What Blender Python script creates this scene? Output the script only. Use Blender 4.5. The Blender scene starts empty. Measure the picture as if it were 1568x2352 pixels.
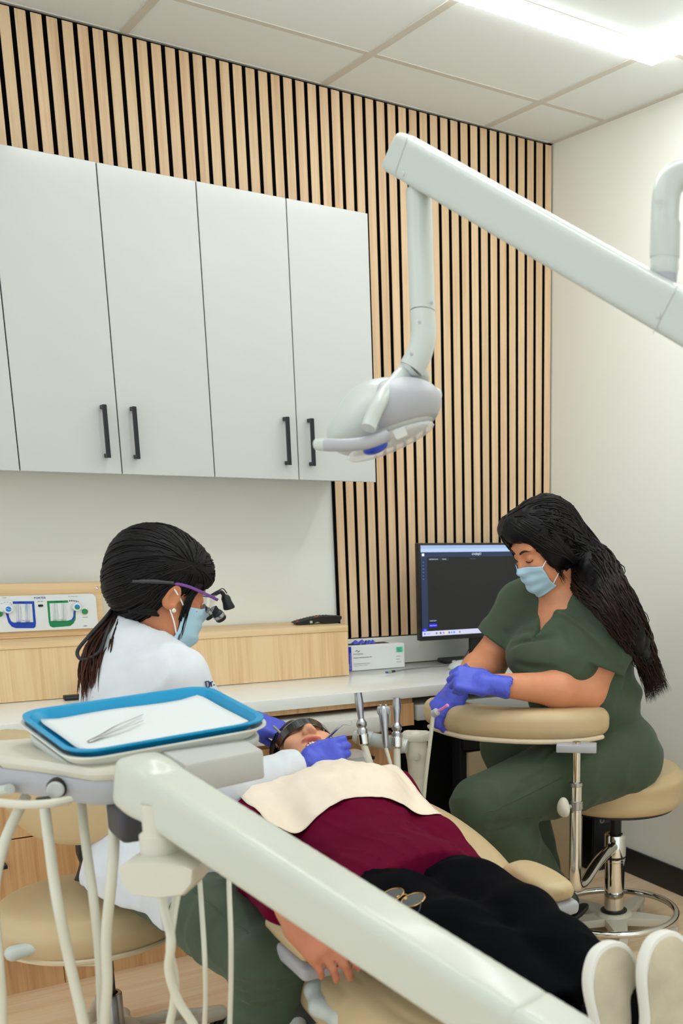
import bpy, bmesh, math, random
import numpy as np
from mathutils import Vector, Matrix

# ---------------------------------------------------------------- camera, world, lights, exposure
scene = bpy.context.scene
COL = scene.collection
FPX, CXP, CYP = 2557.665, 1441.12, 1800.59          # focal length and principal point for a 1568 x 2352 frame
EYE = np.array([0.0, 0.0, 1.41])

def _axes(yaw, pitch, roll):
    a, b, c = [math.radians(v) for v in (yaw, pitch, roll)]
    fwd = np.array([math.sin(a)*math.cos(b), math.cos(a)*math.cos(b), math.sin(b)])
    rt = np.array([math.cos(a), -math.sin(a), 0.0])
    up = np.cross(rt, fwd)
    return math.cos(c)*rt+math.sin(c)*up, -math.sin(c)*rt+math.cos(c)*up, fwd
CR, CU, CF = _axes(38.72235312, -14.26448929, 1.39879424)

cam = bpy.data.cameras.new('camera')
cam_ob = bpy.data.objects.new('camera', cam)
COL.objects.link(cam_ob)
M = Matrix.Identity(4)
for i in range(3):
    M[i][0], M[i][1], M[i][2], M[i][3] = CR[i], CU[i], -CF[i], EYE[i]
cam_ob.matrix_world = M
cam.sensor_fit = 'VERTICAL'
cam.sensor_height = 36.0
cam.sensor_width = 24.0
cam.lens = FPX/2352*36.0
cam.shift_x = (784-CXP)/2352
cam.shift_y = (CYP-1176)/2352
cam.clip_start = 0.05
cam.dof.use_dof = True
cam.dof.focus_distance = 2.95
cam.dof.aperture_fstop = 4.5
scene.camera = cam_ob

world = bpy.data.worlds.new('room_ambient')
scene.world = world
world.use_nodes = True
world.node_tree.nodes['Background'].inputs[0].default_value = (0.86, 0.95, 1.0, 1)
world.node_tree.nodes['Background'].inputs[1].default_value = 1.25

def area_light(name, loc, sx, sy, power, colour=(0.88, 0.96, 1.0), rot=(0, 0, 0)):
    l = bpy.data.lights.new(name, 'AREA')
    l.shape = 'RECTANGLE'; l.size = sx; l.size_y = sy; l.energy = power; l.color = colour
    o = bpy.data.objects.new(name, l); COL.objects.link(o)
    o.location = loc; o.rotation_euler = rot
    return o
LAMP = 1.95
# the square LED frame in the ceiling (seen top right) and its twin over the other half of the room
for fx, fy in ((1.71, 2.26), (-0.12, 1.65), (1.71, -0.2)):
    for sgn in (-1, 1):
        area_light('frame_light', (fx, fy+sgn*0.61, 2.655), 1.15, 0.05, LAMP)
        area_light('frame_light', (fx+sgn*0.61, fy, 2.655), 0.05, 1.15, LAMP)

vs = scene.view_settings
vs.view_transform = 'Standard'
vs.look = 'None'
vs.exposure = 0.2
vs.gamma = 1.0
vs.use_curve_mapping = False

# ---------------------------------------------------------------- helpers
def ray(x, y):
    return CR*(x-CXP)/FPX - CU*(y-CYP)/FPX + CF
def at(x, y, d):
    """point at depth d (metres along the optical axis) seen at frame position x, y"""
    return EYE + ray(x, y)*d
def at_z(x, y, z):
    r = ray(x, y); return EYE + r*((z-EYE[2])/r[2])
def at_y(x, y, Y):
    r = ray(x, y); return EYE + r*(Y/r[1])

def V3(*a): return np.array(a, float)
def nrm(v):
    v = np.asarray(v, float); return v/np.linalg.norm(v)
def frame(y, z):
    """rotation matrix whose columns are local x, y, z; y kept, z made orthogonal"""
    y = nrm(y); z = np.asarray(z, float); z = nrm(z-y*(z@y)); x = np.cross(y, z)
    return np.stack([x, y, z], 1)

def wloc(o):
    v = np.zeros(3)
    while o is not None:
        v += np.array(o.location); o = o.parent
    return v
def link(o, parent=None):
    COL.objects.link(o)
    if parent is not None: o.parent = parent
    return o
def thing(name, label, cat, loc=(0, 0, 0), group=None):
    o = bpy.data.objects.new(name, None); COL.objects.link(o)
    o.empty_display_size = 0.05
    o.location = loc
    return tag(o, label, cat, group)
def tag(o, label=None, cat=None, group=None, kind=None):
    if label: o['label'] = label
    if cat: o['category'] = cat
    if group: o['group'] = group
    if kind: o['kind'] = kind
    return o

class MB:
    """collects geometry in world coordinates"""
    def __init__(s): s.v = []; s.f = []
    def add(s, v, f):
        n = len(s.v); s.v.extend([tuple(p) for p in v]); s.f.extend([tuple(i+n for i in q) for q in f]); return s
    def box(s, x0, x1, y0, y1, z0, z1):
        v = [(x, y, z) for x in (x0, x1) for y in (y0, y1) for z in (z0, z1)]
        return s.add(v, [(0, 1, 3, 2), (4, 6, 7, 5), (0, 4, 5, 1), (2, 3, 7, 6), (0, 2, 6, 4), (1, 5, 7, 3)])
    def rbox(s, c, size, r=0.004, seg=2, rot=None):
        bm = bmesh.new(); bmesh.ops.create_cube(bm, size=1.0)
        for v in bm.verts: v.co = Vector((v.co.x*size[0], v.co.y*size[1], v.co.z*size[2]))
        if r > 0: bmesh.ops.bevel(bm, geom=bm.edges[:]+bm.verts[:], offset=r, segments=seg, affect='EDGES', profile=0.5)
        bm.verts.index_update()
        R = np.eye(3) if rot is None else np.asarray(rot)
        v = [np.asarray(c)+R@np.array(q.co) for q in bm.verts]
        f = [[q.index for q in fc.verts] for fc in bm.faces]
        bm.free(); return s.add(v, f)
    def tube(s, path, r, sides=12, cap=True, closed=False, flat=None):
        path = [np.asarray(p, float) for p in path]; n = len(path)
        rr = [r]*n if np.isscalar(r) else list(r)
        tang = []
        for i in range(n):
            if closed: t = path[(i+1) % n]-path[i-1]
            else: t = path[min(i+1, n-1)]-path[max(i-1, 0)]
            tang.append(nrm(t))
        a = np.array([0, 0, 1.0]) if abs(tang[0][2]) < 0.9 else np.array([1.0, 0, 0])
        nx = nrm(np.cross(tang[0], a)); v = []
        for i in range(n):
            nx = nrm(nx-tang[i]*(nx@tang[i])); ny = np.cross(tang[i], nx)
            for k in range(sides):
                th = 2*math.pi*k/sides
                sx, sy = (1, 1) if flat is None else flat
                v.append(path[i]+rr[i]*(math.cos(th)*nx*sx+math.sin(th)*ny*sy))
        f = []
        for i in range(n if closed else n-1):
            j = (i+1) % n
            for k in range(sides):
                f.append((i*sides+k, i*sides+(k+1) % sides, j*sides+(k+1) % sides, j*sides+k))
        if cap and not closed:
            f.append(tuple(range(sides))[::-1]); f.append(tuple((n-1)*sides+k for k in range(sides)))
        return s.add(v, f)
    def lathe(s, c, axis, prof, sides=28, cap=True):
        """prof: (radius, height) pairs along axis from c"""
        ax = nrm(axis); a = np.array([0, 0, 1.0]) if abs(ax[2]) < 0.9 else np.array([1.0, 0, 0])
        nx = nrm(np.cross(ax, a)); ny = np.cross(ax, nx); c = np.asarray(c, float); v = []; f = []
        for r, h in prof:
            for k in range(sides):
                th = 2*math.pi*k/sides
                v.append(c+ax*h+r*(math.cos(th)*nx+math.sin(th)*ny))
        m = len(prof)
        for i in range(m-1):
            for k in range(sides):
                f.append((i*sides+k, i*sides+(k+1) % sides, (i+1)*sides+(k+1) % sides, (i+1)*sides+k))
        if cap:
            f.append(tuple(range(sides))[::-1]); f.append(tuple((m-1)*sides+k for k in range(sides)))
        return s.add(v, f)
    def prism(s, poly, O, ux, uy, uz, h0, h1, bev=0.0):
        """polygon in (ux,uy) at O, extruded along uz from h0 to h1, optional chamfered rim"""
        O = np.asarray(O, float); n = len(poly)
        P = [np.asarray(p, float) for p in poly]; cen = sum(P)/n
        def ring(h, inset):
            out = []
            for i in range(n):
                a, b, c = P[i-1], P[i], P[(i+1) % n]
                e1 = b-a; e2 = c-b
                n1 = np.array([-e1[1], e1[0]])/(np.linalg.norm(e1)+1e-9); n2 = np.array([-e2[1], e2[0]])/(np.linalg.norm(e2)+1e-9)
                m = n1+n2; m = m/(m@m+1e-9)*2*0.5*2
                q = b+m*inset*0.5*1.0
                out.append(O+ux*q[0]+uy*q[1]+uz*h)
            return out
        area = sum(P[i-1][0]*P[i][1]-P[i][0]*P[i-1][1] for i in range(n))
        sg = 1 if area > 0 else -1
        rings = [ring(h0, sg*bev), ring(h0+bev, 0), ring(h1-bev, 0), ring(h1, sg*bev)] if bev > 0 else [ring(h0, 0), ring(h1, 0)]
        v = [p for r in rings for p in r]; f = []
        for i in range(len(rings)-1):
            for k in range(n):
                f.append((i*n+k, i*n+(k+1) % n, (i+1)*n+(k+1) % n, (i+1)*n+k))
        f.append(tuple(range(n))[::-1]); f.append(tuple((len(rings)-1)*n+k for k in range(n)))
        return s.add(v, f)
    def build(s, name, mat, parent=None, smooth=35):
        return mesh_obj(name, s.v, s.f, mat, parent, smooth)

def mesh_obj(name, v, f, mat, parent=None, smooth=35, recalc=True):
    off = wloc(parent) if parent is not None else np.zeros(3)
    v = np.asarray(v, float)-off
    me = bpy.data.meshes.new(name)
    me.from_pydata(v.tolist(), [], [tuple(int(i) for i in q) for q in f])
    if recalc:
        bm = bmesh.new(); bm.from_mesh(me); bmesh.ops.recalc_face_normals(bm, faces=bm.faces[:]); bm.to_mesh(me); bm.free()
    me.materials.append(mat)
    if smooth:
        me.polygons.foreach_set('use_smooth', [True]*len(me.polygons))
        if smooth < 180: me.set_sharp_from_angle(angle=math.radians(smooth))
    o = bpy.data.objects.new(name, me)
    return link(o, parent)
def solo(name, label, cat, mb, mat, group=None, smooth=35):
    return tag(mb.build(name, mat, None, smooth), label, cat, group)
def origin_to(o, loc):
    """move the object's origin without moving its mesh"""
    d = np.asarray(loc, float)-np.array(o.location)
    o.data.transform(Matrix.Translation(Vector(-d))); o.location = Vector(loc); return o
def copy_obj(o, parent, loc=None, name=None):
    c = o.copy(); COL.objects.link(c); c.parent = parent
    if loc is not None: c.location = loc
    return c
def rrect(w, h, r, seg=5):
    out = []
    for cx, cy, a0 in ((w/2-r, h/2-r, 0), (-w/2+r, h/2-r, 90), (-w/2+r, -h/2+r, 180), (w/2-r, -h/2+r, 270)):
        for k in range(seg+1):
            a = math.radians(a0+90*k/seg); out.append((cx+r*math.cos(a), cy+r*math.sin(a)))
    return out
def spline(pts, n=8):
    pts = [np.asarray(p, float) for p in pts]; out = []
    m = len(pts)
    for i in range(m-1):
        p0, p1, p2, p3 = pts[max(i-1, 0)], pts[i], pts[i+1], pts[min(i+2, m-1)]
        for k in range(n):
            t = k/n
            out.append(0.5*((2*p1)+(-p0+p2)*t+(2*p0-5*p1+4*p2-p3)*t*t+(-p0+3*p1-3*p2+p3)*t**3))
    out.append(pts[-1]); return out

def text_obj(name, s, size, O, ux, uy, mat, parent=None, depth=0.0004, align='CENTER'):
    """flat lettering: O is the middle of the line, ux along the line, uy up"""
    cu = bpy.data.curves.new(name, 'FONT'); cu.body = s; cu.size = size; cu.align_x = align; cu.align_y = 'CENTER'; cu.extrude = depth
    cu.resolution_u = 3
    tmp = bpy.data.objects.new('tmp', cu); COL.objects.link(tmp)
    dg = bpy.context.evaluated_depsgraph_get()
    me = bpy.data.meshes.new_from_object(tmp.evaluated_get(dg))
    bpy.data.objects.remove(tmp)
    ux, uy = nrm(ux), nrm(uy); uz = np.cross(ux, uy)
    off = wloc(parent) if parent is not None else np.zeros(3)
    Mx = Matrix.Identity(4)
    for i in range(3):
        Mx[i][0], Mx[i][1], Mx[i][2], Mx[i][3] = ux[i], uy[i], uz[i], O[i]-off[i]
    me.transform(Mx); me.name = name
    me.materials.clear(); me.materials.append(mat)
    o = bpy.data.objects.new(name, me); return link(o, parent)

# ---------------------------------------------------------------- materials
def srgb(r, g, b):
    def f(c):
        c /= 255.0
        return c/12.92 if c <= 0.04045 else ((c+0.055)/1.055)**2.4
    return (f(r), f(g), f(b), 1.0)
def new_mat(name):
    m = bpy.data.materials.new(name); m.use_nodes = True
    nt = m.node_tree; return m, nt, nt.nodes['Principled BSDF']
def N(nt, t, **kw):
    n = nt.nodes.new(t)
    for k, v in kw.items():
        if k in n.inputs.keys(): n.inputs[k].default_value = v
        else: setattr(n, k, v)
    return n
def plain(name, col, rough=0.5, metal=0.0, spec=0.5, bump=0.0, bscale=200.0, var=0.0, coat=0.0, sss=0.0, sheen=0.0):
    """principled surface with a fine procedural noise in colour and relief"""
    m, nt, b = new_mat(name)
    b.inputs['Base Color'].default_value = col
    b.inputs['Roughness'].default_value = rough; b.inputs['Metallic'].default_value = metal
    b.inputs['Specular IOR Level'].default_value = spec
    b.inputs['Coat Weight'].default_value = coat; b.inputs['Coat Roughness'].default_value = 0.08
    if sss: 
        b.inputs['Subsurface Weight'].default_value = sss; b.inputs['Subsurface Radius'].default_value = (0.012, 0.005, 0.003); b.inputs['Subsurface Scale'].default_value = 0.6
    if sheen: b.inputs['Sheen Weight'].default_value = sheen
    tc = N(nt, 'ShaderNodeTexCoord'); no = N(nt, 'ShaderNodeTexNoise', Scale=bscale, Detail=3.0)
    nt.links.new(tc.outputs['Object'], no.inputs['Vector'])
    if var:
        mx = N(nt, 'ShaderNodeMixRGB'); mx.blend_type = 'MULTIPLY'; mx.inputs[0].default_value = var
        mx.inputs[1].default_value = col
        no2 = N(nt, 'ShaderNodeTexNoise', Scale=bscale*0.08, Detail=4.0); nt.links.new(tc.outputs['Object'], no2.inputs['Vector'])
        rp = N(nt, 'ShaderNodeValToRGB'); rp.color_ramp.elements[0].position = 0.3; rp.color_ramp.elements[0].color = (0.45, 0.45, 0.45, 1); rp.color_ramp.elements[1].position = 0.7
        nt.links.new(no2.outputs[0], rp.inputs[0])
        nt.links.new(rp.outputs[0], mx.inputs[2]); nt.links.new(mx.outputs[0], b.inputs['Base Color'])
    if bump:
        bp = N(nt, 'ShaderNodeBump', Strength=bump, Distance=0.001)
        nt.links.new(no.outputs[0], bp.inputs['Height']); nt.links.new(bp.outputs[0], b.inputs['Normal'])
    return m
def wood(name, c1, c2, axis='Z', scale=1.0, rough=0.5, rand=0.12, fine=1.0, knots=False):
    """straight-grained oak running along the given axis; each object gets its own tint and offset"""
    m, nt, b = new_mat(name)
    tc = N(nt, 'ShaderNodeTexCoord'); oi = N(nt, 'ShaderNodeObjectInfo')
    geo = N(nt, 'ShaderNodeNewGeometry')
    mp = N(nt, 'ShaderNodeMapping')
    st = {'X': (1.2, 38, 38), 'Y': (38, 1.2, 38), 'Z': (38, 38, 1.2)}[axis]
    mp.inputs['Scale'].default_value = tuple(v*scale for v in st)
    addv = N(nt, 'ShaderNodeVectorMath', operation='ADD'); mulv = N(nt, 'ShaderNodeVectorMath', operation='SCALE')
    cmb = N(nt, 'ShaderNodeCombineXYZ')
    for i in range(3): nt.links.new(oi.outputs['Random'], cmb.inputs[i])
    nt.links.new(cmb.outputs[0], mulv.inputs[0]); mulv.inputs['Scale'].default_value = 37.0
    nt.links.new(geo.outputs['Position'], addv.inputs[0]); nt.links.new(mulv.outputs[0], addv.inputs[1])
    nt.links.new(addv.outputs[0], mp.inputs['Vector'])
    n1 = N(nt, 'ShaderNodeTexNoise', Scale=1.0, Detail=5.0, Roughness=0.62, Distortion=0.7)
    nt.links.new(mp.outputs[0], n1.inputs['Vector'])
    mp2 = N(nt, 'ShaderNodeMapping'); mp2.inputs['Scale'].default_value = tuple(v*scale*5*fine for v in st)
    nt.links.new(addv.outputs[0], mp2.inputs['Vector'])
    n2 = N(nt, 'ShaderNodeTexNoise', Scale=1.0, Detail=2.0); nt.links.new(mp2.outputs[0], n2.inputs['Vector'])
    mixn = N(nt, 'ShaderNodeMath', operation='MULTIPLY_ADD'); nt.links.new(n2.outputs[0], mixn.inputs[0]); mixn.inputs[1].default_value = 0.45; nt.links.new(n1.outputs[0], mixn.inputs[2])
    rp = N(nt, 'ShaderNodeValToRGB')
    rp.color_ramp.elements[0].position = 0.45; rp.color_ramp.elements[0].color = c2
    rp.color_ramp.elements[1].position = 0.82; rp.color_ramp.elements[1].color = c1
    nt.links.new(mixn.outputs[0], rp.inputs[0])
    hsv = N(nt, 'ShaderNodeHueSaturation')
    mr = N(nt, 'ShaderNodeMapRange'); mr.inputs['To Min'].default_value = 1-rand; mr.inputs['To Max'].default_value = 1+rand
    nt.links.new(oi.outputs['Random'], mr.inputs['Value']); nt.links.new(mr.outputs[0], hsv.inputs['Value'])
    mr2 = N(nt, 'ShaderNodeMapRange'); mr2.inputs['To Min'].default_value = 0.5-rand*0.07; mr2.inputs['To Max'].default_value = 0.5+rand*0.05
    mlt = N(nt, 'ShaderNodeMath', operation='FRACT'); mm = N(nt, 'ShaderNodeMath', operation='MULTIPLY'); mm.inputs[1].default_value = 7.31
    nt.links.new(oi.outputs['Random'], mm.inputs[0]); nt.links.new(mm.outputs[0], mlt.inputs[0]); nt.links.new(mlt.outputs[0], mr2.inputs['Value'])
    nt.links.new(mr2.outputs[0], hsv.inputs['Hue'])
    nt.links.new(rp.outputs[0], hsv.inputs['Color']); nt.links.new(hsv.outputs[0], b.inputs['Base Color'])
    b.inputs['Roughness'].default_value = rough
    bp = N(nt, 'ShaderNodeBump', Strength=0.12, Distance=0.001); nt.links.new(mixn.outputs[0], bp.inputs['Height']); nt.links.new(bp.outputs[0], b.inputs['Normal'])
    return m
def emit(name, col, strength):
    m, nt, b = new_mat(name)
    b.inputs['Base Color'].default_value = col; b.inputs['Emission Color'].default_value = col; b.inputs['Emission Strength'].default_value = strength
    return m
def glass(name, col=(1, 1, 1, 1), rough=0.02, alpha=0.25, ior=1.45):
    m, nt, b = new_mat(name)
    b.inputs['Base Color'].default_value = col; b.inputs['Roughness'].default_value = rough; b.inputs['Alpha'].default_value = alpha
    b.inputs['IOR'].default_value = ior
    return m

MT = {}
MT['wall'] = plain('wall_paint', srgb(236, 236, 226), 0.75, spec=0.3, bump=0.05, bscale=350)
MT['tile'] = plain('ceiling_tile_board', srgb(236, 241, 240), 0.9, spec=0.2, bump=0.12, bscale=420)
MT['tbar'] = plain('ceiling_grid_shaded', srgb(214, 210, 200), 0.6, spec=0.3)  # darker beige than the tiles: shading put into the bar colour
MT['felt'] = plain('black_felt', srgb(14, 12, 14), 0.95, spec=0.1, bump=0.3, bscale=900)
MT['slat'] = wood('oak_slat', srgb(226, 195, 156), srgb(204, 165, 125), 'Z', 1.0, 0.55, 0.05)
MT['oakv'] = wood('oak_laminate_vertical', srgb(231, 199, 154), srgb(212, 172, 122), 'Z', 0.8, 0.42, 0.02)
MT['oakh'] = wood('oak_laminate_horizontal', srgb(231, 199, 154), srgb(212, 172, 122), 'X', 0.8, 0.42, 0.02)
MT['oakdark'] = wood('oak_drawer_front', srgb(216, 172, 122), srgb(186, 136, 86), 'Z', 0.8, 0.42, 0.03)
MT['plank'] = wood('floor_plank_wood', srgb(236, 211, 176), srgb(222, 188, 147), 'X', 0.45, 0.4, 0.05)
MT['lacquer'] = plain('white_lacquer', srgb(188, 190, 186), 0.28, spec=0.45, coat=0.2)
MT['quartz'] = plain('white_quartz', srgb(232, 232, 226), 0.16, spec=0.5, var=0.05, bscale=60)
MT['blackmetal'] = plain('black_metal', srgb(26, 27, 32), 0.42, metal=0.3)
MT['blackpl'] = plain('black_plastic', srgb(18, 18, 20), 0.45, bump=0.05, bscale=700)
MT['darkgrey'] = plain('dark_grey_plastic', srgb(52, 52, 56), 0.5)
MT['void'] = plain('cupboard_void_black', srgb(9, 9, 10), 0.9, spec=0.1)  # black of the knee hole; also painted shade in the shelf opening
MT['baseblack'] = plain('black_vinyl_base', srgb(34, 31, 31), 0.55, bump=0.08, bscale=300)
MT['chrome'] = plain('polished_chrome', srgb(218, 216, 210), 0.07, metal=1.0)
MT['steel'] = plain('brushed_steel', srgb(176, 176, 178), 0.28, metal=1.0, bump=0.03, bscale=900)
MT['vinyl'] = plain('tan_vinyl', srgb(192, 168, 128), 0.42, spec=0.4, bump=0.10, bscale=800, coat=0.05)
MT['vinylpipe'] = plain('cream_vinyl_edge', srgb(214, 198, 168), 0.5)
MT['whitepl'] = plain('white_plastic', srgb(188, 193, 187), 0.35, coat=0.1)
MT['greypl'] = plain('warm_grey_plastic', srgb(188, 186, 180), 0.45)
MT['creampl'] = plain('cream_plastic', srgb(205, 200, 184), 0.45)
MT['hose'] = plain('cream_silicone_hose', srgb(208, 204, 186), 0.5)
MT['silver'] = plain('silver_grey_plastic', srgb(166, 166, 170), 0.4)
MT['ledstrip'] = emit('led_strip', (0.97, 0.99, 1.0, 1), 11.0)
# ---------------------------------------------------------------- room shell
XR, YB, ZC = 2.602, 3.800, 2.685
def structure(o): o['kind'] = 'structure'; return o
wall_back = structure(MB().box(-2.0, XR+0.12, YB, YB+0.12, -0.1, ZC+0.1).build('wall_back', MT['wall']))
MB().box(0.08, XR, 3.7895, 3.7995, 1.47, ZC-0.004).build('felt_backing', MT['felt'], wall_back)
MB().box(1.688, XR, 3.7890, 3.7995, 0.90, 1.47).build('felt_backing', MT['felt'], wall_back)
wall_right = structure(MB().box(XR, XR+0.12, -1.8, YB+0.12, -0.1, ZC+0.1).build('wall_right', MT['wall']))
floor = structure(MB().box(-2.0, XR, -1.8, YB, -0.1, -0.0045).build('floor', MT['plank']))
ceiling = structure(MB().box(-2.0, XR, -1.8, YB, ZC+0.012, ZC+0.1).build('ceiling', MT['tile']))
structure(MB().rbox((XR-0.006, (3.31-1.8)/2, 0.05), (0.010, 3.31+1.8, 0.1), 0.002).build('baseboard_right', MT['baseblack']))

# wall slats, each its own strip
def slat_mesh(z0, z1):
    mb = MB().rbox((0, 0, (z0+z1)/2), (0.0282, 0.012, z1-z0), 0.0012, 1)
    o = mb.build('slat', MT['slat'], wall_back)
    o.data.materials.append(MT['felt'])                 # oak veneer face on a black core
    for p in o.data.polygons:
        if abs(p.normal.x) > 0.9: p.material_index = 1
    return o
PITCH = 0.0398
protos = {}
for k in range(63):
    xr = 2.5955-k*PITCH; xc = xr-0.0141
    key = 'low' if xc-0.014 > 1.683 else 'high'
    if key not in protos:
        o = slat_mesh(0.905 if key == 'low' else 1.55, ZC-0.010)
        protos[key] = o
    else:
        o = copy_obj(protos[key], wall_back)
    o.location = (xc, 3.783, 0)

# floor planks, running along the back wall
random.seed(3)
pl = None
for r in range(26):
    y = 3.79-0.18*(r+0.5)
    x = -1.3-random.random()*1.2
    while x < XR:
        x0, x1 = max(x, -1.98), min(x+1.22, XR)
        if x1-x0 > 0.05:
            if pl is None or x1-x0 < 1.219:
                o = MB().rbox((0, 0, -0.002), (x1-x0-0.0015, 0.1785, 0.005), 0.0006, 1).build('plank', MT['plank'], floor)
                if x1-x0 > 1.219: pl = o
            else:
                o = copy_obj(pl, floor)
            o.location = ((x0+x1)/2, y, 0)
        x += 1.22

# suspended ceiling: tiles and grid bars
gx = [1.10+0.609*i for i in range(-5, 3)]          # lines across
gx = [g for g in gx if g < XR-0.05]
gy = [3.442-0.609*i for i in range(0, 9)]
xs = [-2.0]+gx+[XR]; ys = [YB-0.015]+gy
tp = None
for i in range(len(xs)-1):
    for j in range(len(ys)-1):
        w, d = xs[i+1]-xs[i], ys[j]-ys[j+1]
        cx, cy = (xs[i]+xs[i+1])/2, (ys[j]+ys[j+1])/2
        if abs(w-0.609) < 1e-3 and abs(d-0.609) < 1e-3:
            if tp is None: o = tp = MB().rbox((0, 0, 0), (w-0.006, d-0.006, 0.014), 0.003, 1).build('ceiling_tile', MT['tile'], ceiling)
            else: o = copy_obj(tp, ceiling)
        else:
            o = MB().rbox((0, 0, 0), (w-0.006, d-0.006, 0.014), 0.003, 1).build('ceiling_tile', MT['tile'], ceiling)
        o.location = (cx, cy, ZC+0.007)
bar = None
for g in gx:
    o = MB().box(-0.012, 0.012, -1.8, YB-0.02, -0.0025, 0.003).build('grid_bar', MT['tbar'], ceiling, 0) if bar is None else copy_obj(bar, ceiling)
    bar = bar or o; o.location = (g, 0, ZC)
bar = None
for g in gy:
    o = MB().box(-2.0, XR, -0.012, 0.012, -0.0022, 0.0028).build('grid_bar', MT['tbar'], ceiling, 0) if bar is None else copy_obj(bar, ceiling)
    bar = bar or o; o.location = (0, g, ZC)
MB().box(XR-0.022, XR, -1.8, YB, ZC-0.003, ZC+0.012).build('wall_angle', MT['tbar'], ceiling, 0)
MB().box(-2.0, XR, YB-0.024, YB-0.0005, ZC-0.003, ZC+0.012).build('wall_angle', MT['tbar'], ceiling, 0)

# square LED frame lights recessed around the ceiling tiles
def frame_light(fx, fy, label):
    t = thing('ceiling_light', label, 'ceiling light', (fx, fy, ZC-0.02), None)
    a, w, h = 0.61, 0.032, 0.018
    for nm, (x0, x1, y0, y1) in (('led_bar', (-a-w, a+w, a-w, a+w)), ('led_bar', (-a-w, a+w, -a-w, -a+w)), ('led_bar', (a-w, a+w, -a+w, a-w)), ('led_bar', (-a-w, -a+w, -a+w, a-w))):
        o = MB().rbox((fx+(x0+x1)/2, fy+(y0+y1)/2, ZC-0.012), (x1-x0, y1-y0, h), 0.002, 1).build(nm, MT['ledstrip'], t)
    return t
frame_light(1.71, 2.26, 'glowing white square LED frame light in the tiled ceiling near the right wall')

# ---------------------------------------------------------------- wall cabinets
def wall_cabinet(x0, x1, label, hl=True, hr=True):
    z0, z1 = 1.449, 2.247
    t = thing('wall_cabinet', label, 'cabinet', ((x0+x1)/2, 3.62, z0), 'white wall cabinets')
    MB().box(x0+0.001, x1-0.001, 3.471, 3.774, z0+0.002, z1-0.002).build('body', MT['lacquer'], t, 0)
    xm = (x0+x1)/2
    for a, b, hx in ((x0, xm, xm-0.039), (xm, x1, xm+0.039)):
        d = MB().rbox(((a+b)/2, 3.460, (z0+z1)/2), (b-a-0.0028, 0.020, z1-z0), 0.0012, 1).build('door', MT['lacquer'], t)
        h = MB()
        h.rbox((hx, 3.4255, 1.562), (0.0105, 0.011, 0.141), 0.0012, 1)
        for zz in (1.562-0.0645, 1.562+0.0645): h.rbox((hx, 3.440, zz), (0.0105, 0.0225, 0.011), 0.001, 1)
        h.build('handle', MT['blackmetal'], d)
    return t
wall_cabinet(1.168, 1.688, 'white two-door wall cabinet beside the bare wood slats, behind the lamp head')
wall_cabinet(0.649, 1.168, 'white two-door wall cabinet above the woman in the white coat')
wall_cabinet(0.129, 0.649, 'white two-door wall cabinet above the gas panel')

# ---------------------------------------------------------------- counter, hutch, base cabinets
ct = solo('countertop', 'long white quartz countertop along the back wall', 'countertop', MB().rbox(((0.0+2.598)/2, (3.281+3.772)/2, 0.7805), (2.598, 3.772-3.281, 0.037), 0.003, 2), MT['quartz'])
MB().rbox(((1.66+2.598)/2, 3.7805, 0.851), (2.598-1.66, 0.015, 0.100), 0.002, 1).build('backsplash', MT['quartz'], ct)
hu = thing('counter_hutch', 'low light oak ledge box standing on the white countertop', 'ledge', (0.9, 3.69, 0.80))
MB().rbox(((0.02+1.640)/2, (3.606+3.790)/2, 0.8765), (1.62, 0.184, 0.153), 0.001, 1).build('box', MT['oakv'], hu)
MB().rbox(((0.02+1.640)/2, (3.603+3.793)/2, 0.9625), (1.622, 0.19, 0.019), 0.001, 1).build('top', MT['oakh'], hu)

def base_cabinet(x0, x1, label, rows, ztop=0.7605, hx=None, zb=0.14):
    t = thing('base_cabinet', label, 'cabinet', ((x0+x1)/2, 3.55, 0), 'oak base cabinets')
    MB().box(x0+0.001, x1-0.001, 3.345, 3.78, zb, ztop).build('body', MT['oakdark'], t, 0)
    MB().box(x0+0.001, x1-0.001, 3.374, 3.40, 0.0, zb).build('toe_kick', MT['oakdark'], t, 0)
    for z0, z1 in rows:
        d = MB().rbox(((x0+x1)/2, 3.334, (z0+z1)/2), (x1-x0-0.004, 0.019, z1-z0-0.004), 0.001, 1).build('drawer_front', MT['oakdark'], t)
        h = MB(); hx = (x0+x1)/2 if hx is None else hx; hz = z1-0.066
        h.rbox((hx, 3.297, hz), (0.16, 0.011, 0.0105), 0.001, 1)
        for s in (-1, 1): h.rbox((hx+s*0.0745, 3.312, hz), (0.011, 0.026, 0.0105), 0.001, 1)
        h.build('handle', MT['blackmetal'], d)
    return t
R3 = ((0.142, 0.47), (0.47, 0.752))
base_cabinet(0.0, 0.20, 'narrow oak two-drawer base cabinet at the end of the counter', R3)
base_cabinet(0.20, 0.61, 'oak two-drawer base cabinet behind the tan stool of the woman in white', R3)
base_cabinet(0.61, 1.13, 'wide oak two-drawer base cabinet behind the woman in the white coat', R3)
bc = base_cabinet(1.13, 1.665, 'oak base cabinet under the white pull-out shelf behind the reclining head', ((0.142, 0.36), (0.36, 0.64)), 0.645, 1.495)
MB().box(1.13, 1.72, 3.30, 3.78, 0.744, 0.7605).build('top_rail', MT['oakdark'], bc, 0)
MB().box(1.632, 1.722, 3.295, 3.78, 0.668, 0.7435).build('shelf_support', MT['oakdark'], bc, 0)
MB().box(1.131, 1.631, 3.60, 3.62, 0.65, 0.743).build('opening_back', MT['void'], bc, 0)  # black sheet standing in for the shade deep in the opening
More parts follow.
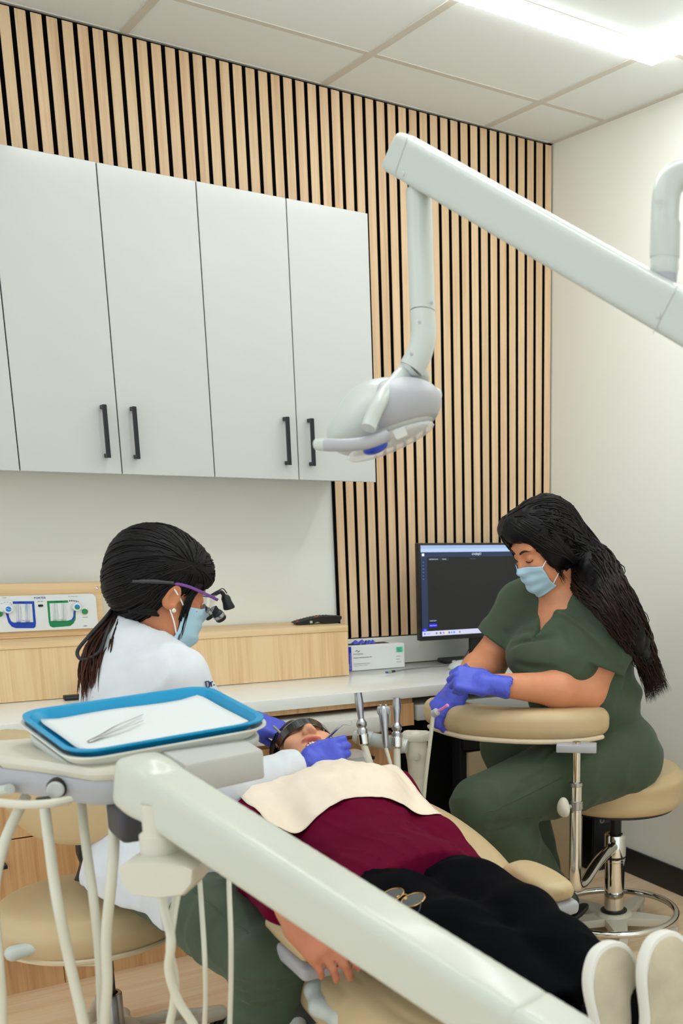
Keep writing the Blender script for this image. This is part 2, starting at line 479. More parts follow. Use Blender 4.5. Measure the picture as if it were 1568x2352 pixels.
# ---------------------------------------------------------------- under the counter
MT['marble'] = plain('pale_marble_laminate', srgb(226, 225, 218), 0.3, var=0.12, bscale=110)
MT['tan'] = plain('tan_enamel', srgb(176, 156, 122), 0.5, bump=0.1, bscale=300)
sh = thing('pull_out_shelf', 'white marbled pull-out shelf drawn from under the counter behind the reclining head', 'shelf', (1.4, 3.3, 0.675))
poly = [(1.137, 3.59), (1.137, 3.205), (1.553, 3.205), (1.628, 3.275), (1.628, 3.59)]
MB().prism(poly, (0, 0, 0), V3(1, 0, 0), V3(0, 1, 0), V3(0, 0, 1), 0.677, 0.729, 0.002).build('slab', MT['marble'], sh)
sh2 = thing('drawer_tray', 'white drawer tray under the counter beside the oak support block', 'drawer', (2.1, 3.4, 0.68))
MB().rbox((2.13, 3.45, 0.708), (0.80, 0.33, 0.052), 0.003, 2).build('tray', MT['lacquer'], sh2)
kn = thing('knee_hole', 'black-lined knee hole below the counter next to the mini fridge', 'knee hole', (2.1, 3.7, 0))
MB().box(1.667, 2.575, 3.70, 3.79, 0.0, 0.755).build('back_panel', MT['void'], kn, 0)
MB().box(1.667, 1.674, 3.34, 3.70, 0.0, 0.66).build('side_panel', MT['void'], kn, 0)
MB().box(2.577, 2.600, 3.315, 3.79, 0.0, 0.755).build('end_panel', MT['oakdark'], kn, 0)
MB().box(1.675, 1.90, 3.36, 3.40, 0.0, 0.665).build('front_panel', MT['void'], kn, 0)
fr = thing('mini_fridge', 'black mini fridge with a tan door under the counter', 'fridge', (2.16, 3.46, 0))
MB().rbox((2.16, 3.49, 0.30), (0.52, 0.38, 0.60), 0.006, 2).build('body', MT['blackpl'], fr)
MB().rbox((2.16, 3.288, 0.583), (0.52, 0.03, 0.046), 0.006, 2).build('top_trim', MT['blackpl'], fr)
MB().rbox((2.165, 3.285, 0.28), (0.49, 0.025, 0.545), 0.005, 2).build('door', MT['tan'], fr)
pc = thing('computer_tower', 'black computer tower on the floor by the right wall behind the stool post', 'computer', (2.53, 3.45, 0))
MB().rbox((2.529, 3.46, 0.165), (0.086, 0.30, 0.33), 0.003, 1).build('case', MT['blackpl'], pc)
MB().rbox((2.529, 3.3065, 0.165), (0.084, 0.009, 0.326), 0.002, 1).build('front_bezel', MT['blackmetal'], pc)
MB().rbox((2.534, 3.301, 0.205), (0.052, 0.004, 0.026), 0.001, 1).build('badge', MT['darkgrey'], pc)
MB().lathe((2.522, 3.2995, 0.205), (0, -1, 0), [(0.0095, 0), (0.0095, 0.001), (0.0078, 0.001), (0.0078, 0)], 24, False).build('emblem_ring', MT['silver'], pc)
MB().rbox((2.552, 3.301, 0.262), (0.016, 0.005, 0.014), 0.001, 1).build('power_button', MT['whitepl'], pc)

# ---------------------------------------------------------------- gas flow panel on its oak board
MT['sblue'] = plain('panel_blue', srgb(18, 66, 176), 0.4); MT['sgreen'] = plain('panel_green', srgb(0, 132, 74), 0.4)
MT['sky'] = plain('knob_blue', srgb(20, 128, 214), 0.35); MT['ink'] = plain('printed_ink', srgb(40, 42, 48), 0.6)
MT['inkblue'] = plain('printed_blue_ink', srgb(24, 62, 160), 0.6); MT['inkgrey'] = plain('printed_grey_ink', srgb(140, 142, 142), 0.6)
MT['btngreen'] = plain('green_button', srgb(14, 140, 66), 0.3)
MT['tubeclear'] = glass('clear_tube', (0.9, 0.93, 0.95, 1), 0.05, 0.35)
MT['plateW'] = plain('white_enamel_plate', srgb(226, 229, 228), 0.35)
PY = 3.70
gp = thing('gas_flow_panel', 'white nitrous and oxygen flow meter panel on an oak board on the ledge', 'gas panel', (0.66, PY, 0.973))
MB().rbox(((0.36+0.885)/2, PY+0.012, (0.9725+1.132)/2), (0.885-0.36, 0.020, 0.1595), 0.001, 1).build('board', MT['oakh'], gp)
w, h = 0.865-0.36, 1.098-0.993
ux, uy, uz = V3(1, 0, 0), V3(0, 0, 1), V3(0, -1, 0)
plate = MB().prism(rrect(w, h, 0.014), ((0.865+0.36)/2, PY, 1.0455), ux, uy, uz, 0, 0.008, 0.0015).build('plate', MT['plateW'], gp)
for sx, sz in ((0.8725, 1.1135), (0.8735, 0.985)):
    MB().lathe((sx, PY, sz), (0, -1, 0), [(0.0042, 0), (0.0042, 0.0015), (0.002, 0.003)], 12).build('screw', MT['chrome'], gp)
def pp(px, py): return at_y(px*250/1568, 1320+py*160/1004, PY-0.008)
def panel_rect(mb, pts, d=0.0008):
    P3 = [pp(*p) for p in pts]
    q = [(p[0], p[2]) for p in P3]
    mb.prism(q, (0, PY-0.008, 0), V3(1, 0, 0), V3(0, 0, 1), V3(0, -1, 0), 0, d)
    return mb
panel_rect(MB(), [(170, 385), (490, 382), (518, 700), (510, 755), (480, 770), (230, 770), (170, 750), (120, 690), (95, 600), (80, 548), (118, 548), (135, 620), (160, 670), (195, 690), (480, 683), (460, 420), (172, 420)]).build('nitrous_frame', MT['sblue'], gp, 0)
panel_rect(MB(), [(676, 378), (975, 370), (985, 402), (710, 412), (728, 668), (1000, 662), (1040, 640), (1058, 600), (1062, 520), (1090, 515), (1088, 640), (1060, 700), (1010, 738), (760, 760), (720, 740), (703, 690)]).build('oxygen_frame', MT['sgreen'], gp, 0)
panel_rect(MB(), [(985, 660), (1030, 645), (1056, 600), (1060, 520), (1078, 518), (1076, 610), (1050, 655)], 0.0012).build('oxygen_stripe', MT['sblue'], gp, 0)
for x0, x1, y0, y1, c in ((190, 480, 420, 685, 'sblue'), (715, 1005, 405, 668, 'sgreen')):
    for fx in (0.24, 0.68):
        a = pp(x0+(x1-x0)*fx, y0+6); b = pp(x0+(x1-x0)*fx+8, y1-6)
        MB().tube([a+V3(0, -0.002, 0), b+V3(0, -0.002, 0)], 0.0062, 12).build('flow_tube', MT['tubeclear'], gp)
        MB().tube([a+V3(0, -0.001, 0), b+V3(0, -0.001, 0)], 0.0006, 6).build('scale_line', MT[c], gp)
        MB().rbox(b+V3(0, -0.003, 0.001), (0.009, 0.004, 0.006), 0.0006, 1).build('tube_socket', MT[c], gp)
    a = pp((x0+x1)/2+5, (y0+y1)/2)
    MB().rbox(a+V3(0, -0.001, 0), (0.012, 0.003, 0.044), 0.001, 1).build('tube_divider', MT['plateW'], gp)
a = pp(380, 470); MB().rbox(a+V3(0, -0.004, 0), (0.003, 0.002, 0.019), 0.0005, 1).build('flow_marker', MT['sky'], gp)
# mixing dial, flow knob, flush buttons, switch
a = pp(85, 450); MB().prism(rrect(0.036, 0.034, 0.005), a, ux, uy, uz, 0, 0.006, 0.001).build('dial_plate', MT['plateW'], gp)
for k, (qx, qy) in enumerate(((18, 412), (60, 394), (100, 392), (140, 404), (160, 424))):
    MB().rbox(pp(qx, qy)+V3(0, -0.0065, 0), (0.003, 0.001, 0.001), 0, 1).build('dial_mark', MT['inkblue'], gp)
for (qx, qy), two in (((107, 490), False), ((1095, 460), True)):
    a = pp(qx, qy)
    k0 = MB().lathe(a+V3(0, -0.005, 0), (0, -1, 0), [(0.0128, 0), (0.0128, 0.006), (0.0118, 0.009), (0.009, 0.0098)], 28).build('knob', MT['plateW'], gp)
    MB().lathe(a+V3(0, -0.0145, 0), (0, -1, 0), [(0.0076, 0), (0.0076, 0.0008)], 28).build('knob_face', MT['sky'], k0)
    wave = [(-0.007, 0.000), (-0.004, 0.0022), (-0.001, 0.001), (0.002, -0.002), (0.0055, -0.0015), (0.007, 0.001), (0.0068, -0.003), (0.003, -0.0066), (-0.002, -0.0071), (-0.006, -0.0042)]
    if two: MB().prism(wave, a+V3(0, -0.0153, 0), ux, uy, uz, 0, 0.0005).build('knob_swirl', MT['btngreen'], k0)
    else: MB().tube([a+ux*x+uy*y+V3(0, -0.0154, 0) for x, y in spline([(-0.007, 0), (-0.0035, 0.0022), (0, 0), (0.0035, -0.0022), (0.007, 0)], 4)], 0.0005, 6).build('knob_swirl', MT['plateW'], k0)
for (qx, qy) in ((1217, 527), (-12, 560)):
    a = pp(qx, qy)
    MB().lathe(a, (0, -1, 0), [(0.0098, 0), (0.0098, 0.003), (0.0088, 0.0036), (0.0082, 0.003)], 28).build('button_ring', MT['chrome'], gp)
    MB().lathe(a, (0, -1, 0), [(0.0080, 0), (0.0078, 0.004), (0.0062, 0.0052), (0.0058, 0.0046)], 28).build('flush_button', MT['btngreen'], gp)
a = pp(584, 446); MB().prism(rrect(0.0142, 0.0068, 0.0033), a, ux, uy, uz, 0, 0.002, 0.0004).build('power_switch', MT['blackpl'], gp)
MB().rbox(a+V3(0.003, -0.003, 0), (0.004, 0.003, 0.0035), 0.0005, 1).build('switch_lever', MT['darkgrey'], gp)
for k in range(6):
    a = pp(1003+k*24, 376-5*math.sin(k/5*3.14)+k*2.2)
    MB().rbox(a+V3(0, -0.0006, 0), (0.0026, 0.0012, 0.0038-k*0.0003), 0, 1).build('flow_mark', MT['ink'], gp)
def ptext(s, size, px, py, m, up=V3(0, 0, 1)): return text_obj('lettering', s, size, pp(px, py)+V3(0, -0.0006, 0), V3(1, 0, 0), up, m, gp, 0.0002)
ptext('PORTER', 0.0088, 573, 336, MT['inkblue']); ptext('NITROUS', 0.0050, 312, 398, MT['plateW']); ptext('OXYGEN', 0.0050, 845, 388, MT['plateW'])
ptext('OFF   ON', 0.0034, 578, 386, MT['ink']); ptext('O2 TOTAL FLOW', 0.0034, 1052, 313, MT['inkgrey']); ptext('O2 FLUSH', 0.0034, 1226, 613, MT['inkgrey'])
ptext('MXR-1', 0.0040, 1232, 738, MT['inkblue']); ptext('% N2O', 0.0036, 62, 334, MT['inkgrey'])

# ---------------------------------------------------------------- small things on ledge and counter
rm = thing('remote_control', 'black remote control with small red keys on the oak ledge', 'remote', (1.55, 3.705, 0.972))
prof = [(-0.0, 0.004), (0.008, 0.0), (0.052, 0.0), (0.057, 0.0045), (0.064, 0.006), (0.072, 0.005), (0.084, 0.0), (0.122, -0.0005), (0.130, 0.005), (0.1365, 0.012), (0.137, 0.0185), (0.110, 0.0205), (0.075, 0.0205), (0.05, 0.0175), (0.02, 0.0115), (0.0, 0.0065)]
RO = V3(1.487, 3.675, 0.9732); rux = nrm(V3(1.0, 0.02, 0)); ruy = V3(0, 0, 1); ruz = np.cross(rux, ruy)
s = 1.22
prof = [(a*s, b*s) for a, b in prof]
MB().prism(prof, RO, rux, ruy, -ruz, 0, 0.046, 0.002).build('case', MT['blackpl'], rm)
MB().rbox(RO+rux*0.0525+ruy*0.008+V3(0, -0.0005, 0), (0.009, 0.003, 0.008), 0.001, 1).build('sticker', MT['whitepl'], rm)
MT['redkey'] = plain('red_key', srgb(206, 70, 62), 0.5)
for i in range(11):
    t = 0.008+i*0.0115
    zt = np.interp(t*1.0/s, [0, 0.02, 0.05, 0.075, 0.11, 0.137], [0.0065, 0.0115, 0.0175, 0.0205, 0.0205, 0.0185])*s
    for j in range(3):
        col = MT['redkey'] if (i, j) in ((0, 0), (6, 0), (6, 1), (7, 1)) else MT['darkgrey']
        MB().rbox(RO+rux*t+ruy*(zt+0.0006)+V3(0, 0.010+j*0.013, 0), (0.006, 0.006, 0.0026), 0.0006, 1).build('key', col, rm)

MT['gloveblue'] = plain('nitrile_blue', srgb(76, 88, 200), 0.42, spec=0.4, bump=0.25, bscale=260)
gb = thing('glove_box', 'white box of nitrile gloves with a blue end stripe and green size label', 'glove box', (1.78, 3.72, 0.80))
bx0, bx1, by0, by1, bz0, bz1 = 1.663, 1.893, 3.682, 3.770, 0.8005, 0.889
MB().rbox(((bx0+bx1)/2, (by0+by1)/2, (bz0+bz1)/2), (bx1-bx0, by1-by0, bz1-bz0), 0.0012, 1).build('carton', MT['plateW'], gb)
ms = plain('box_stripe_blue', srgb(16, 22, 178), 0.4); MT['stripe'] = ms; MT['mint'] = plain('mint_label', srgb(92, 214, 168), 0.5)
MB().box(bx0+0.0006, bx0+0.022, by0-0.0006, by0+0.002, bz0+0.001, bz1-0.002).build('blue_stripe', ms, gb, 0)
MB().box(bx1-0.034, bx1-0.007, by0-0.0006, by0+0.002, bz1-0.033, bz1-0.013).build('size_label', MT['mint'], gb, 0)
MB().box(bx0+0.012, bx1-0.05, by0+0.02, by1-0.025, bz1-0.001, bz1+0.0006).build('opening', MT['ink'], gb, 0)
def gtext(s, size, u, v, m, ux=V3(1, 0, 0), uy=V3(0, 0, 1)):
    return text_obj('lettering', s, size, V3(bx0+u, by0-0.0009, bz1-v), ux, uy, m, gb, 0.0002, 'LEFT')
gtext('PATTERSON', 0.0068, 0.029, 0.030, MT['inkgrey']); gtext('Patterson SaddleGuard Ultra 3G', 0.0052, 0.029, 0.0425, MT['ink'])
gtext('Nitrile Medical Examination Gloves', 0.0044, 0.029, 0.064, MT['inkgrey']); gtext('Latex-free  Powder-free  Textured', 0.0038, 0.029, 0.0705, MT['inkgrey'])
for i, sx in enumerate(('Medium', 'Moyen', 'Mediano')): gtext(sx, 0.0052, 0.2005, 0.0175+i*0.0057, MT['ink'])
for i, sx in enumerate(('200 Gloves', '200 gants', '200 Guantes')): gtext(sx, 0.0036, 0.196, 0.047+i*0.0105, MT['inkgrey'])
gtext('Patterson SaddleGuard', 0.0052, 0.006, 0.082, MT['plateW'], V3(0, 0, 1), V3(-1, 0, 0)); gtext('Ultra 3G', 0.0052, 0.0115, 0.082, MT['plateW'], V3(0, 0, 1), V3(-1, 0, 0))
gtext('Nitrile Medical Examination Gloves', 0.0042, 0.0170, 0.084, MT['plateW'], V3(0, 0, 1), V3(-1, 0, 0))
a = V3(bx0+0.046, by0-0.0009, bz1-0.019)
for s1 in (1, -1):
    MB().tube([a+V3(s1*x, 0, s1*z) for x, z in spline([(-0.008, -0.0015), (-0.004, 0.0022), (0.001, 0.0025)], 5)], [0.0004+0.0008*math.sin(math.pi*k/10) for k in range(11)], 6).build('logo_mark', MT['ink'], gb)
# gloves sticking out of the slot
for gx0, L, hgt in ((1.735, 0.055, 0.017), (1.775, 0.03, 0.014)):
    mb = MB(); n = 12; rows = []
    for i in range(n):
        for j in range(5):
            u = i/(n-1)-0.5; vv = j/4-0.5
            mb.v.append((gx0+u*L, 3.722+vv*0.034, bz1+0.0012+hgt*(1-abs(vv)*1.7)*max(0.12, abs(math.sin(u*7+gx0*40)))*0.9+0.002*math.sin(u*40)))
    mb.f = [(i*5+j, i*5+j+1, (i+1)*5+j+1, (i+1)*5+j) for i in range(n-1) for j in range(4)]
    o = mb.build('glove', MT['gloveblue'], gb, 180); md = o.modifiers.new('thick', 'SOLIDIFY'); md.thickness = 0.0008

mo = thing('monitor', 'black desktop monitor showing a dark imaging window on the counter', 'monitor', (2.18, 3.66, 0.80))
mx0, mx1, mz0, mz1, my = 1.915, 2.448, 0.902, 1.247, 3.60
MB().rbox(((mx0+mx1)/2, my+0.014, (mz0+mz1)/2), (mx1-mx0, 0.028, mz1-mz0), 0.003, 2).build('housing', MT['blackpl'], mo)
MB().rbox((2.18, 3.645, 0.93), (0.07, 0.022, 0.26), 0.003, 1).build('stand_neck', MT['blackpl'], mo)
MB().prism(rrect(0.24, 0.17, 0.02), (2.18, 3.672, 0.8005), V3(1, 0, 0), V3(0, 1, 0), V3(0, 0, 1), 0, 0.013, 0.003).build('stand_base', MT['blackpl'], mo)
def screen_mat(name, col, e=0.8): return emit(name, col, e)
sx0, sx1, sz0, sz1 = mx0+0.008, mx1-0.008, mz0+0.017, mz1-0.007
SC = MB().box(sx0, sx1, my-0.0006, my+0.002, sz0, sz1).build('screen', screen_mat('screen_dark', srgb(22, 22, 23), 0.5), mo, 0)
def srect(name, u0, u1, v0, v1, m, lay=1):
    return MB().box(sx0+(sx1-sx0)*u0, sx0+(sx1-sx0)*u1, my-0.0006-0.0004*lay, my-0.0004*lay, sz1-(sz1-sz0)*v1, sz1-(sz1-sz0)*v0).build(name, m, SC, 0)
mnavy = screen_mat('screen_navy', srgb(30, 42, 70), 0.6); mbar = screen_mat('screen_bar', srgb(150, 168, 196), 0.7); mtask = screen_mat('screen_taskbar', srgb(178, 178, 204), 0.7)
mbtn = screen_mat('screen_button', srgb(16, 14, 190), 0.8); mtxt = screen_mat('screen_text', srgb(196, 202, 216), 0.7); mdim = screen_mat('screen_dim', srgb(84, 96, 126), 0.6)
srect('browser_bar', 0, 1, 0, 0.035, screen_mat('screen_tabs', srgb(130, 150, 184), 0.7)); srect('address_bar', 0, 1, 0.035, 0.074, mbar); srect('header', 0, 1, 0.074, 0.128, mnavy); srect('side_bar', 0, 0.048, 0.128, 0.945, mnavy)
srect('task_bar', 0, 1, 0.945, 1, mtask); srect('button', 0.055, 0.115, 0.862, 0.902, mbtn, 2); srect('button', 0, 0.036, 0.912, 0.945, mbtn, 2)
srect('button', 0.055, 0.115, 0.812, 0.846, screen_mat('screen_button_dark', srgb(28, 32, 44), 0.6), 2)
srect('logo_tile', 0.008, 0.026, 0.087, 0.117, mtxt, 2)
for u in (0.062, 0.145): srect('tab_chip', u, u+0.07, 0.136, 0.166, screen_mat('screen_chip', srgb(30, 36, 52), 0.6), 2)
for i in range(6): srect('side_icon', 0.011, 0.021, 0.178+i*0.037, 0.188+i*0.037, mdim, 2)
for i, cc in enumerate(((20, 120, 220), (90, 96, 110), (70, 60, 60), (150, 110, 160), (220, 190, 90), (70, 70, 110), (40, 150, 190), (20, 110, 210), (120, 110, 130))):
    u = (0.012, 0.105, 0.137, 0.161, 0.183, 0.205, 0.225, 0.246, 0.29)[i]
    srect('task_icon', u, u+0.011, 0.962, 0.983, screen_mat('screen_icon', srgb(*cc), 0.7), 2)
def stext(s, size, u, v, m): return text_obj('lettering', s, size, V3(sx0+(sx1-sx0)*u, my-0.0022, sz1-(sz1-sz0)*v), V3(1, 0, 0), V3(0, 0, 1), m, SC, 0.0001)
stext('OVERJET', 0.0105, 0.44, 0.100, mtxt); stext('Full Mouth Series', 0.0052, 0.097, 0.151, mtxt); stext('Analysis', 0.0052, 0.180, 0.151, mtxt); stext('Study date', 0.0052, 0.41, 0.151, mdim)
stext('Image Import', 0.0050, 0.085, 0.829, mtxt); stext('Image Capture', 0.0050, 0.085, 0.882, mtxt); stext('Help', 0.0050, 0.02, 0.929, mtxt); stext('Search', 0.0050, 0.048, 0.972, mdim)

MT['cable'] = plain('grey_cable', srgb(120, 124, 130), 0.5)
cb = thing('usb_cable', 'grey usb cable with a loose plug lying on the white countertop', 'cable', (1.9, 3.6, 0.80))
path = spline([V3(1.803, 3.588, 0.8035), V3(1.87, 3.615, 0.803), V3(1.96, 3.63, 0.803), V3(2.05, 3.635, 0.804), V3(2.12, 3.66, 0.815), V3(2.18, 3.72, 0.835), V3(2.22, 3.76, 0.85)], 8)
MB().tube(path, 0.0025, 8).build('cord', MT['cable'], cb)
pd = nrm(V3(1.803, 3.588, 0)-V3(1.774, 3.578, 0)); pR = frame(pd, (0, 0, 1))
MB().rbox(V3(1.795, 3.585, 0.8045), (0.009, 0.018, 0.007), 0.001, 1, pR).build('strain_relief', MT['blackpl'], cb)
MB().rbox(V3(1.779, 3.5795, 0.8045), (0.010, 0.018, 0.006), 0.001, 1, pR).build('plug', plain('pale_green_plug', srgb(150, 166, 142), 0.4), cb)
MB().rbox(V3(1.767, 3.5755, 0.8045), (0.008, 0.008, 0.005), 0.0005, 1, pR).build('connector', MT['sblue'], cb)
ms_ = thing('mouse', 'white computer mouse on the counter behind the gloved hands', 'mouse', (2.06, 3.56, 0.80))
mb = MB(); n = 12; m = 20
for i in range(n):
    ph = (i+0.4)/(n-0.6)*math.pi/2
    for j in range(m):
        th = 2*math.pi*j/m
        mb.v.append((2.06+0.055*math.sin(ph)*math.cos(th), 3.56+0.030*math.sin(ph)*math.sin(th), 0.8005+0.030*math.cos(ph)))
mb.f = [(i*m+j, i*m+(j+1) % m, (i+1)*m+(j+1) % m, (i+1)*m+j) for i in range(n-1) for j in range(m)]+[tuple(range(m)), tuple((n-1)*m+j for j in range(m))]
mb.build('shell', MT['whitepl'], ms_, 50)
MB().rbox((2.028, 3.56, 0.8265), (0.014, 0.006, 0.008), 0.002, 2).build('wheel', MT['greypl'], ms_)
pb = thing('pen_tray', 'small black box lying on the counter behind the dark ponytail', 'box', (0.755, 3.57, 0.80))
MB().rbox((0.763, 3.566, 0.8075), (0.082, 0.022, 0.014), 0.0015, 1).build('case', MT['blackpl'], pb)
MB().rbox((0.763, 3.5545, 0.8085), (0.076, 0.0015, 0.005), 0.0004, 1).build('label_slot', MT['darkgrey'], pb)
# ---------------------------------------------------------------- organic modelling: signed distance shapes meshed with surface nets
BIG = 1e3
class Prim:
    def __init__(s, fn, lo, hi): s.fn = fn; s.lo = np.asarray(lo, float); s.hi = np.asarray(hi, float)
def cone(a, b, r1, r2=None):
    a = np.asarray(a, float); b = np.asarray(b, float); r2 = r1 if r2 is None else r2
    ab = b-a; L = ab@ab+1e-12; R = max(r1, r2)
    def fn(p):
        t = np.clip((p-a)@ab/L, 0, 1)
        return np.linalg.norm(p-a-t[:, None]*ab, axis=1)-(r1+(r2-r1)*t)
    return Prim(fn, np.minimum(a, b)-R, np.maximum(a, b)+R)
def ell(c, r, R=None):
    c = np.asarray(c, float); r = np.asarray(r, float); Rm = np.eye(3) if R is None else np.asarray(R, float)
    ext = np.sqrt(((Rm*r)**2).sum(1))
    def fn(p):
        q = (p-c)@Rm
        k0 = np.linalg.norm(q/r, axis=1); k1 = np.linalg.norm(q/(r*r), axis=1)+1e-9
        return k0*(k0-1)/k1
    return Prim(fn, c-ext, c+ext)
def rbx(c, h, r, R=None):
    c = np.asarray(c, float); h = np.asarray(h, float)-r; Rm = np.eye(3) if R is None else np.asarray(R, float)
    ext = (np.abs(Rm)*(h+r)).sum(1)
    def fn(p):
        q = np.abs((p-c)@Rm)-h
        return np.linalg.norm(np.maximum(q, 0), axis=1)+np.minimum(q.max(1), 0)-r
    return Prim(fn, c-ext, c+ext)
def ecyl(c, rx, ry, h, r, R=None):
    """elliptic disc with rounded rim, axis local z"""
    c = np.asarray(c, float); Rm = np.eye(3) if R is None else np.asarray(R, float)
    ext = (np.abs(Rm)*np.array([rx, ry, h])).sum(1)
    def fn(p):
        q = (p-c)@Rm
        k = np.sqrt((q[:, 0]/(rx-r))**2+(q[:, 1]/(ry-r))**2)+1e-9
        d1 = (k-1)*min(rx-r, ry-r); d2 = np.abs(q[:, 2])-(h-r)
        d = np.stack([d1, d2], 1)
        return np.linalg.norm(np.maximum(d, 0), axis=1)+np.minimum(d.max(1), 0)-r
    return Prim(fn, c-ext, c+ext)
def chain(pts, rad):
    return [cone(pts[i], pts[i+1], rad[i], rad[i+1]) for i in range(len(pts)-1)]
class SDF:
    def __init__(s): s.ops = []
    def u(s, prim, k=0.0):
        for q in (prim if isinstance(prim, (list, tuple)) else [prim]): s.ops.append(('u', q, k))
        return s
    def sub(s, prim, k=0.0):
        for q in (prim if isinstance(prim, (list, tuple)) else [prim]): s.ops.append(('s', q, k))
        return s
    def cut(s, point, normal, k=0.0):
        """keep the half space behind the plane (normal points to what goes)"""
        s.ops.append(('c', (np.asarray(point, float), nrm(normal)), k)); return s
    def warp(s, fn): s.ops.append(('w', fn, 0)); return s       # d += fn(p)
    def bounds(s):
        lo = np.min([o[1].lo for o in s.ops if o[0] == 'u'], 0); hi = np.max([o[1].hi for o in s.ops if o[0] == 'u'], 0)
        return lo-0.012, hi+0.012
    def __call__(s, p, m=0.06):
        d = np.full(len(p), 0.5)
        for op, q, k in s.ops:
            if op in 'us':
                mm = m+k
                ix = np.nonzero(((p > q.lo-mm) & (p < q.hi+mm)).all(1))[0]
                if not len(ix): continue
                e = q.fn(p[ix]); c = d[ix]
                if op == 'u':
                    if k > 0:
                        h = np.maximum(k-np.abs(c-e), 0)/k; d[ix] = np.minimum(c, e)-h*h*k*0.25
                    else: d[ix] = np.minimum(c, e)
                else:
                    if k > 0:
                        h = np.maximum(k-np.abs(c+e), 0)/k; d[ix] = np.maximum(c, -e)+h*h*k*0.25
                    else: d[ix] = np.maximum(c, -e)
            elif op == 'c':
                e = (p-q[0])@q[1]
                if k > 0:
                    h = np.maximum(k-np.abs(d-e), 0)/k; d = np.maximum(d, e)+h*h*k*0.25
                else: d = np.maximum(d, e)
            elif op == 'w': d = d+q(p)
        return d

def surface_net(f, h, lo=None, hi=None, smooth=1):
    blo, bhi = f.bounds()
    lo = blo if lo is None else np.maximum(np.asarray(lo, float), blo); hi = bhi if hi is None else np.minimum(np.asarray(hi, float), bhi)
    B = 8; H = B*h
    nc = np.maximum(np.ceil((hi-lo)/H).astype(int), 1)
    gi = np.stack(np.meshgrid(*[np.arange(n) for n in nc], indexing='ij'), -1).reshape(-1, 3)
    dc = f(lo+(gi+0.5)*H, m=H*1.3+0.03)
    act = np.abs(dc) < H*1.05+0.004
    n = nc*B+1
    V = np.full(n, 1.0, np.float32)
    full = np.repeat(np.repeat(np.repeat(dc.reshape(nc), B, 0), B, 1), B, 2); V[:-1, :-1, :-1] = full
    V[-1] = 1; V[:, -1] = 1; V[:, :, -1] = 1
    sub = np.stack(np.meshgrid(*[np.arange(B+1)]*3, indexing='ij'), -1).reshape(-1, 3)
    ga = gi[act]
    idx = (ga[:, None, :]*B+sub[None]).reshape(-1, 3)
    key = (idx[:, 0]*n[1]+idx[:, 1])*n[2]+idx[:, 2]
    key = np.unique(key)
    ii = np.stack([key//(n[1]*n[2]), (key//n[2]) % n[1], key % n[2]], 1)
    for s in range(0, len(key), 400000):
        V.reshape(-1)[key[s:s+400000]] = f(lo+ii[s:s+400000]*h)
    V[0] = np.maximum(V[0], 1e-4) ; V[:, 0] = np.maximum(V[:, 0], 1e-4); V[:, :, 0] = np.maximum(V[:, :, 0], 1e-4)
    I = V < 0
    c = np.zeros(np.array(n)-1, np.uint8)
    for a in (0, 1):
        for b in (0, 1):
            for d in (0, 1): c += I[a:n[0]-1+a, b:n[1]-1+b, d:n[2]-1+d]
    cells = np.argwhere((c > 0) & (c < 8))
    if not len(cells): return np.zeros((0, 3)), np.zeros((0, 4), int)
    vid = np.full(np.array(n)-1, -1, np.int32); vid[tuple(cells.T)] = np.arange(len(cells))
    corner = {}
    for a in (0, 1):
        for b in (0, 1):
            for d in (0, 1): corner[(a, b, d)] = V[cells[:, 0]+a, cells[:, 1]+b, cells[:, 2]+d]
    acc = np.zeros((len(cells), 3)); cnt = np.zeros(len(cells))
    for ax in range(3):
        for a in (0, 1):
            for b in (0, 1):
                p0 = [a, b]; p0.insert(ax, 0); p1 = list(p0); p1[ax] = 1
                v0, v1 = corner[tuple(p0)], corner[tuple(p1)]
                x = (v0 < 0) != (v1 < 0)
                t = np.where(x, v0/(v0-v1+1e-12), 0)
                q = np.array(p0, float)[None].repeat(len(cells), 0); q[:, ax] = t
                acc[x] += q[x]; cnt[x] += 1
    P = lo+(cells+acc/cnt[:, None])*h
    quads = []
    for ax in range(3):
        sl0 = [slice(None)]*3; sl1 = [slice(None)]*3; sl0[ax] = slice(0, n[ax]-1); sl1[ax] = slice(1, n[ax])
        e = I[tuple(sl0)] != I[tuple(sl1)]
        flip = I[tuple(sl0)]
        u, w = (ax+1) % 3, (ax+2) % 3
        E = np.argwhere(e); E = E[(E[:, u] > 0) & (E[:, w] > 0) & (E[:, u] < n[u]-1) & (E[:, w] < n[w]-1)]
        if not len(E): continue
        q = []
        for du, dw in ((-1, -1), (0, -1), (0, 0), (-1, 0)):
            t = E.copy(); t[:, u] += du; t[:, w] += dw; q.append(vid[tuple(t.T)])
        q = np.stack(q, 1); fl = flip[tuple(E.T)]
        q[~fl] = q[~fl][:, ::-1]
        quads.append(q)
    Q = np.concatenate(quads); Q = Q[(Q >= 0).all(1)]
    # one relaxation pass, then pull back to the surface
    for _ in range(smooth):
        nb = np.zeros_like(P); ct = np.zeros(len(P))
        for a, b in ((0, 1), (1, 2), (2, 3), (3, 0)):
            np.add.at(nb, Q[:, a], P[Q[:, b]]); np.add.at(ct, Q[:, a], 1)
            np.add.at(nb, Q[:, b], P[Q[:, a]]); np.add.at(ct, Q[:, b], 1)
        P = np.where(ct[:, None] > 0, 0.45*P+0.55*nb/np.maximum(ct, 1)[:, None], P)
    return P, Q

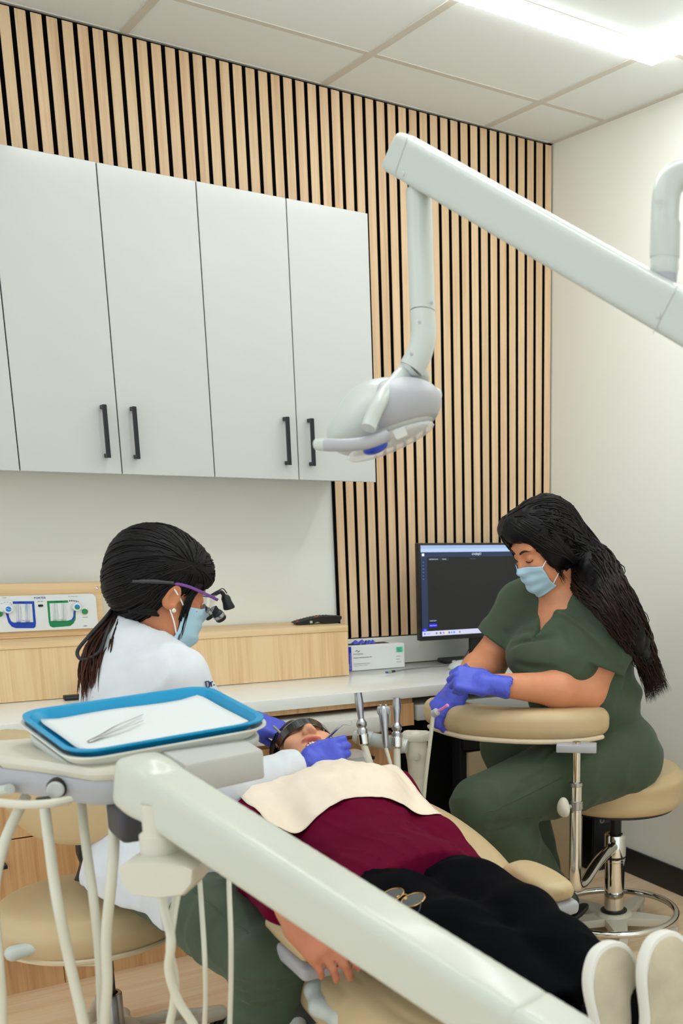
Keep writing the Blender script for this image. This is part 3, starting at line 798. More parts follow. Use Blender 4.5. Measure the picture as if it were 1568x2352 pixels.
def fast_mesh(name, P, Q, mat, parent=None, colour=None, smooth=True):
    off = wloc(parent) if parent is not None else np.zeros(3)
    me = bpy.data.meshes.new(name)
    nv, nf = len(P), len(Q)
    me.vertices.add(nv); me.vertices.foreach_set('co', (P-off).astype(np.float32).ravel())
    k = Q.shape[1]
    me.loops.add(nf*k); me.loops.foreach_set('vertex_index', Q.astype(np.int32).ravel())
    me.polygons.add(nf); me.polygons.foreach_set('loop_start', np.arange(0, nf*k, k, dtype=np.int32))
    me.update(calc_edges=True)
    me.polygons.foreach_set('use_smooth', np.full(nf, smooth))
    me.materials.append(mat)
    if colour is not None:
        at_ = me.color_attributes.new('Col', 'FLOAT_COLOR', 'POINT')
        at_.data.foreach_set('color', np.concatenate([colour, np.ones((nv, 1))], 1).astype(np.float32).ravel())
    me.validate()
    o = bpy.data.objects.new(name, me)
    return link(o, parent)
def sdf_obj(name, f, h, mat, parent=None, lo=None, hi=None, smooth=1, colour=None, post=None):
    P, Q = surface_net(f, h, lo, hi, smooth)
    if post is not None: P = post(P)
    return fast_mesh(name, P, Q, mat, parent, colour(P) if colour else None)

_rng = np.random.RandomState(11)
_perm = _rng.rand(64, 64, 64).astype(np.float32)
def vnoise(p):
    i = np.floor(p).astype(int); f = p-i; f = f*f*(3-2*f)
    r = 0
    for a in (0, 1):
        for b in (0, 1):
            for c in (0, 1):
                w = (f[:, 0] if a else 1-f[:, 0])*(f[:, 1] if b else 1-f[:, 1])*(f[:, 2] if c else 1-f[:, 2])
                r = r+w*_perm[(i[:, 0]+a) % 64, (i[:, 1]+b) % 64, (i[:, 2]+c) % 64]
    return r*2-1
def folds(scale, amp, R=None, stretch=(1, 1, 1), seed=0.0):
    """cloth folds: noise stretched along local axes"""
    Rm = np.eye(3) if R is None else R; st = np.asarray(stretch, float)
    def fn(p):
        q = (p@Rm)*scale/st+seed
        return amp*(vnoise(q)+0.5*vnoise(q*2.1+7.7))
    return fn
def ridges(scale, amp, R=None, stretch=(1, 1, 1), seed=0.0):
    """sharp raised creases along stretched noise contours"""
    Rm = np.eye(3) if R is None else R; st = np.asarray(stretch, float)
    def fn(p):
        q = (p@Rm)*scale/st+seed
        return -amp*np.clip(1-np.abs(vnoise(q)+0.35*vnoise(q*2.3+3.3))*3.2, 0, 1)**1.5
    return fn
class Loc:
    """a local frame: point() to world, and oriented primitives"""
    def __init__(s, o, R): s.o = np.asarray(o, float); s.R = np.asarray(R, float)
    def p(s, *a): return s.o+s.R@np.array(a if len(a) == 3 else a[0], float)
    def d(s, *a): return s.R@np.array(a, float)
    def ell(s, c, r, Rl=None): return ell(s.p(*c), r, s.R if Rl is None else s.R@Rl)
    def cone(s, a, b, r1, r2=None): return cone(s.p(*a), s.p(*b), r1, r2)
    def box(s, c, h, r, Rl=None): return rbx(s.p(*c), h, r, s.R if Rl is None else s.R@Rl)
def rotx(a): a = math.radians(a); return np.array([[1, 0, 0], [0, math.cos(a), -math.sin(a)], [0, math.sin(a), math.cos(a)]])
def roty(a): a = math.radians(a); return np.array([[math.cos(a), 0, math.sin(a)], [0, 1, 0], [-math.sin(a), 0, math.cos(a)]])
def rotz(a): a = math.radians(a); return np.array([[math.cos(a), -math.sin(a), 0], [math.sin(a), math.cos(a), 0], [0, 0, 1]])
def sweep(pts, w, h, r, up=(0, 0, 1)):
    """rounded bar along a polyline; w (half width, may vary), h half height, r edge radius"""
    P = np.array(pts, float); n = len(P); W = np.full(n, w, float) if np.isscalar(w) else np.asarray(w, float); upv = np.asarray(up, float)
    Hh = np.full(n, h, float) if np.isscalar(h) else np.asarray(h, float)
    def fn(p):
        best = np.full(len(p), 1e9); U = np.zeros((len(p), 3)); ww = np.zeros(len(p)); hh = np.zeros(len(p))
        for i in range(n-1):
            a, ab = P[i], P[i+1]-P[i]; L = ab@ab; t = np.clip((p-a)@ab/L, 0, 1)
            q = p-a-t[:, None]*ab; e = (q*q).sum(1); m = e < best
            if not m.any(): continue
            d = ab/math.sqrt(L); lat = nrm(np.cross(d, upv)); vz = np.cross(lat, d)
            ua, ad_ = q@lat, q@d
            if i > 0: k_ = t <= 0; ua = np.where(k_, np.hypot(ua, ad_), ua); ad_ = np.where(k_, 0, ad_)
            if i < n-2: k_ = t >= 1; ua = np.where(k_, np.hypot(ua, ad_), ua); ad_ = np.where(k_, 0, ad_)
            best[m] = e[m]; U[m] = np.stack([ua[m], ad_[m], q[m]@vz], 1); ww[m] = (W[i]+(W[i+1]-W[i])*t)[m]; hh[m] = (Hh[i]+(Hh[i+1]-Hh[i])*t)[m]
        q = np.stack([np.abs(U[:, 0])-ww+r, np.abs(U[:, 1]), np.abs(U[:, 2])-hh+r], 1)
        q2 = q.copy(); q2[:, 1] = np.where(q[:, 1] > 1e-6, q[:, 1], -1)
        return np.linalg.norm(np.maximum(q2, 0), axis=1)+np.minimum(np.maximum(q[:, 0], q[:, 2]), 0)*(q[:, 1] <= 1e-6)-r
    ext = W.max()+Hh.max()
    return Prim(fn, P.min(0)-ext, P.max(0)+ext)
# ---------------------------------------------------------------- assistant's stool (right)
def arc_pts(c, r, a0, a1, n, z):
    return [V3(c[0]+r*math.cos(math.radians(a0+(a1-a0)*k/n)), c[1]+r*math.sin(math.radians(a0+(a1-a0)*k/n)), z) for k in range(n+1)]
SA = V3(2.19, 2.79, 0)
st = thing('assistant_stool', 'tan stool with chrome foot ring and swing arm pad, under the woman in green scrubs', 'stool', tuple(SA))
mb = MB(); mb.tube(arc_pts(SA, 0.212, 0, 360, 48, 0.062)[:-1], 0.0115, 12, closed=True); mb.build('foot_ring', MT['chrome'], st)
MB().lathe(SA, (0, 0, 1), [(0.062, 0.030), (0.062, 0.055), (0.054, 0.064), (0.042, 0.066)], 32).build('base_hub', MT['creampl'], st)
MB().lathe(SA, (0, 0, 1), [(0.045, 0.0655), (0.045, 0.070), (0.038, 0.074), (0.036, 0.074)], 32).build('rubber_gasket', MT['blackpl'], st)
for k in range(5):
    a = math.radians(25+72*k); d = V3(math.cos(a), math.sin(a), 0); R = frame(d, (0, 0, 1))
    sp = MB().prism([(-0.040, 0.04), (-0.014, 0.215), (0.014, 0.215), (0.040, 0.04)], SA+V3(0, 0, 0.028), R[:, 0], R[:, 1], R[:, 2], 0, 0.026, 0.003).build('spoke', MT['creampl'], st)
    MB().rbox(SA+d*0.205+V3(0, 0, 0.013), (0.022, 0.030, 0.026), 0.004, 2, R).build('glide', MT['creampl'], sp)
MB().lathe(SA, (0, 0, 1), [(0.0335, 0.074), (0.0335, 0.242), (0.035, 0.244), (0.035, 0.252), (0.0335, 0.254), (0.0335, 0.262), (0.036, 0.262), (0.036, 0.334), (0.034, 0.337), (0.024, 0.337), (0.024, 0.320)], 32).build('column_sleeve', MT['chrome'], st)
MB().lathe(SA, (0, 0, 1), [(0.0345, 0.254), (0.0350, 0.2545), (0.0350, 0.261), (0.0345, 0.2615)], 32).build('column_band', MT['blackpl'], st)
MB().lathe(SA, (0, 0, 1), [(0.0195, 0.325), (0.0195, 0.395), (0.0205, 0.397), (0.0205, 0.44)], 24).build('gas_spring', MT['blackmetal'], st)
s = SDF().u(ecyl(SA+V3(0.01, -0.01, 0.500), 0.212, 0.205, 0.060, 0.036)).u(ell(SA+V3(0.01, 0, 0.556), (0.15, 0.15, 0.016)), 0.05).warp(folds(9, 0.0015))
sdf_obj('seat', s, 0.007, MT['vinyl'], st)
MB().lathe(SA+V3(0, -0.01, 0), (0, 0, 1), [(0.14, 0.434), (0.185, 0.438), (0.185, 0.446)], 36).build('seat_pan', MT['blackpl'], st)
# swing arm
PD = 3.25
post = at(1322, 1850, PD); pz = post[:2]
zk, zj, zb_ = post[2], at(1322, 1800, PD)[2], at(1322, 2030, PD)[2]
path = spline([SA+V3(-0.02, -0.015, 0.300), V3(*(SA[:2]+(pz-SA[:2])*0.45), 0.300), V3(*(SA[:2]+(pz-SA[:2])*0.78), zb_-0.045), V3(*(SA[:2]+(pz-SA[:2])*0.95), zb_-0.035), V3(*pz, zb_+0.01), V3(*pz, zb_+0.08), V3(*pz, zj)], 7)
MB().tube(path, 0.0175, 16).build('swing_arm', MT['chrome'], st)
MB().tube([V3(*pz, zj-0.01), V3(*pz, 0.735)], 0.0125, 16).build('upper_post', MT['chrome'], st)
MB().lathe(V3(*pz, zj-0.004), (0, 0, 1), [(0.0175, 0), (0.0195, 0.002), (0.0195, 0.012), (0.0150, 0.014)], 20).build('post_collar', MT['steel'], st)
MB().lathe(V3(*pz, zk-0.012), (0, 0, 1), [(0.0178, 0), (0.0205, 0.002), (0.0205, 0.026), (0.0178, 0.028)], 20).build('post_collar', MT['steel'], st)
kc = V3(*pz, zk); kd = nrm(-CR*0.7-CF*0.6)*V3(1, 1, 0); kR = frame(nrm(V3(kd[0], kd[1], 0)), (0, 0, 1))
s = SDF().u(ell(kc+kR@V3(0, 0.045, -0.008), (0.026, 0.013, 0.020), kR)).u(ell(kc+kR@V3(0, 0.045, 0.014), (0.015, 0.012, 0.018), kR), 0.02)
sdf_obj('lock_knob', s, 0.003, MT['creampl'], st)
MB().tube([kc, kc+kR@V3(0, 0.045, 0)], 0.007, 10).build('knob_stem', MT['steel'], st)
# padded torso bar
padpts = spline([at(1000, 1646, 3.40), at(1085, 1650, 3.29), at(1190, 1652, 3.25), at(1300, 1658, 3.26), at(1372, 1662, 3.32)], 3)
zz = [0.775, 0.772, 0.772, 0.774, 0.772]
s = SDF(); n = len(padpts)
for i in range(n):
    t = i/(n-1); z = np.interp(t, np.linspace(0, 1, 5), zz)
    padpts[i] = V3(padpts[i][0], padpts[i][1], z)
wpad = [0.058*min(1, 0.62+1.8*min(k/(n-1), 1-k/(n-1))) for k in range(n)]
s = SDF().u(sweep(padpts, wpad, 0.043, 0.034))
sdf_obj('torso_pad', s, 0.006, MT['vinyl'], st)
s = SDF().u(sweep([q-V3(0, 0, 0.044) for q in padpts], [w-0.004 for w in wpad], 0.008, 0.006))
sdf_obj('pad_base', s, 0.005, MT['vinylpipe'], st)
i0 = n-3; R = frame(padpts[-1]-padpts[i0], (0, 0, 1))
MB().rbox(V3(*pz, 0.730)+V3(0.0, 0, -0.012), (0.055, 0.115, 0.022), 0.003, 2, frame(V3(0.79, -0.61, 0), (0, 0, 1))).build('pad_bracket', MT['silver'], st)

# ---------------------------------------------------------------- dentist's stool (left)
SD = V3(0.585, 2.73, 0)
st = thing('dentist_stool', 'tan padded stool with a curved backrest under the woman in the white coat', 'stool', tuple(SD))
s = SDF().u(ecyl(SD+V3(0, 0, 0.106), 0.07, 0.07, 0.022, 0.015))
for k in range(5):
    a = math.radians(10+72*k); d = V3(math.cos(a), math.sin(a), 0); sd = V3(-d[1], d[0], 0)
    for q in (-1, 1): s.u(chain([SD+sd*q*0.045+V3(0, 0, 0.10), SD+d*0.15+sd*q*0.040+V3(0, 0, 0.09), SD+d*0.28+sd*q*0.006+V3(0, 0, 0.07)], [0.016, 0.014, 0.018]), 0.015)
sdf_obj('base', s, 0.006, MT['creampl'], st)
for k in range(5):
    a = math.radians(10+72*k); d = V3(math.cos(a), math.sin(a), 0); sd = V3(-d[1], d[0], 0)
    c = MB()
    for q in (-1, 1): c.lathe(SD+d*0.285+sd*q*0.012+V3(0, 0, 0.027)-sd*0.008*q*0, sd, [(0.012, -0.009), (0.027, -0.008), (0.027, 0.008), (0.012, 0.009)], 20)
    c.tube([SD+d*0.285+V3(0, 0, 0.027), SD+d*0.285+V3(0, 0, 0.07)], 0.007, 8)
    c.build('caster', MT['blackpl'], st)
MB().lathe(SD, (0, 0, 1), [(0.030, 0.12), (0.030, 0.215), (0.028, 0.218), (0.021, 0.218), (0.021, 0.20)], 28).build('column_sleeve', MT['steel'], st)
MB().lathe(SD, (0, 0, 1), [(0.0165, 0.19), (0.0165, 0.275), (0.0175, 0.276), (0.0175, 0.31), (0.0185, 0.312), (0.0185, 0.375)], 24).build('gas_spring', MT['blackmetal'], st)
SC_ = SD+V3(-0.015, 0.01, 0)
s = SDF().u(ecyl(SC_+V3(0, 0, 0.420), 0.215, 0.205, 0.047, 0.040)).u(ell(SC_+V3(0, 0, 0.455), (0.17, 0.16, 0.03)), 0.05)
sdf_obj('seat', s, 0.007, MT['vinyl'], st)
MB().lathe(SC_, (0, 0, 1), [(0.12, 0.370), (0.190, 0.371), (0.203, 0.378), (0.207, 0.386), (0.203, 0.389)], 44).build('seat_rim', MT['vinylpipe'], st)
MB().rbox(SD+V3(-0.05, -0.06, 0.350), (0.05, 0.045, 0.038), 0.003, 2, rotz(-35)).build('mechanism', MT['chrome'], st)
MB().lathe(SD+V3(-0.055, -0.088, 0.348), (0.3, -0.9, 0), [(0.006, 0), (0.006, 0.005), (0.002, 0.006)], 14).build('bolt', MT['steel'], st)
s = SDF().u(chain([at(140, 2163, 2.50), at(80, 2175, 2.47), at(30, 2190, 2.45)], [0.010, 0.014, 0.018]), 0.01)
sdf_obj('lever', s, 0.004, MT['whitepl'], st)
s = SDF().u(chain([at(40, 2120, 2.62), at(-10, 2135, 2.6)], [0.010, 0.016]), 0.01)
sdf_obj('lever', s, 0.004, MT['whitepl'], st)
# backrest: a curved oval pad
bc_ = at(105, 1812, 2.50); bd = nrm(V3(0.80, 0.45, 0.12)); bR = frame(nrm(np.cross((0, 0, 1), bd)), bd)     # local z = outward normal
bR = np.stack([nrm(np.cross((0, 0, 1.0), bd)), nrm(np.cross(bd, np.cross((0, 0, 1.0), bd))), bd], 1)
def bend(p):
    q = (p-bc_)@bR; return 0
s = SDF()
for k in np.linspace(-3, 3, 13):
    a = k*14; o = bc_+bR@V3(0.30*math.sin(math.radians(a)), 0, -0.30*(1-math.cos(math.radians(a)))*-1.0)
    hh = 0.132*math.sqrt(max(0.05, 1-(k/3.75)**2))
    s.u(ell(o, (0.055, hh, 0.030), bR@roty(-a)), 0.03)
sdf_obj('backrest', s, 0.007, MT['vinyl'], st)
bp_ = bc_-V3(-0.07, 0.05, 0.12)
MB().tube(spline([at(182, 1925, 2.60), at(184, 1960, 2.62), at(190, 2010, 2.70), V3(SD[0]-0.10, SD[1]+0.02, 0.37), V3(SD[0]-0.03, SD[1], 0.36)], 6), 0.014, 10, flat=(1.6, 0.6)).build('backrest_bar', MT['blackmetal'], st)

# ---------------------------------------------------------------- dental chair
AX = 1.06
dc = thing('dental_chair', 'reclined tan vinyl dental chair under the woman with the bib', 'dental chair', (AX, 1.85, 0))
YA = V3(0, 1, 0)
# backrest: wide at the shoulders, narrowing to the headrest; rises gently to the head
b0, b1 = V3(AX, 1.98, 0.455), V3(AX, 2.62, 0.595); bdir = nrm(b1-b0); bR2 = frame(bdir, (0, 0, 1)); BL = np.linalg.norm(b1-b0)
LB = Loc((b0+b1)/2, bR2)
s = SDF()
s.u(LB.box((0, 0.0, 0), (0.285, BL/2, 0.045), 0.04)).u(LB.ell((0.0, 0.03, 0.012), (0.338, 0.30, 0.062)), 0.05).u(LB.ell((0, 0.27, 0), (0.20, 0.13, 0.045)), 0.06)
s.u(LB.ell((0.27, 0.0, 0.035), (0.062, 0.27, 0.040)), 0.05).u(LB.ell((-0.27, 0.0, 0.035), (0.062, 0.27, 0.040)), 0.05)
s.sub(LB.ell((0, 0.05, 0.10), (0.19, 0.36, 0.05)), 0.06)
for sx in (-1, 1):
    s.sub(chain([LB.p(sx*0.22, 0.27, 0.085), LB.p(sx*0.265, 0.10, 0.090), LB.p(sx*0.262, -0.10, 0.088), LB.p(sx*0.24, -0.30, 0.060)], [0.010]*4), 0.012)
sdf_obj('back_cushion', s, 0.007, MT['vinyl'], dc)
s = SDF().u(LB.box((0, -0.02, -0.06), (0.21, BL/2-0.04, 0.022), 0.02))
sdf_obj('back_shell', s, 0.009, MT['creampl'], dc)
# seat and leg rest, one long cushion in two moulded pieces
s = SDF()
sp_ = [(2.02, 0.45), (1.85, 0.435), (1.65, 0.44), (1.45, 0.455), (1.25, 0.455), (1.02, 0.45)]
s.u(sweep([V3(AX, *q) for q in spline(sp_, 4)], np.interp(np.linspace(0, 1, 21), np.linspace(0, 1, 6), (0.285, 0.287, 0.282, 0.27, 0.255, 0.235)), 0.056, 0.045))
for sx in (-1, 1): s.sub(chain([V3(AX+sx*0.205, 1.95, 0.499), V3(AX+sx*0.21, 1.7, 0.499), V3(AX+sx*0.20, 1.45, 0.514), V3(AX+sx*0.18, 1.15, 0.512)], [0.006]*4), 0.012)
sdf_obj('seat_cushion', s, 0.007, MT['vinyl'], dc)
s = SDF().u(rbx((AX, 1.62, 0.365), (0.20, 0.46, 0.03), 0.025)).u(rbx((AX, 1.80, 0.33), (0.17, 0.22, 0.05), 0.04), 0.05)
sdf_obj('seat_shell', s, 0.009, MT['creampl'], dc)
# lift linkage and base plate
s = SDF().u(chain([V3(AX, 2.05, 0.34), V3(AX, 1.75, 0.20), V3(AX, 1.62, 0.09)], [0.085, 0.10, 0.12]), 0.06).u(rbx((AX, 1.70, 0.035), (0.24, 0.44, 0.033), 0.025), 0.05)
sdf_obj('base', s, 0.01, MT['whitepl'], dc)
for sx in (-1, 1):
    s = SDF().u(chain([V3(AX+sx*0.285, 2.04, 0.42), V3(AX+sx*0.315, 1.95, 0.33), V3(AX+sx*0.295, 1.80, 0.31), V3(AX+sx*0.24, 1.68, 0.33)], [0.022, 0.03, 0.03, 0.02]), 0.04)
    sdf_obj('side_link', s, 0.007, MT['whitepl'], dc)
    s = SDF().u(cone(V3(AX+sx*0.26, 2.03, 0.40), V3(AX+sx*0.34, 2.03, 0.40), 0.045)).cut(V3(AX+sx*0.335, 0, 0), V3(sx, 0, 0), 0.006)
    sdf_obj('pivot_cap', s, 0.006, MT['darkgrey'], dc)
    # armrest: tan pad on a grey shell on a black hinge
    ax_ = AX+sx*0.268-0.012; az = 0.560
    R = frame(nrm(V3(-sx*0.02, -1, -0.06)), (0, 0, 1)); L = Loc((ax_+sx*0.005, 1.965, az), R)
    arm = sdf_obj('armrest_pad', SDF().u(L.box((0, 0, 0.020), (0.040, 0.095, 0.018), 0.016)).u(L.ell((0, 0.02, 0.035), (0.036, 0.085, 0.014)), 0.03), 0.005, MT['vinyl'], dc)
    sdf_obj('armrest_shell', SDF().u(L.box((0, 0.0, -0.012), (0.047, 0.108, 0.016), 0.011)), 0.005, MT['silver'], dc)
    if sx < 0:
        MB().lathe(V3(AX-0.245, 1.985, 0.455), (0, 0, 1), [(0.028, -0.03), (0.030, -0.028), (0.030, 0.0), (0.026, 0.002), (0.026, 0.01), (0.030, 0.012), (0.030, 0.075)], 20).build('armrest_hinge', MT['darkgrey'], dc)
        sdf_obj('lift_link', SDF().u(chain([at(742, 2240, 2.20), at(722, 2275, 2.17), at(735, 2312, 2.14), at(790, 2345, 2.10), at(880, 2385, 2.06)], (0.012, 0.016, 0.018, 0.020, 0.02)), 0.02), 0.005, MT['whitepl'], dc)
        continue
    h = MB().tube(spline([L.p(0, -0.08, -0.02), L.p(sx*0.01, 0.02, -0.05), L.p(sx*0.01, 0.13, -0.06), L.p(0, 0.17, -0.10)], 6), [0.022]*19, 10, flat=(1.0, 0.8))
    for q in range(3): h.rbox(L.p(sx*0.012, 0.06+q*0.04, -0.075), (0.035, 0.020, 0.034), 0.004, 2, R)
    h.build('armrest_hinge', MT['darkgrey'], dc)
# headrest
HR = V3(1.12, 2.80, 0.632)
s = SDF().u(rbx(HR, (0.125, 0.085, 0.035), 0.033, rotx(10))).u(ell(HR+V3(0.10, 0.0, 0.03), (0.05, 0.085, 0.045)), 0.04).u(ell(HR+V3(-0.10, 0.0, 0.03), (0.05, 0.085, 0.045)), 0.04)
sdf_obj('headrest', s, 0.006, MT['vinyl'], dc)
MB().tube([HR+V3(-0.03, -0.06, -0.04), HR+V3(-0.045, -0.25, -0.075)], 0.02, 12, flat=(1.8, 0.4)).build('headrest_bar', MT['steel'], dc)
MT['film'] = glass('clear_plastic_film', (0.97, 0.97, 0.97, 1), 0.12, 0.22)
s = SDF().u(rbx(HR+V3(0.02, -0.005, 0.005), (0.185, 0.105, 0.052), 0.048, rotx(8))).u(ell(HR+V3(0.16, 0.02, 0.03), (0.06, 0.10, 0.055)), 0.05).warp(folds(22, 0.007)).warp(folds(60, 0.002, None, (1, 3, 1)))
sdf_obj('headrest_cover', s, 0.006, MT['film'], dc)

# ---------------------------------------------------------------- assistant's instrument holder at the head of the chair
ih = thing('suction_holder', 'white suction bar with metal handpieces on a column by the headrest', 'instrument holder', (1.52, 2.90, 0))
ca, cb_ = at(812, 1690, 3.22), at(935, 1715, 3.22)
MB().tube([ca, ca+(cb_-ca)*0.06, cb_], [0.014, 0.0205, 0.0205], 20).build('bar', MT['whitepl'], ih)
for t in (0.28, 0.62, 0.86):
    q = ca+(cb_-ca)*t; dd = nrm(cb_-ca)
    MB().tube([q-dd*0.011, q+dd*0.011], 0.0225, 20).build('bar_ring', MT['whitepl'], ih)
q = cb_+V3(0.02, -0.01, 0); colb = at(955, 1755, 3.25)
cap_c = at(955, 1690, 3.25); rx = nrm(V3(CR[0], CR[1], 0)); ry = nrm(V3(CF[0], CF[1], 0))
MB().prism([(-0.040, -0.02), (-0.032, -0.034), (0.026, -0.034), (0.040, -0.016), (0.040, 0.016), (0.026, 0.034), (-0.032, 0.034), (-0.040, 0.02)], cap_c, rx, ry, V3(0, 0, 1), -0.012, 0.010, 0.004).build('column_cap', MT['creampl'], ih)
s = SDF().u(chain([cap_c-V3(0, 0, 0.015), cap_c-V3(0, 0, 0.05), cap_c-V3(0, 0, 0.12)], [0.032, 0.029, 0.0245]), 0.01)
sdf_obj('column_head', s, 0.005, MT['creampl'], ih)
MB().lathe(cap_c-V3(0, 0, 0.42), (0, 0, 1), [(0.0235, 0), (0.0235, 0.322), (0.021, 0.325)], 24).build('column', MT['creampl'], ih)
MB().lathe(cap_c-V3(0, 0, 0.055)-ry*0.027+rx*0.006, -ry, [(0.012, 0), (0.012, 0.003), (0.0105, 0.0035), (0.0105, 0.002)], 22).build('column_emblem', MT['greypl'], ih)
MB().tube([cap_c-V3(0, 0, 0.41), cap_c-V3(0.0, 0.12, 0.45), V3(1.30, 2.42, cap_c[2]-0.47), V3(1.12, 2.25, cap_c[2]-0.46)], 0.022, 12).build('support_arm', MT['creampl'], ih)
def handpiece(name, top, bot, prof, mat, label):
    ax = nrm(top-bot); L = np.linalg.norm(top-bot)
    return MB().lathe(bot, ax, [(r, h*L) for r, h in prof], 20)
def holder_clip(c, ax):
    mb = MB().lathe(c-ax*0.016, ax, [(0.0150, 0), (0.0155, 0.004), (0.0155, 0.028), (0.0150, 0.032), (0.0125, 0.032)], 20)
    return mb
hves = ((822, 1592, 836, 1716, 'tall polished suction handpiece at the free end of the white bar', 862, 1790, 3.17),
        (911, 1603, 911, 1722, 'tall polished suction handpiece beside the bar column', 913, 1800, 3.20))
for x0, y0, x1, y1, lab, hx, hy, dd in hves:
    t = at(x0, y0, dd); b = at(x1, y1, dd)
    hp = thing('suction_handpiece', lab, 'handpiece', tuple(b), 'handpieces in the suction holder')
    handpiece('', t, b, [(0.0095, 0), (0.0135, 0.10), (0.0145, 0.32), (0.0105, 0.36), (0.0145, 0.40), (0.0145, 0.46), (0.0085, 0.52), (0.0095, 0.66), (0.0125, 0.80), (0.0115, 0.90), (0.0105, 0.985), (0.0110, 1.0), (0.0080, 1.0), (0.0078, 0.97)], MT['steel'], lab).build('body', MT['steel'], hp)
    MB().lathe(b, nrm(t-b), [(0.0098, 0.002), (0.0165, 0.008), (0.0165, 0.035), (0.0150, 0.037)], 20).build('valve', MT['chrome'], hp)
    MB().tube(spline([b+V3(0, 0, 0.004), (b+at(hx, hy, dd))/2+V3(0, 0, 0), at(hx, hy, dd), at(hx+14, hy+120, dd+0.03)], 6), 0.0100, 12).build('hose', MT['hose'], hp)
t = at(880, 1622, 3.18); b = at(886, 1718, 3.18)
hp = thing('air_water_syringe', 'grey syringe handpiece standing between the two polished suction handpieces', 'handpiece', tuple(b), 'handpieces in the suction holder')
handpiece('', t, b, [(0.006, 0), (0.0088, 0.15), (0.0098, 0.4), (0.0125, 0.62), (0.0145, 0.80), (0.0140, 0.94), (0.010, 1.0)], MT['steel'], '').build('body', MT['steel'], hp)
MB().rbox(t-nrm(t-b)*0.012, (0.036, 0.020, 0.026), 0.007, 3, frame(nrm(V3(CF[0], CF[1], 0)), (0, 0, 1))).build('head', MT['silver'], hp)
for q in (-1, 1): MB().lathe(t+V3(0, 0, 0.001)+rx*q*0.008-ry*0.004, (0, 0, 1), [(0.005, 0), (0.005, 0.004), (0.004, 0.005)], 12).build('button', MT['steel'], hp)
MB().tube(spline([b, at(895, 1750, 3.18), at(905, 1790, 3.18), at(915, 1850, 3.2)], 6), 0.0052, 10).build('hose', MT['hose'], hp)

# ---------------------------------------------------------------- delivery unit with tray
def ux_(v): return nrm(v)
du = thing('delivery_unit', 'cream instrument delivery unit carrying the tray in the foreground', 'delivery unit', (0.5, 1.95, 0.90))
TC = V3(0.551, 2.075, 0.998)                              # tray centre
tz = nrm(V3(-0.03, -0.115, 1)); ty = nrm(V3(-0.12, 1, 0.115)); TR = frame(ty, tz); TX, TY, TZ = TR[:, 0], TR[:, 1], TR[:, 2]
# tray holder plate
MB().prism(rrect(0.335, 0.262, 0.05, 8), TC-TZ*0.030, TX, TY, TZ, 0, 0.014, 0.004).build('tray_holder', MT['whitepl'], du)
# body: wedge shaped console in front, junction box to the right
front = [at_z(x, y, 0.905) for x, y in ((6, 1818), (95, 1829), (150, 1839), (215, 1850), (285, 1847), (335, 1832))]
body = [(q[0], q[1]) for q in front]
body = body+[(body[-1][0]+0.02, 2.20), (body[0][0], 2.24)]
body = body[::-1]
MB().prism(body, V3(0, 0, 0), V3(1, 0, 0), V3(0, 1, 0), V3(0, 0, 1), 0.945, 0.966, 0.010).build('console_top', MT['creampl'], du, 50)
MB().prism([(p[0], p[1]+0.004) for p in body], V3(0, 0, 0), V3(1, 0, 0), V3(0, 1, 0), V3(0, 0, 1), 0.904, 0.9445, 0.004).build('console_side', MT['silver'], du, 50)
ja, jb = at_z(430, 1828, 0.925), at_z(607, 1788, 0.925)
MB().prism([(ja[0], ja[1]), (jb[0], jb[1]), (jb[0]+0.01, jb[1]+0.18), (ja[0], ja[1]+0.22)], V3(0, 0, 0), V3(1, 0, 0), V3(0, 1, 0), V3(0, 0, 1), 0.925, 0.976, 0.004).build('junction_box', MT['greypl'], du, 50)
bq = at(141, 1812, 1.84)
MB().lathe(bq+V3(0.0, 0.02, 0), nrm(V3(-0.45, -1, 0)), [(0.0165, 0), (0.0165, 0.012), (0.0145, 0.018)], 24).build('side_knob', MT['blackpl'], du)
MB().lathe(bq+V3(-0.008, 0.002, 0), nrm(V3(-0.45, -1, 0)), [(0.0135, 0), (0.0135, 0.004), (0.011, 0.006)], 24).build('knob_face', MT['whitepl'], du)
# handle bar sweeping under the console
MB().tube(spline([at(-40, 1838, 1.80), at(40, 1848, 1.76), at(110, 1846, 1.76), at(160, 1838, 1.80)], 6), 0.007, 10).build('handle_bar', MT['creampl'], du)
MB().tube(spline([at(-30, 1820, 1.90), at(10, 1815, 1.88), at(22, 1812, 1.87)], 5), 0.009, 10).build('grip', MT['whitepl'], du)
MB().rbox(at(100, 1838, 1.82), (0.022, 0.014, 0.010), 0.002, 1).build('latch', MT['blackpl'], du)
# support under the console to the touch pad and the long arm
MB().rbox(at(310, 1880, 1.86), (0.07, 0.09, 0.06), 0.012, 3).build('pivot_block', MT['darkgrey'], du)
MB().lathe(at(368, 1965, 1.72), (0, 0, 1), [(0.028, 0), (0.028, 0.035), (0.022, 0.04), (0.022, 0.085)], 24).build('pad_post', MT['creampl'], du)
pc_ = at(378, 2008, 1.70); rxx = nrm(V3(CR[0], CR[1], 0)); ryy = nrm(V3(CF[0], CF[1], 0))
MB().prism([(-0.058, 0.018), (-0.054, -0.008), (-0.040, -0.026), (0.0, -0.030), (0.038, -0.024), (0.054, -0.004), (0.058, 0.020), (0.045, 0.026), (0.0, 0.029), (-0.045, 0.027)], pc_, rxx, V3(0, 0, 1), -ryy, -0.05, 0.03, 0.006).build('control_pad', MT['creampl'], du, 50)
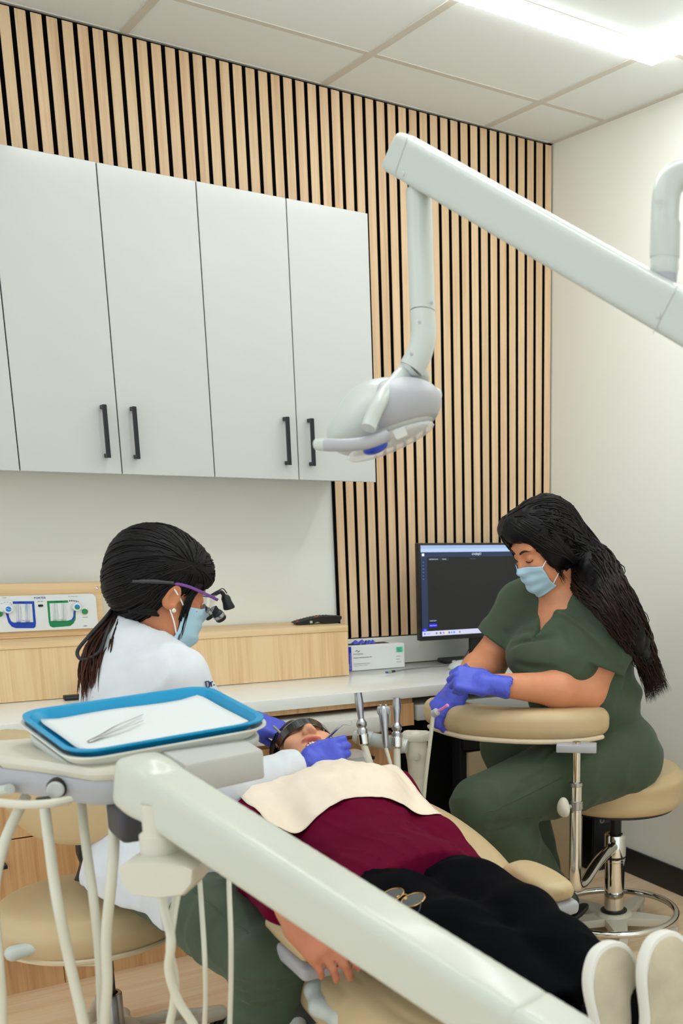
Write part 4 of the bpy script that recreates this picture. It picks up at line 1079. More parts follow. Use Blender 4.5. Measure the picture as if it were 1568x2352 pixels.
# hoses hanging from the console
for i, (pts, r, d0) in enumerate((([(100, 1840), (112, 1930), (130, 2060), (158, 2200), (195, 2370)], 0.0085, 1.80), ([(186, 1838), (196, 1930), (214, 2060), (228, 2200), (235, 2370)], 0.0075, 1.84),
        ([(251, 1838), (262, 1920), (256, 2020), (244, 2150), (246, 2260), (240, 2370)], 0.0085, 1.80), ([(363, 2030), (380, 2100), (393, 2160), (388, 2230), (410, 2300), (455, 2380)], 0.0070, 1.70),
        ([(412, 2030), (398, 2100), (390, 2180), (402, 2250), (398, 2310), (388, 2380)], 0.0065, 1.73), ([(458, 2020), (464, 2100), (470, 2200), (472, 2290), (470, 2380)], 0.0042, 1.86), ([(525, 1960), (526, 2040), (530, 2150), (530, 2260), (528, 2380)], 0.0042, 1.84))):
    P_ = [at(x, y, d0+0.02*k) for k, (x, y) in enumerate(pts)]
    P_[0] = at(pts[0][0], pts[0][1]-6, d0+0.10); P_[1] = at(pts[1][0], pts[1][1], d0+0.07)
    P_ += [P_[-1]+V3(0.0, 0.0, -0.10), P_[-1]+V3(0.06, -0.06, -0.16)]
    MB().tube(spline(P_, 7), r, 12).build('hose', MT['hose'], du)
MB().tube(spline([at(60, 1828, 1.93), at(12, 1930, 1.88), at(-14, 2050, 1.84), at(-5, 2200, 1.80), at(2, 2290, 1.81), at(4, 2400, 1.82)], 6), 0.0085, 12).build('hose', MT['hose'], du)

# long flat support arm from the unit down to the foot end of the chair
A0, A1 = at(342, 1806, 1.74), at(1215, 2366, 1.40)
sa = thing('support_arm', 'long cream arm of the delivery unit crossing in front of the reclining legs', 'arm', tuple(A1*V3(1, 1, 0)))
ad = nrm(A1-A0); AL = np.linalg.norm(A1-A0); AR = frame(ad, (0, 0, 1)); LA = Loc(A0, AR)
s = SDF().u(LA.box((0, AL/2-0.02, 0), (0.039, AL/2+0.02, 0.041), 0.012)).u(LA.cone((0, 0.0, -0.015), (0, 0.0, 0.012), 0.036), 0.02)
MT['armcream'] = plain('cream_enamel', srgb(194, 196, 183), 0.32, coat=0.15)
sdf_obj('arm_cover', s, 0.005, MT['armcream'], sa)
s = SDF().u(LA.box((0, AL+0.03, 0), (0.0395, 0.045, 0.0415), 0.012))
sdf_obj('end_cap', s, 0.005, MT['armcream'], sa)
MB().lathe(A0+V3(0.012, -0.02, -0.14), (0, 0, 1), [(0.026, 0), (0.026, 0.10)], 24).build('swivel_post', MT['creampl'], sa)
ep = LA.p(0, AL+0.045, 0)
MB().lathe(V3(ep[0], ep[1], 0.0), (0, 0, 1), [(0.16, 0), (0.16, 0.02), (0.05, 0.03), (0.042, 0.06), (0.042, ep[2]-0.06), (0.034, ep[2]-0.03)], 28).build('floor_post', MT['creampl'], sa)

# tray, its liner and instruments
MT['traywhite'] = plain('white_tray', srgb(224, 224, 214), 0.35)
MT['trayblue'] = plain('blue_tray', srgb(0, 140, 186), 0.35, spec=0.4)
MT['paper'] = plain('white_tray_paper', srgb(212, 215, 215), 0.8, bump=0.1, bscale=200)
def tray_mesh(w, h, r, depth, wall, lip):
    """open rounded tray: outer shell down, inner floor"""
    mb = MB(); seg = 8
    rings = [(w-2*wall-0.004, h-2*wall-0.004, 0.0), (w-0.002, h-0.002, depth), (w+2*lip, h+2*lip, depth+0.001), (w+2*lip, h+2*lip, depth-0.002), (w, h, depth-0.003), (w-2*wall, h-2*wall, -0.002)]
    n = None
    for W, Hh, z in rings:
        q = rrect(W, Hh, r, seg); n = len(q)
        mb.v.extend([(x, y, z) for x, y in q])
    for i in range(len(rings)-1):
        for k in range(n): mb.f.append((i*n+k, i*n+(k+1) % n, (i+1)*n+(k+1) % n, (i+1)*n+k))
    mb.f.append(tuple(range(n))[::-1]); mb.f.append(tuple((len(rings)-1)*n+k for k in range(n)))
    mb.v = [tuple(TC+TR@np.array(p)) for p in mb.v]
    return mb
def shift(mb, dz, dx=0): mb.v = [tuple(np.array(p)+TZ*dz+TX*dx) for p in mb.v]; return mb
solo('setup_tray', 'white plastic tray nested under the blue instrument tray', 'tray', shift(tray_mesh(0.350, 0.268, 0.05, 0.018, 0.012, 0.004), -0.012), MT['traywhite'])
bt = solo('instrument_tray', 'blue plastic instrument tray in the foreground', 'tray', shift(tray_mesh(0.334, 0.250, 0.045, 0.017, 0.010, 0.008), 0.0), MT['trayblue'])
mb = MB(); n = 18; m = 14
for i in range(n):
    for j in range(m):
        u, v = (i/(n-1)-0.5)*0.298, (j/(m-1)-0.5)*0.215
        z = 0.003+0.006*max(0, abs(u)/0.149-0.75)*3+0.0012*math.sin(u*30+v*22)+0.010*max(0, -v/0.1-0.8)
        rr = max(0, (abs(u)/0.149)**6+(abs(v)/0.1025)**6-1)*0.03
        mb.v.append(tuple(TC+TR@np.array([u*(1-rr), v*(1-rr), z])))
mb.f = [(i*m+j, (i+1)*m+j, (i+1)*m+j+1, i*m+j+1) for i in range(n-1) for j in range(m-1)]
pp_ = solo('tray_liner', 'white paper liner in the blue tray', 'paper liner', mb, MT['paper'], None, 180)
md = pp_.modifiers.new('thick', 'SOLIDIFY'); md.thickness = 0.0006; md.offset = 1
# tweezers lying on the paper
tw = thing('tweezers', 'steel tweezers lying on the white tray liner', 'tweezers', tuple(TC+TZ*0.006))
for sg in (-1, 1):
    pts = [EYE+ray(x, y)*(((TC+TZ*0.009-EYE)@TZ)/(ray(x, y)@TZ)) for x, y in ((203, 1703), (232, 1690-2*sg), (262, 1676-6*sg), (296, 1662-7*sg), (328, 1648-7*sg))]
    MB().tube(spline(pts, 6), [0.0026-0.0016*k/24 for k in range(25)], 8, flat=(1.2, 0.6)).build('prong', MT['steel'], tw)

# ---------------------------------------------------------------- overhead lamp
ol = thing('operatory_lamp', 'white overhead operatory lamp on a sloping arm above the chest', 'lamp', (1.62, 1.35, 0))
L0, L1 = at(915, 352, 2.05), at(1592, 742, 1.72)
ld = nrm(L1-L0); LL = np.linalg.norm(L1-L0); LR = frame(ld, (0, 0, 1)); Lq = Loc(L0, LR)
s = SDF().u(Lq.box((0, LL/2, 0), (0.024, LL/2+0.03, 0.037), 0.012))
s.cut(Lq.p(0, -0.012, 0), Lq.d(0, -1, 0.30), 0.02)
sdf_obj('arm', s, 0.005, MT['whitepl'], ol)
for t in (0.055, LL-0.05):
    for w in (-1, 1): MB().lathe(Lq.p(w*0.0235, t, -0.022 if t < 0.1 else -0.012), Lq.d(w, 0, 0), [(0.005, 0), (0.005, 0.0015), (0.003, 0.003)], 14).build('arm_screw', MT['whitepl'], ol)
for t in (0.045, LL-0.035):
    MB().tube([Lq.p(0.0245, t, 0.045), Lq.p(0.0247, t-0.012, -0.04)], 0.0006, 6).build('seam', MT['greypl'], ol)
tb = lambda x, y: at(x, y, 2.05)
MB().tube([tb(957, 400), tb(957, 452)], [0.016, 0.014], 20).build('swivel', MT['silver'], ol)
MB().tube(spline([tb(961, 440), tb(961, 446), tb(962, 460), tb(966, 600), tb(970, 716)], 5), [0.0205]*3+[0.0235]*18, 24).build('drop_tube', MT['whitepl'], ol)
MB().tube(spline([tb(970, 718), tb(972, 770), tb(963, 812), tb(944, 848)], 6), [0.0232]*10+[0.0228]*9, 24).build('elbow', MT['whitepl'], ol)
for x, y in ((969, 752), (950, 824), (995, 708)):
    q = tb(x, y)-CF*0.022; MB().lathe(q, -CF, [(0.0034, 0), (0.0034, 0.0012), (0.002, 0.002)], 12).build('tube_screw', MT['silver'], ol)
# yoke: two bent arms to either side of the head
MB().tube(spline([tb(948, 842), tb(925, 862), at(892, 895, 2.0), at(868, 930, 1.965), at(852, 966, 1.955), at(846, 984, 1.95)], 6), [0.021-0.008*min(1, k/10) for k in range(31)], 16).build('yoke', MT['whitepl'], ol)
MB().tube(spline([tb(955, 842), at(968, 862, 2.12), at(962, 890, 2.15), at(948, 925, 2.16)], 6), [0.016-0.003*k/18 for k in range(19)], 16).build('yoke', MT['whitepl'], ol)
# head: shell tilted down to the left
hc = at(884, 962, 2.06); hy = nrm(CR*0.91+CU*0.42+CF*0.1); hz = nrm(CU*0.9-CR*0.42-CF*0.12); HRm = frame(hy, hz); LH = Loc(hc, HRm)
s = SDF().u(LH.ell((0, -0.005, 0.0), (0.082, 0.108, 0.056))).u(LH.ell((0, -0.005, 0.030), (0.055, 0.060, 0.038)), 0.03)
s.cut(LH.p(0, 0, -0.046), LH.d(0, 0, -1), 0.02)
sdf_obj('head_shell', s, 0.004, MT['whitepl'], ol)
s = SDF().u(LH.ell((0.0, 0.0, 0.004), (0.087, 0.112, 0.058))).cut(LH.p(0, 0, -0.033), LH.d(0, 0, -1), 0.004).cut(LH.p(0, -0.012, 0), LH.d(0, -1, 0.5), 0.006).cut(LH.p(0, 0, 0.046), LH.d(-0.25, 0, 1), 0.006)
s.sub(chain([LH.p(-0.10, 0.060, 0.06), LH.p(-0.10, 0.060, -0.04)], [0.0165, 0.0165]), 0.001) if False else None
sdf_obj('side_cover', s, 0.004, MT['silver'], ol)
for yy, zz_ in ((0.055, 0.012),):
    q = LH.p(-0.092, yy, zz_); MB().lathe(q, LH.d(-1, 0, 0.1), [(0.004, 0), (0.004, 0.002), (0.002, 0.003)], 12).build('cover_screw', MT['darkgrey'], ol)
lens = SDF().u(LH.ell((0, -0.008, -0.042), (0.066, 0.088, 0.011)))
sdf_obj('lens', lens, 0.004, glass('clear_lens', (0.95, 0.97, 1, 1), 0.05, 0.45), ol)
q0 = at(862, 1027, 1.985)
sdf_obj('sensor', SDF().u(ell(q0, (0.016, 0.024, 0.011), HRm)), 0.003, plain('blue_sensor', srgb(24, 62, 178), 0.25), ol)
MB().prism(rrect(0.022, 0.018, 0.004), at(920, 997, 1.965), HRm[:, 1], nrm(np.cross(-CF, HRm[:, 1])), -CF, 0, 0.006, 0.001).build('touch_switch', MT['greypl'], ol)
# handle loop at the low side, hook at the far side
MB().tube(spline([at(888, 1000, 1.98), at(845, 1016, 1.96), at(800, 1022, 1.95), at(745, 1022, 1.95)], 6), [0.011]*19, 14).build('grip_handle', MT['silver'], ol)
MB().lathe(at(748, 1022, 1.95), nrm(at(722, 1021, 1.95)-at(748, 1022, 1.95)), [(0.0108, 0), (0.0108, 0.012), (0.0095, 0.014), (0.0095, 0.018), (0.006, 0.021)], 18).build('grip_cap', MT['whitepl'], ol)
MB().tube(spline([at(945, 925, 2.12), at(975, 905, 2.14), at(1000, 896, 2.14), at(1006, 905, 2.14), at(1003, 912, 2.14)], 5), [0.006]*21, 10, flat=(1.8, 0.6)).build('hook', MT['whitepl'], ol)
# mounting post, bending back over the right-hand side to a floor post behind the chair
mp = lambda x, y: at(x, y, 1.76)
MB().lathe(mp(1528, 660), (0, 0, 1), [(0.018, -0.01), (0.018, 0.02)], 20).build('post_pin', MT['silver'], ol)
MB().tube(spline([mp(1527, 645), mp(1526, 615), mp(1526, 590), mp(1527, 500), mp(1532, 440), mp(1552, 408), mp(1590, 404), mp(1640, 420), mp(1680, 480)]+[mp(1690, 600), V3(mp(1690, 600)[0], mp(1690, 600)[1], 1.2), V3(mp(1690, 600)[0], mp(1690, 600)[1], 0.02)], 6),
          [0.016, 0.0175, 0.019, 0.0205, 0.0215, 0.0222]+[0.0225]*61, 20).build('post', MT['whitepl'], ol)
MB().lathe(mp(1526, 592), (0, 0, 1), [(0.0236, 0), (0.0240, 0.002), (0.0240, 0.050), (0.0232, 0.052)], 24).build('post_collar', MT['whitepl'], ol)
text_obj('lettering', 'oo', 0.014, at(1512, 461, 1.732), CR, CU, MT['greypl'], ol, 0.0004)
fp = mp(1690, 600); MB().lathe(V3(fp[0], fp[1], 0), (0, 0, 1), [(0.13, 0), (0.13, 0.015), (0.04, 0.03), (0.03, 0.05)], 28).build('floor_plate', MT['creampl'], ol)
# ---------------------------------------------------------------- people: shared builders
def skin_mat(name, base, lip):
    m, nt, b = new_mat(name)
    va = N(nt, 'ShaderNodeVertexColor'); va.layer_name = 'Col'
    tc = N(nt, 'ShaderNodeTexCoord'); no = N(nt, 'ShaderNodeTexNoise', Scale=40.0, Detail=4.0)
    nt.links.new(tc.outputs['Object'], no.inputs['Vector'])
    mx = N(nt, 'ShaderNodeMixRGB'); mx.blend_type = 'OVERLAY'; mx.inputs[0].default_value = 0.12
    nt.links.new(va.outputs[0], mx.inputs[1]); nt.links.new(no.outputs[0], mx.inputs[2])
    nt.links.new(mx.outputs[0], b.inputs['Base Color'])
    b.inputs['Roughness'].default_value = 0.48; b.inputs['Specular IOR Level'].default_value = 0.35
    b.inputs['Subsurface Weight'].default_value = 0.18; b.inputs['Subsurface Radius'].default_value = (0.010, 0.004, 0.002); b.inputs['Subsurface Scale'].default_value = 0.5
    n2 = N(nt, 'ShaderNodeTexNoise', Scale=600.0); nt.links.new(tc.outputs['Object'], n2.inputs['Vector'])
    bp = N(nt, 'ShaderNodeBump', Strength=0.06, Distance=0.001); nt.links.new(n2.outputs[0], bp.inputs['Height']); nt.links.new(bp.outputs[0], b.inputs['Normal'])
    return m
def cloth_mat(name, col, rough=0.85, weave=900.0, bump=0.25, sheen=0.2, spec=0.2):
    m, nt, b = new_mat(name)
    b.inputs['Roughness'].default_value = rough; b.inputs['Specular IOR Level'].default_value = spec
    b.inputs['Sheen Weight'].default_value = sheen; b.inputs['Sheen Roughness'].default_value = 0.5
    tc = N(nt, 'ShaderNodeTexCoord'); no = N(nt, 'ShaderNodeTexNoise', Scale=weave, Detail=2.0); nt.links.new(tc.outputs['Object'], no.inputs['Vector'])
    big = N(nt, 'ShaderNodeTexNoise', Scale=14.0, Detail=3.0); nt.links.new(tc.outputs['Object'], big.inputs['Vector'])
    mx = N(nt, 'ShaderNodeMixRGB'); mx.inputs[1].default_value = tuple(c*0.86 for c in col[:3])+(1,); mx.inputs[2].default_value = tuple(min(1, c*1.1) for c in col[:3])+(1,)
    nt.links.new(big.outputs[0], mx.inputs[0]); nt.links.new(mx.outputs[0], b.inputs['Base Color'])
    bp = N(nt, 'ShaderNodeBump', Strength=bump, Distance=0.0008); nt.links.new(no.outputs[0], bp.inputs['Height'])
    bp2 = N(nt, 'ShaderNodeBump', Strength=0.25, Distance=0.006); nt.links.new(big.outputs[0], bp2.inputs['Height']); nt.links.new(bp.outputs[0], bp2.inputs['Normal'])
    nt.links.new(bp2.outputs[0], b.inputs['Normal'])
    return m
def hair_mat(name):
    m, nt, b = new_mat(name)
    va = N(nt, 'ShaderNodeVertexColor'); va.layer_name = 'Col'
    nt.links.new(va.outputs[0], b.inputs['Base Color'])
    b.inputs['Roughness'].default_value = 0.45; b.inputs['Specular IOR Level'].default_value = 0.18
    return m
MT['hair'] = hair_mat('hair')
MT['scrub'] = cloth_mat('green_scrub_cloth', srgb(66, 80, 61), 0.8, 1100, 0.2, 0.1)
MT['coat'] = cloth_mat('white_coat_cloth', srgb(210, 213, 218), 0.85, 1000, 0.25, 0.1)
MT['shirt'] = cloth_mat('burgundy_cloth', srgb(96, 4, 40), 0.8, 900, 0.2, 0.0, 0.06)
MT['pants'] = cloth_mat('black_trouser_cloth', srgb(8, 8, 12), 0.95, 900, 0.3, 0.0, 0.06)
MT['mask'] = cloth_mat('pale_blue_mask', srgb(172, 206, 222), 0.85, 700, 0.2, 0.05)
MT['loop'] = plain('white_elastic', srgb(232, 232, 230), 0.7)
MT['nail'] = plain('fingernail', srgb(214, 160, 140), 0.25)
MT['tooth'] = plain('tooth_enamel', srgb(236, 228, 208), 0.25, sss=0.1)
MT['mouth'] = plain('mouth_inside', srgb(96, 24, 26), 0.4)
MT['brow'] = plain('brow_hair', srgb(34, 22, 18), 0.6)
MT['bib'] = cloth_mat('cream_paper_bib', srgb(232, 216, 196), 0.7, 500, 0.3, 0.0)

def head_prims(f, L, jaw=0.0, k=0.02, ears=(1, 1)):
    """skull and face in local frame: x right, y forward, z up"""
    f.u(L.ell((0, -0.012, 0.034), (0.072, 0.092, 0.082)))
    f.u(L.ell((0, 0.022, -0.030), (0.058, 0.064, 0.078)), 0.03)
    f.u(L.ell((0, 0.045-jaw*0.15, -0.088-jaw), (0.034, 0.034, 0.024)), 0.03)
    for s in (-1, 1):
        f.u(L.ell((s*0.045, -0.005+0.02, -0.062-jaw*0.6), (0.018, 0.030, 0.030)), 0.03)      # jaw angle
        f.u(L.ell((s*0.040, 0.056, -0.020), (0.022, 0.020, 0.018)), 0.02)                     # cheekbone
    f.u(L.ell((0, 0.066, 0.034), (0.052, 0.020, 0.016)), 0.02)                                # brow
    for s in (-1, 1): f.sub(L.ell((s*0.031, 0.098, 0.010), (0.019, 0.017, 0.012)), 0.014)     # sockets
    for s in (-1, 1): f.u(L.ell((s*0.031, 0.0715, 0.009), (0.0145, 0.0125, 0.0115)), 0.004)   # closed lids over the eyes
    f.u(L.cone((0, 0.080, 0.018), (0, 0.100, -0.024), 0.0075, 0.0105), 0.012)                 # nose
    f.u(L.ell((0, 0.102, -0.028), (0.0105, 0.011, 0.009)), 0.008)
    for s in (-1, 1):
        f.u(L.ell((s*0.0115, 0.093, -0.031), (0.0075, 0.010, 0.0075)), 0.006)
        f.sub(L.ell((s*0.0062, 0.098, -0.0395), (0.0040, 0.0060, 0.0042)), 0.002)
    for s in (-1, 1):                                                                          # ears
        if ears[0 if s < 0 else 1]:
            Rl = rotz(s*-18)@rotx(-12)
            f.u(L.ell((s*0.077, -0.012, 0.000), (0.0085, 0.019, 0.032), Rl), 0.006)
            f.u(L.ell((s*0.0755, -0.004, -0.024), (0.008, 0.009, 0.010)), 0.006)
            f.sub(L.ell((s*0.086, -0.008, 0.000), (0.007, 0.011, 0.020), Rl), 0.005)
            f.u(L.ell((s*0.0745, 0.006, -0.004), (0.006, 0.005, 0.008)), 0.004)
    return f
def lips(f, L, jaw=0.0):
    f.u(L.ell((0, 0.0855, -0.055), (0.023, 0.009, 0.0058)), 0.006)
    f.u(L.ell((0, 0.083-jaw*0.25, -0.066-jaw), (0.021, 0.0095, 0.0068)), 0.006)
    return f
def hand_prims(L, sx, curls, thumb, spread=3.0, g=0.0, scale=1.0):
    """origin wrist, y to fingers, z back of hand, x*sx thumb side. returns (prims, k) list and finger tips"""
    out = []; tips = []; S = scale
    out.append((L.box((0, 0.046*S, 0.0), (0.040*S+g, 0.046*S+g, 0.0135*S+g), 0.0125*S), 0.012))
    out.append((L.cone((0, -0.03*S, 0), (0, 0.012*S, 0), 0.0265*S+g, 0.028*S+g), 0.02))
    out.append((L.ell((sx*0.030*S, 0.028*S, -0.010*S), (0.016*S+g, 0.030*S+g, 0.014*S+g)), 0.015))
    bx = (0.030, 0.0105, -0.0095, -0.0285); by = (0.088, 0.092, 0.088, 0.080); ln = (0.070, 0.078, 0.072, 0.056); rr = (0.0092, 0.0096, 0.0090, 0.0080)
    for i in range(4):
        a = 0.0; sp = math.radians((1.5-i)*spread)*sx
        p = np.array([sx*bx[i]*S, by[i]*S, 0.0]); r = rr[i]*S+g
        for j, fr in enumerate((0.46, 0.30, 0.24)):
            a += math.radians(curls[i][j])
            d = np.array([math.sin(sp)*math.cos(a), math.cos(sp)*math.cos(a), -math.sin(a)])
            q = p+d*ln[i]*S*fr
            out.append((L.cone(p, q, r, r*0.92), 0.006 if j == 0 else 0.003)); p = q; r *= 0.92
        tips.append((L.p(*p), L.d(*d)))
    p = np.array([sx*0.030*S, 0.018*S, -0.006*S]); r = 0.0125*S+g
    for j, (d, l) in enumerate(zip(thumb, (0.040, 0.030, 0.024))):
        d = nrm(np.array([sx*d[0], d[1], d[2]])); q = p+d*l*S
        out.append((L.cone(p, q, r, r*0.88), 0.010 if j == 0 else 0.003)); p = q; r *= 0.88
    tips.append((L.p(*p), L.d(*d)))
    return out, tips
def add(f, lst):
    for p, k in lst: f.u(p, k)
    return f
def march(f, o, d, tmax=0.4, off=0.0, n=140):
    """first hit of rays o + t d with the surface f = off; arrays of rays"""
    o = np.atleast_2d(o).astype(float); d = np.atleast_2d(d).astype(float); t = np.zeros(len(o)); done = np.zeros(len(o), bool)
    for _ in range(n):
        v = f(o+t[:, None]*d)-off
        t = np.where(done, t, t+np.clip(v*0.7, 0.0004, 0.03)); done |= v < 0.0005
        if done.all() or (t > tmax).all(): break
    return o+t[:, None]*d, done & (t < tmax)
def grad(f, p, e=0.002):
    p = np.atleast_2d(p)
    g = np.stack([f(p+np.eye(3)[i]*e)-f(p-np.eye(3)[i]*e) for i in range(3)], 1)
    return g/(np.linalg.norm(g, axis=1)[:, None]+1e-9)
def project(f, P, off, it=6):
    for _ in range(it):
        P = P-(f(P)-off)[:, None]*grad(f, P)*0.8
    return P
def pix(f, x, y, d0, off=0.0):
    """where the view through frame position x, y meets surface f, starting at depth d0"""
    r = ray(x, y); p, ok = march(f, at(x, y, d0)[None], nrm(r)[None], 1.5, off); return p[0]
def ribbon_grid(G, closed_v=False):
    n, m = G.shape[:2]
    f = [(i*m+j, (i+1)*m+j, (i+1)*m+j+1, i*m+j+1) for i in range(n-1) for j in range(m-1)]
    return G.reshape(-1, 3), f
def sheet(name, G, mat, parent, thick=0.0012, offset=1.0):
    v, f = ribbon_grid(G); o = mesh_obj(name, v, f, mat, parent, 180, recalc=False)
    md = o.modifiers.new('thickness', 'SOLIDIFY'); md.thickness = thick; md.offset = offset
    return o
def tubes_mesh(name, paths, radii, cols, mat, parent, sides=5):
    """many strands in one mesh; paths (S,n,3), radii (S,n), cols (S,n,3)"""
    paths = np.asarray(paths); S, n, _ = paths.shape
    T = np.gradient(paths, axis=1); T /= np.linalg.norm(T, axis=2, keepdims=True)+1e-9
    ref = np.array([0.31, 0.57, 0.76]); A = np.cross(T, ref); A /= np.linalg.norm(A, axis=2, keepdims=True)+1e-9; Bn = np.cross(T, A)
    th = np.arange(sides)*2*math.pi/sides
    P = paths[:, :, None]+radii[:, :, None, None]*(np.cos(th)[None, None, :, None]*A[:, :, None]+np.sin(th)[None, None, :, None]*Bn[:, :, None])
    idx = np.arange(S*n*sides).reshape(S, n, sides)
    a = idx[:, :-1]; b = idx[:, 1:]
    Q = np.stack([a, np.roll(a, -1, 2), np.roll(b, -1, 2), b], -1).reshape(-1, 4)
    C = np.repeat(np.asarray(cols)[:, :, None], sides, 2).reshape(-1, 3)
    return P.reshape(-1, 3), Q, C
def resample(pts, n):
    s = np.array(spline(pts, 10)); L = np.r_[0, np.cumsum(np.linalg.norm(np.diff(s, axis=0), axis=1))]; t = np.linspace(0, L[-1], n)
    return np.stack([np.interp(t, L, s[:, i]) for i in range(3)], 1)
def join_meshes(parts):
    P, Q, C = [], [], []; n = 0
    for p, q, c in parts:
        P.append(p); Q.append(q+n); C.append(c); n += len(p)
    return np.concatenate(P), np.concatenate(Q), np.concatenate(C)
def head_y(f, L, xz, y0=0.17):
    """points on the face seen straight from the front at local (x, z)"""
    xz = np.asarray(xz, float); o = np.stack([L.p(x, y0, z) for x, z in xz]); d = np.repeat(L.d(0, -1, 0)[None], len(o), 0)
    return march(f, o, d, 0.30)[0]
def face_mask(f, L, parent, w=0.070, ztop=-0.004, zbot=-0.118, label=None, crease=3):
    nu, nv = 29, 25; G = np.zeros((nu, nv, 3)); us = np.linspace(-1, 1, nu); vs_ = np.linspace(0, 1, nv)
    loc = np.zeros((nu, nv, 3))
    for i, u in enumerate(us):
        for j, v in enumerate(vs_):
            x = u*w*(1-0.10*v*v); z = ztop+(zbot-ztop)*v-0.010*(abs(u)**2)*(1-v)-0.006*(1-abs(u))*0+0.022*abs(u)**1.5*v
            loc[i, j] = (x, 0, z)
    o = loc.reshape(-1, 3); xz = o[:, [0, 2]]
    P = head_y(f, L, xz); y = ((P-L.o)@L.R)[:, 1].reshape(nu, nv)
    y = np.where(y < 0.0, 0.0, y)
    tent = 0.100-0.055*np.abs(us)[:, None]**2.2-0.020*np.maximum(0, vs_-0.72)[None]/0.28
    y = np.maximum(y+0.004, np.where(np.abs(us)[:, None] < 0.97, tent, 0))
    for _ in range(5):
        yp = np.pad(y, 1, mode='edge'); y = np.maximum(0.5*y+0.125*(yp[:-2, 1:-1]+yp[2:, 1:-1]+yp[1:-1, :-2]+yp[1:-1, 2:]), y*0)
    y += 0.0022*np.sin(vs_*math.pi*2*crease)[None]*(1-np.abs(us)[:, None]**3)*(vs_ > 0.12)[None]
    loc[:, :, 1] = y
    G = (L.o+(loc.reshape(-1, 3)@L.R.T)).reshape(nu, nv, 3)
    return sheet('face_mask', G, MT['mask'], parent, 0.0016, 1.0), G

def basecol(c): return np.array(srgb(*c)[:3])
# ---------------------------------------------------------------- dentist
def scalp_strands(hf, center, n, tie, dirs, seg, off, r, jit, col0, col1, rng, wave=0.0):
    """strands lying on hair mass hf, running from each direction dirs towards tie"""
    d1 = nrm(tie-center); R1 = np.linalg.norm(tie-center)
    P = np.zeros((n, seg, 3))
    for i in range(n):
        d0 = dirs[i]; t = np.linspace(0, 1, seg)[:, None]
        om = math.acos(np.clip(d0@d1, -1, 1))+1e-6
        q = (np.sin((1-t)*om)*d0+np.sin(t*om)*d1)/math.sin(om)
        P[i] = center+q*0.12+rng.normal(0, jit, (1, 3))
    sh = P.shape; F_ = P.reshape(-1, 3)
    F_ = project(hf, F_, off, 7); P = F_.reshape(sh)
    tt = np.linspace(0, 1, seg)
    rad = r*(0.5+0.5*np.sin(np.pi*np.clip(tt*0.9+0.08, 0, 1)))[None]*rng.uniform(0.6, 1.3, (n, 1))
    C = (col0+(col1-col0)*rng.rand(n, 1)*0.6)[:, None, :]*np.ones((1, seg, 1))
    return tubes_mesh('', P, rad, C, None, None)
def locks(paths_fn, n, seg, rng, r0, r1, c0, c1, wave, freq):
    P = np.zeros((n, seg, 3)); C = np.zeros((n, seg, 3)); rad = np.zeros((n, seg)); t = np.linspace(0, 1, seg)
    for i in range(n):
        p, ext = paths_fn(i, rng)
        p = resample(p, seg)
        a, b = nrm(rng.normal(size=3)), nrm(rng.normal(size=3)); ph = rng.rand()*6.28; ph2 = rng.rand()*6.28; fq = freq*rng.uniform(0.8, 1.25)
        w = wave*np.minimum(1, t*2.2)[:, None]
        P[i] = p+w*(np.sin(fq*t*6.28+ph)[:, None]*a+np.cos(fq*t*6.28+ph2)[:, None]*b)
        rad[i] = (r0+(r1-r0)*t)*np.minimum(1, (1.02-t)*6)*rng.uniform(0.6, 1.4)
        f_ = np.clip(t*1.15-0.15+rng.normal(0, 0.12), 0, 1)[:, None]
        C[i] = c0+(c1-c0)*f_*rng.uniform(0.3, 1.0)
    return tubes_mesh('', P, rad, C, None, None, 5)

rng = np.random.RandomState(5)
dn = thing('person', 'person in a white coat, face mask and magnifying loupes leaning over the reclining patient', 'person', (0.6, 2.70, 0))
skinD = skin_mat('skin_warm_brown', None, None); colD = basecol((186, 120, 82))
fwd = nrm(V3(math.cos(math.radians(17))*0.985, math.cos(math.radians(17))*0.12, -math.sin(math.radians(17))))
RD = frame(fwd, (0, 0, 1)); LD = Loc(at(395, 1370, 2.53)-RD@V3(0.080, -0.012, 0), RD)
J = dict(pel=V3(0.715, 2.625, 0.555), wai=V3(0.715, 2.66, 0.72), che=V3(0.735, 2.70, 0.91), nec=V3(0.748, 2.735, 1.065),
         sR=V3(0.755, 2.575, 0.985), sL=V3(0.755, 2.87, 0.985), eR=V3(0.835, 2.560, 0.735), eL=V3(0.90, 2.95, 0.76),
         wR=at(698, 1763, 2.76), wL=at(578, 1655, 3.02), hR=V3(0.71, 2.56, 0.53), kR=V3(0.735, 2.03, 0.505), aR=V3(0.690, 2.09, 0.11),
         hL=V3(0.72, 2.76, 0.53), kL=V3(0.85, 2.50, 0.455), aL=V3(0.90, 2.44, 0.11))
body = SDF(); head_prims(body, LD); lips(body, LD)
body.u(cone(J['nec']-V3(0.01, 0, 0.02), LD.p(0, -0.022, -0.055), 0.056, 0.050), 0.03)
torso = [(cone(J['sR'], J['sL'], 0.05), 0.05), (ell(J['che'], (0.10, 0.135, 0.14)), 0.05), (cone(J['wai'], J['che'], 0.105, 0.11), 0.05), (cone(J['pel'], J['wai'], 0.12, 0.10), 0.05)]
for p, k in torso: body.u(p, k)
for a, b, c, r in (('sR', 'eR', 'wR', (0.048, 0.040, 0.027)), ('sL', 'eL', 'wL', (0.048, 0.040, 0.027)), ('hR', 'kR', 'aR', (0.072, 0.052, 0.036)), ('hL', 'kL', 'aL', (0.072, 0.052, 0.036))):
    body.u(chain([J[a], J[b], J[c]], r), 0.03)
def colour_flat(c): return lambda P: np.repeat(c[None], len(P), 0)
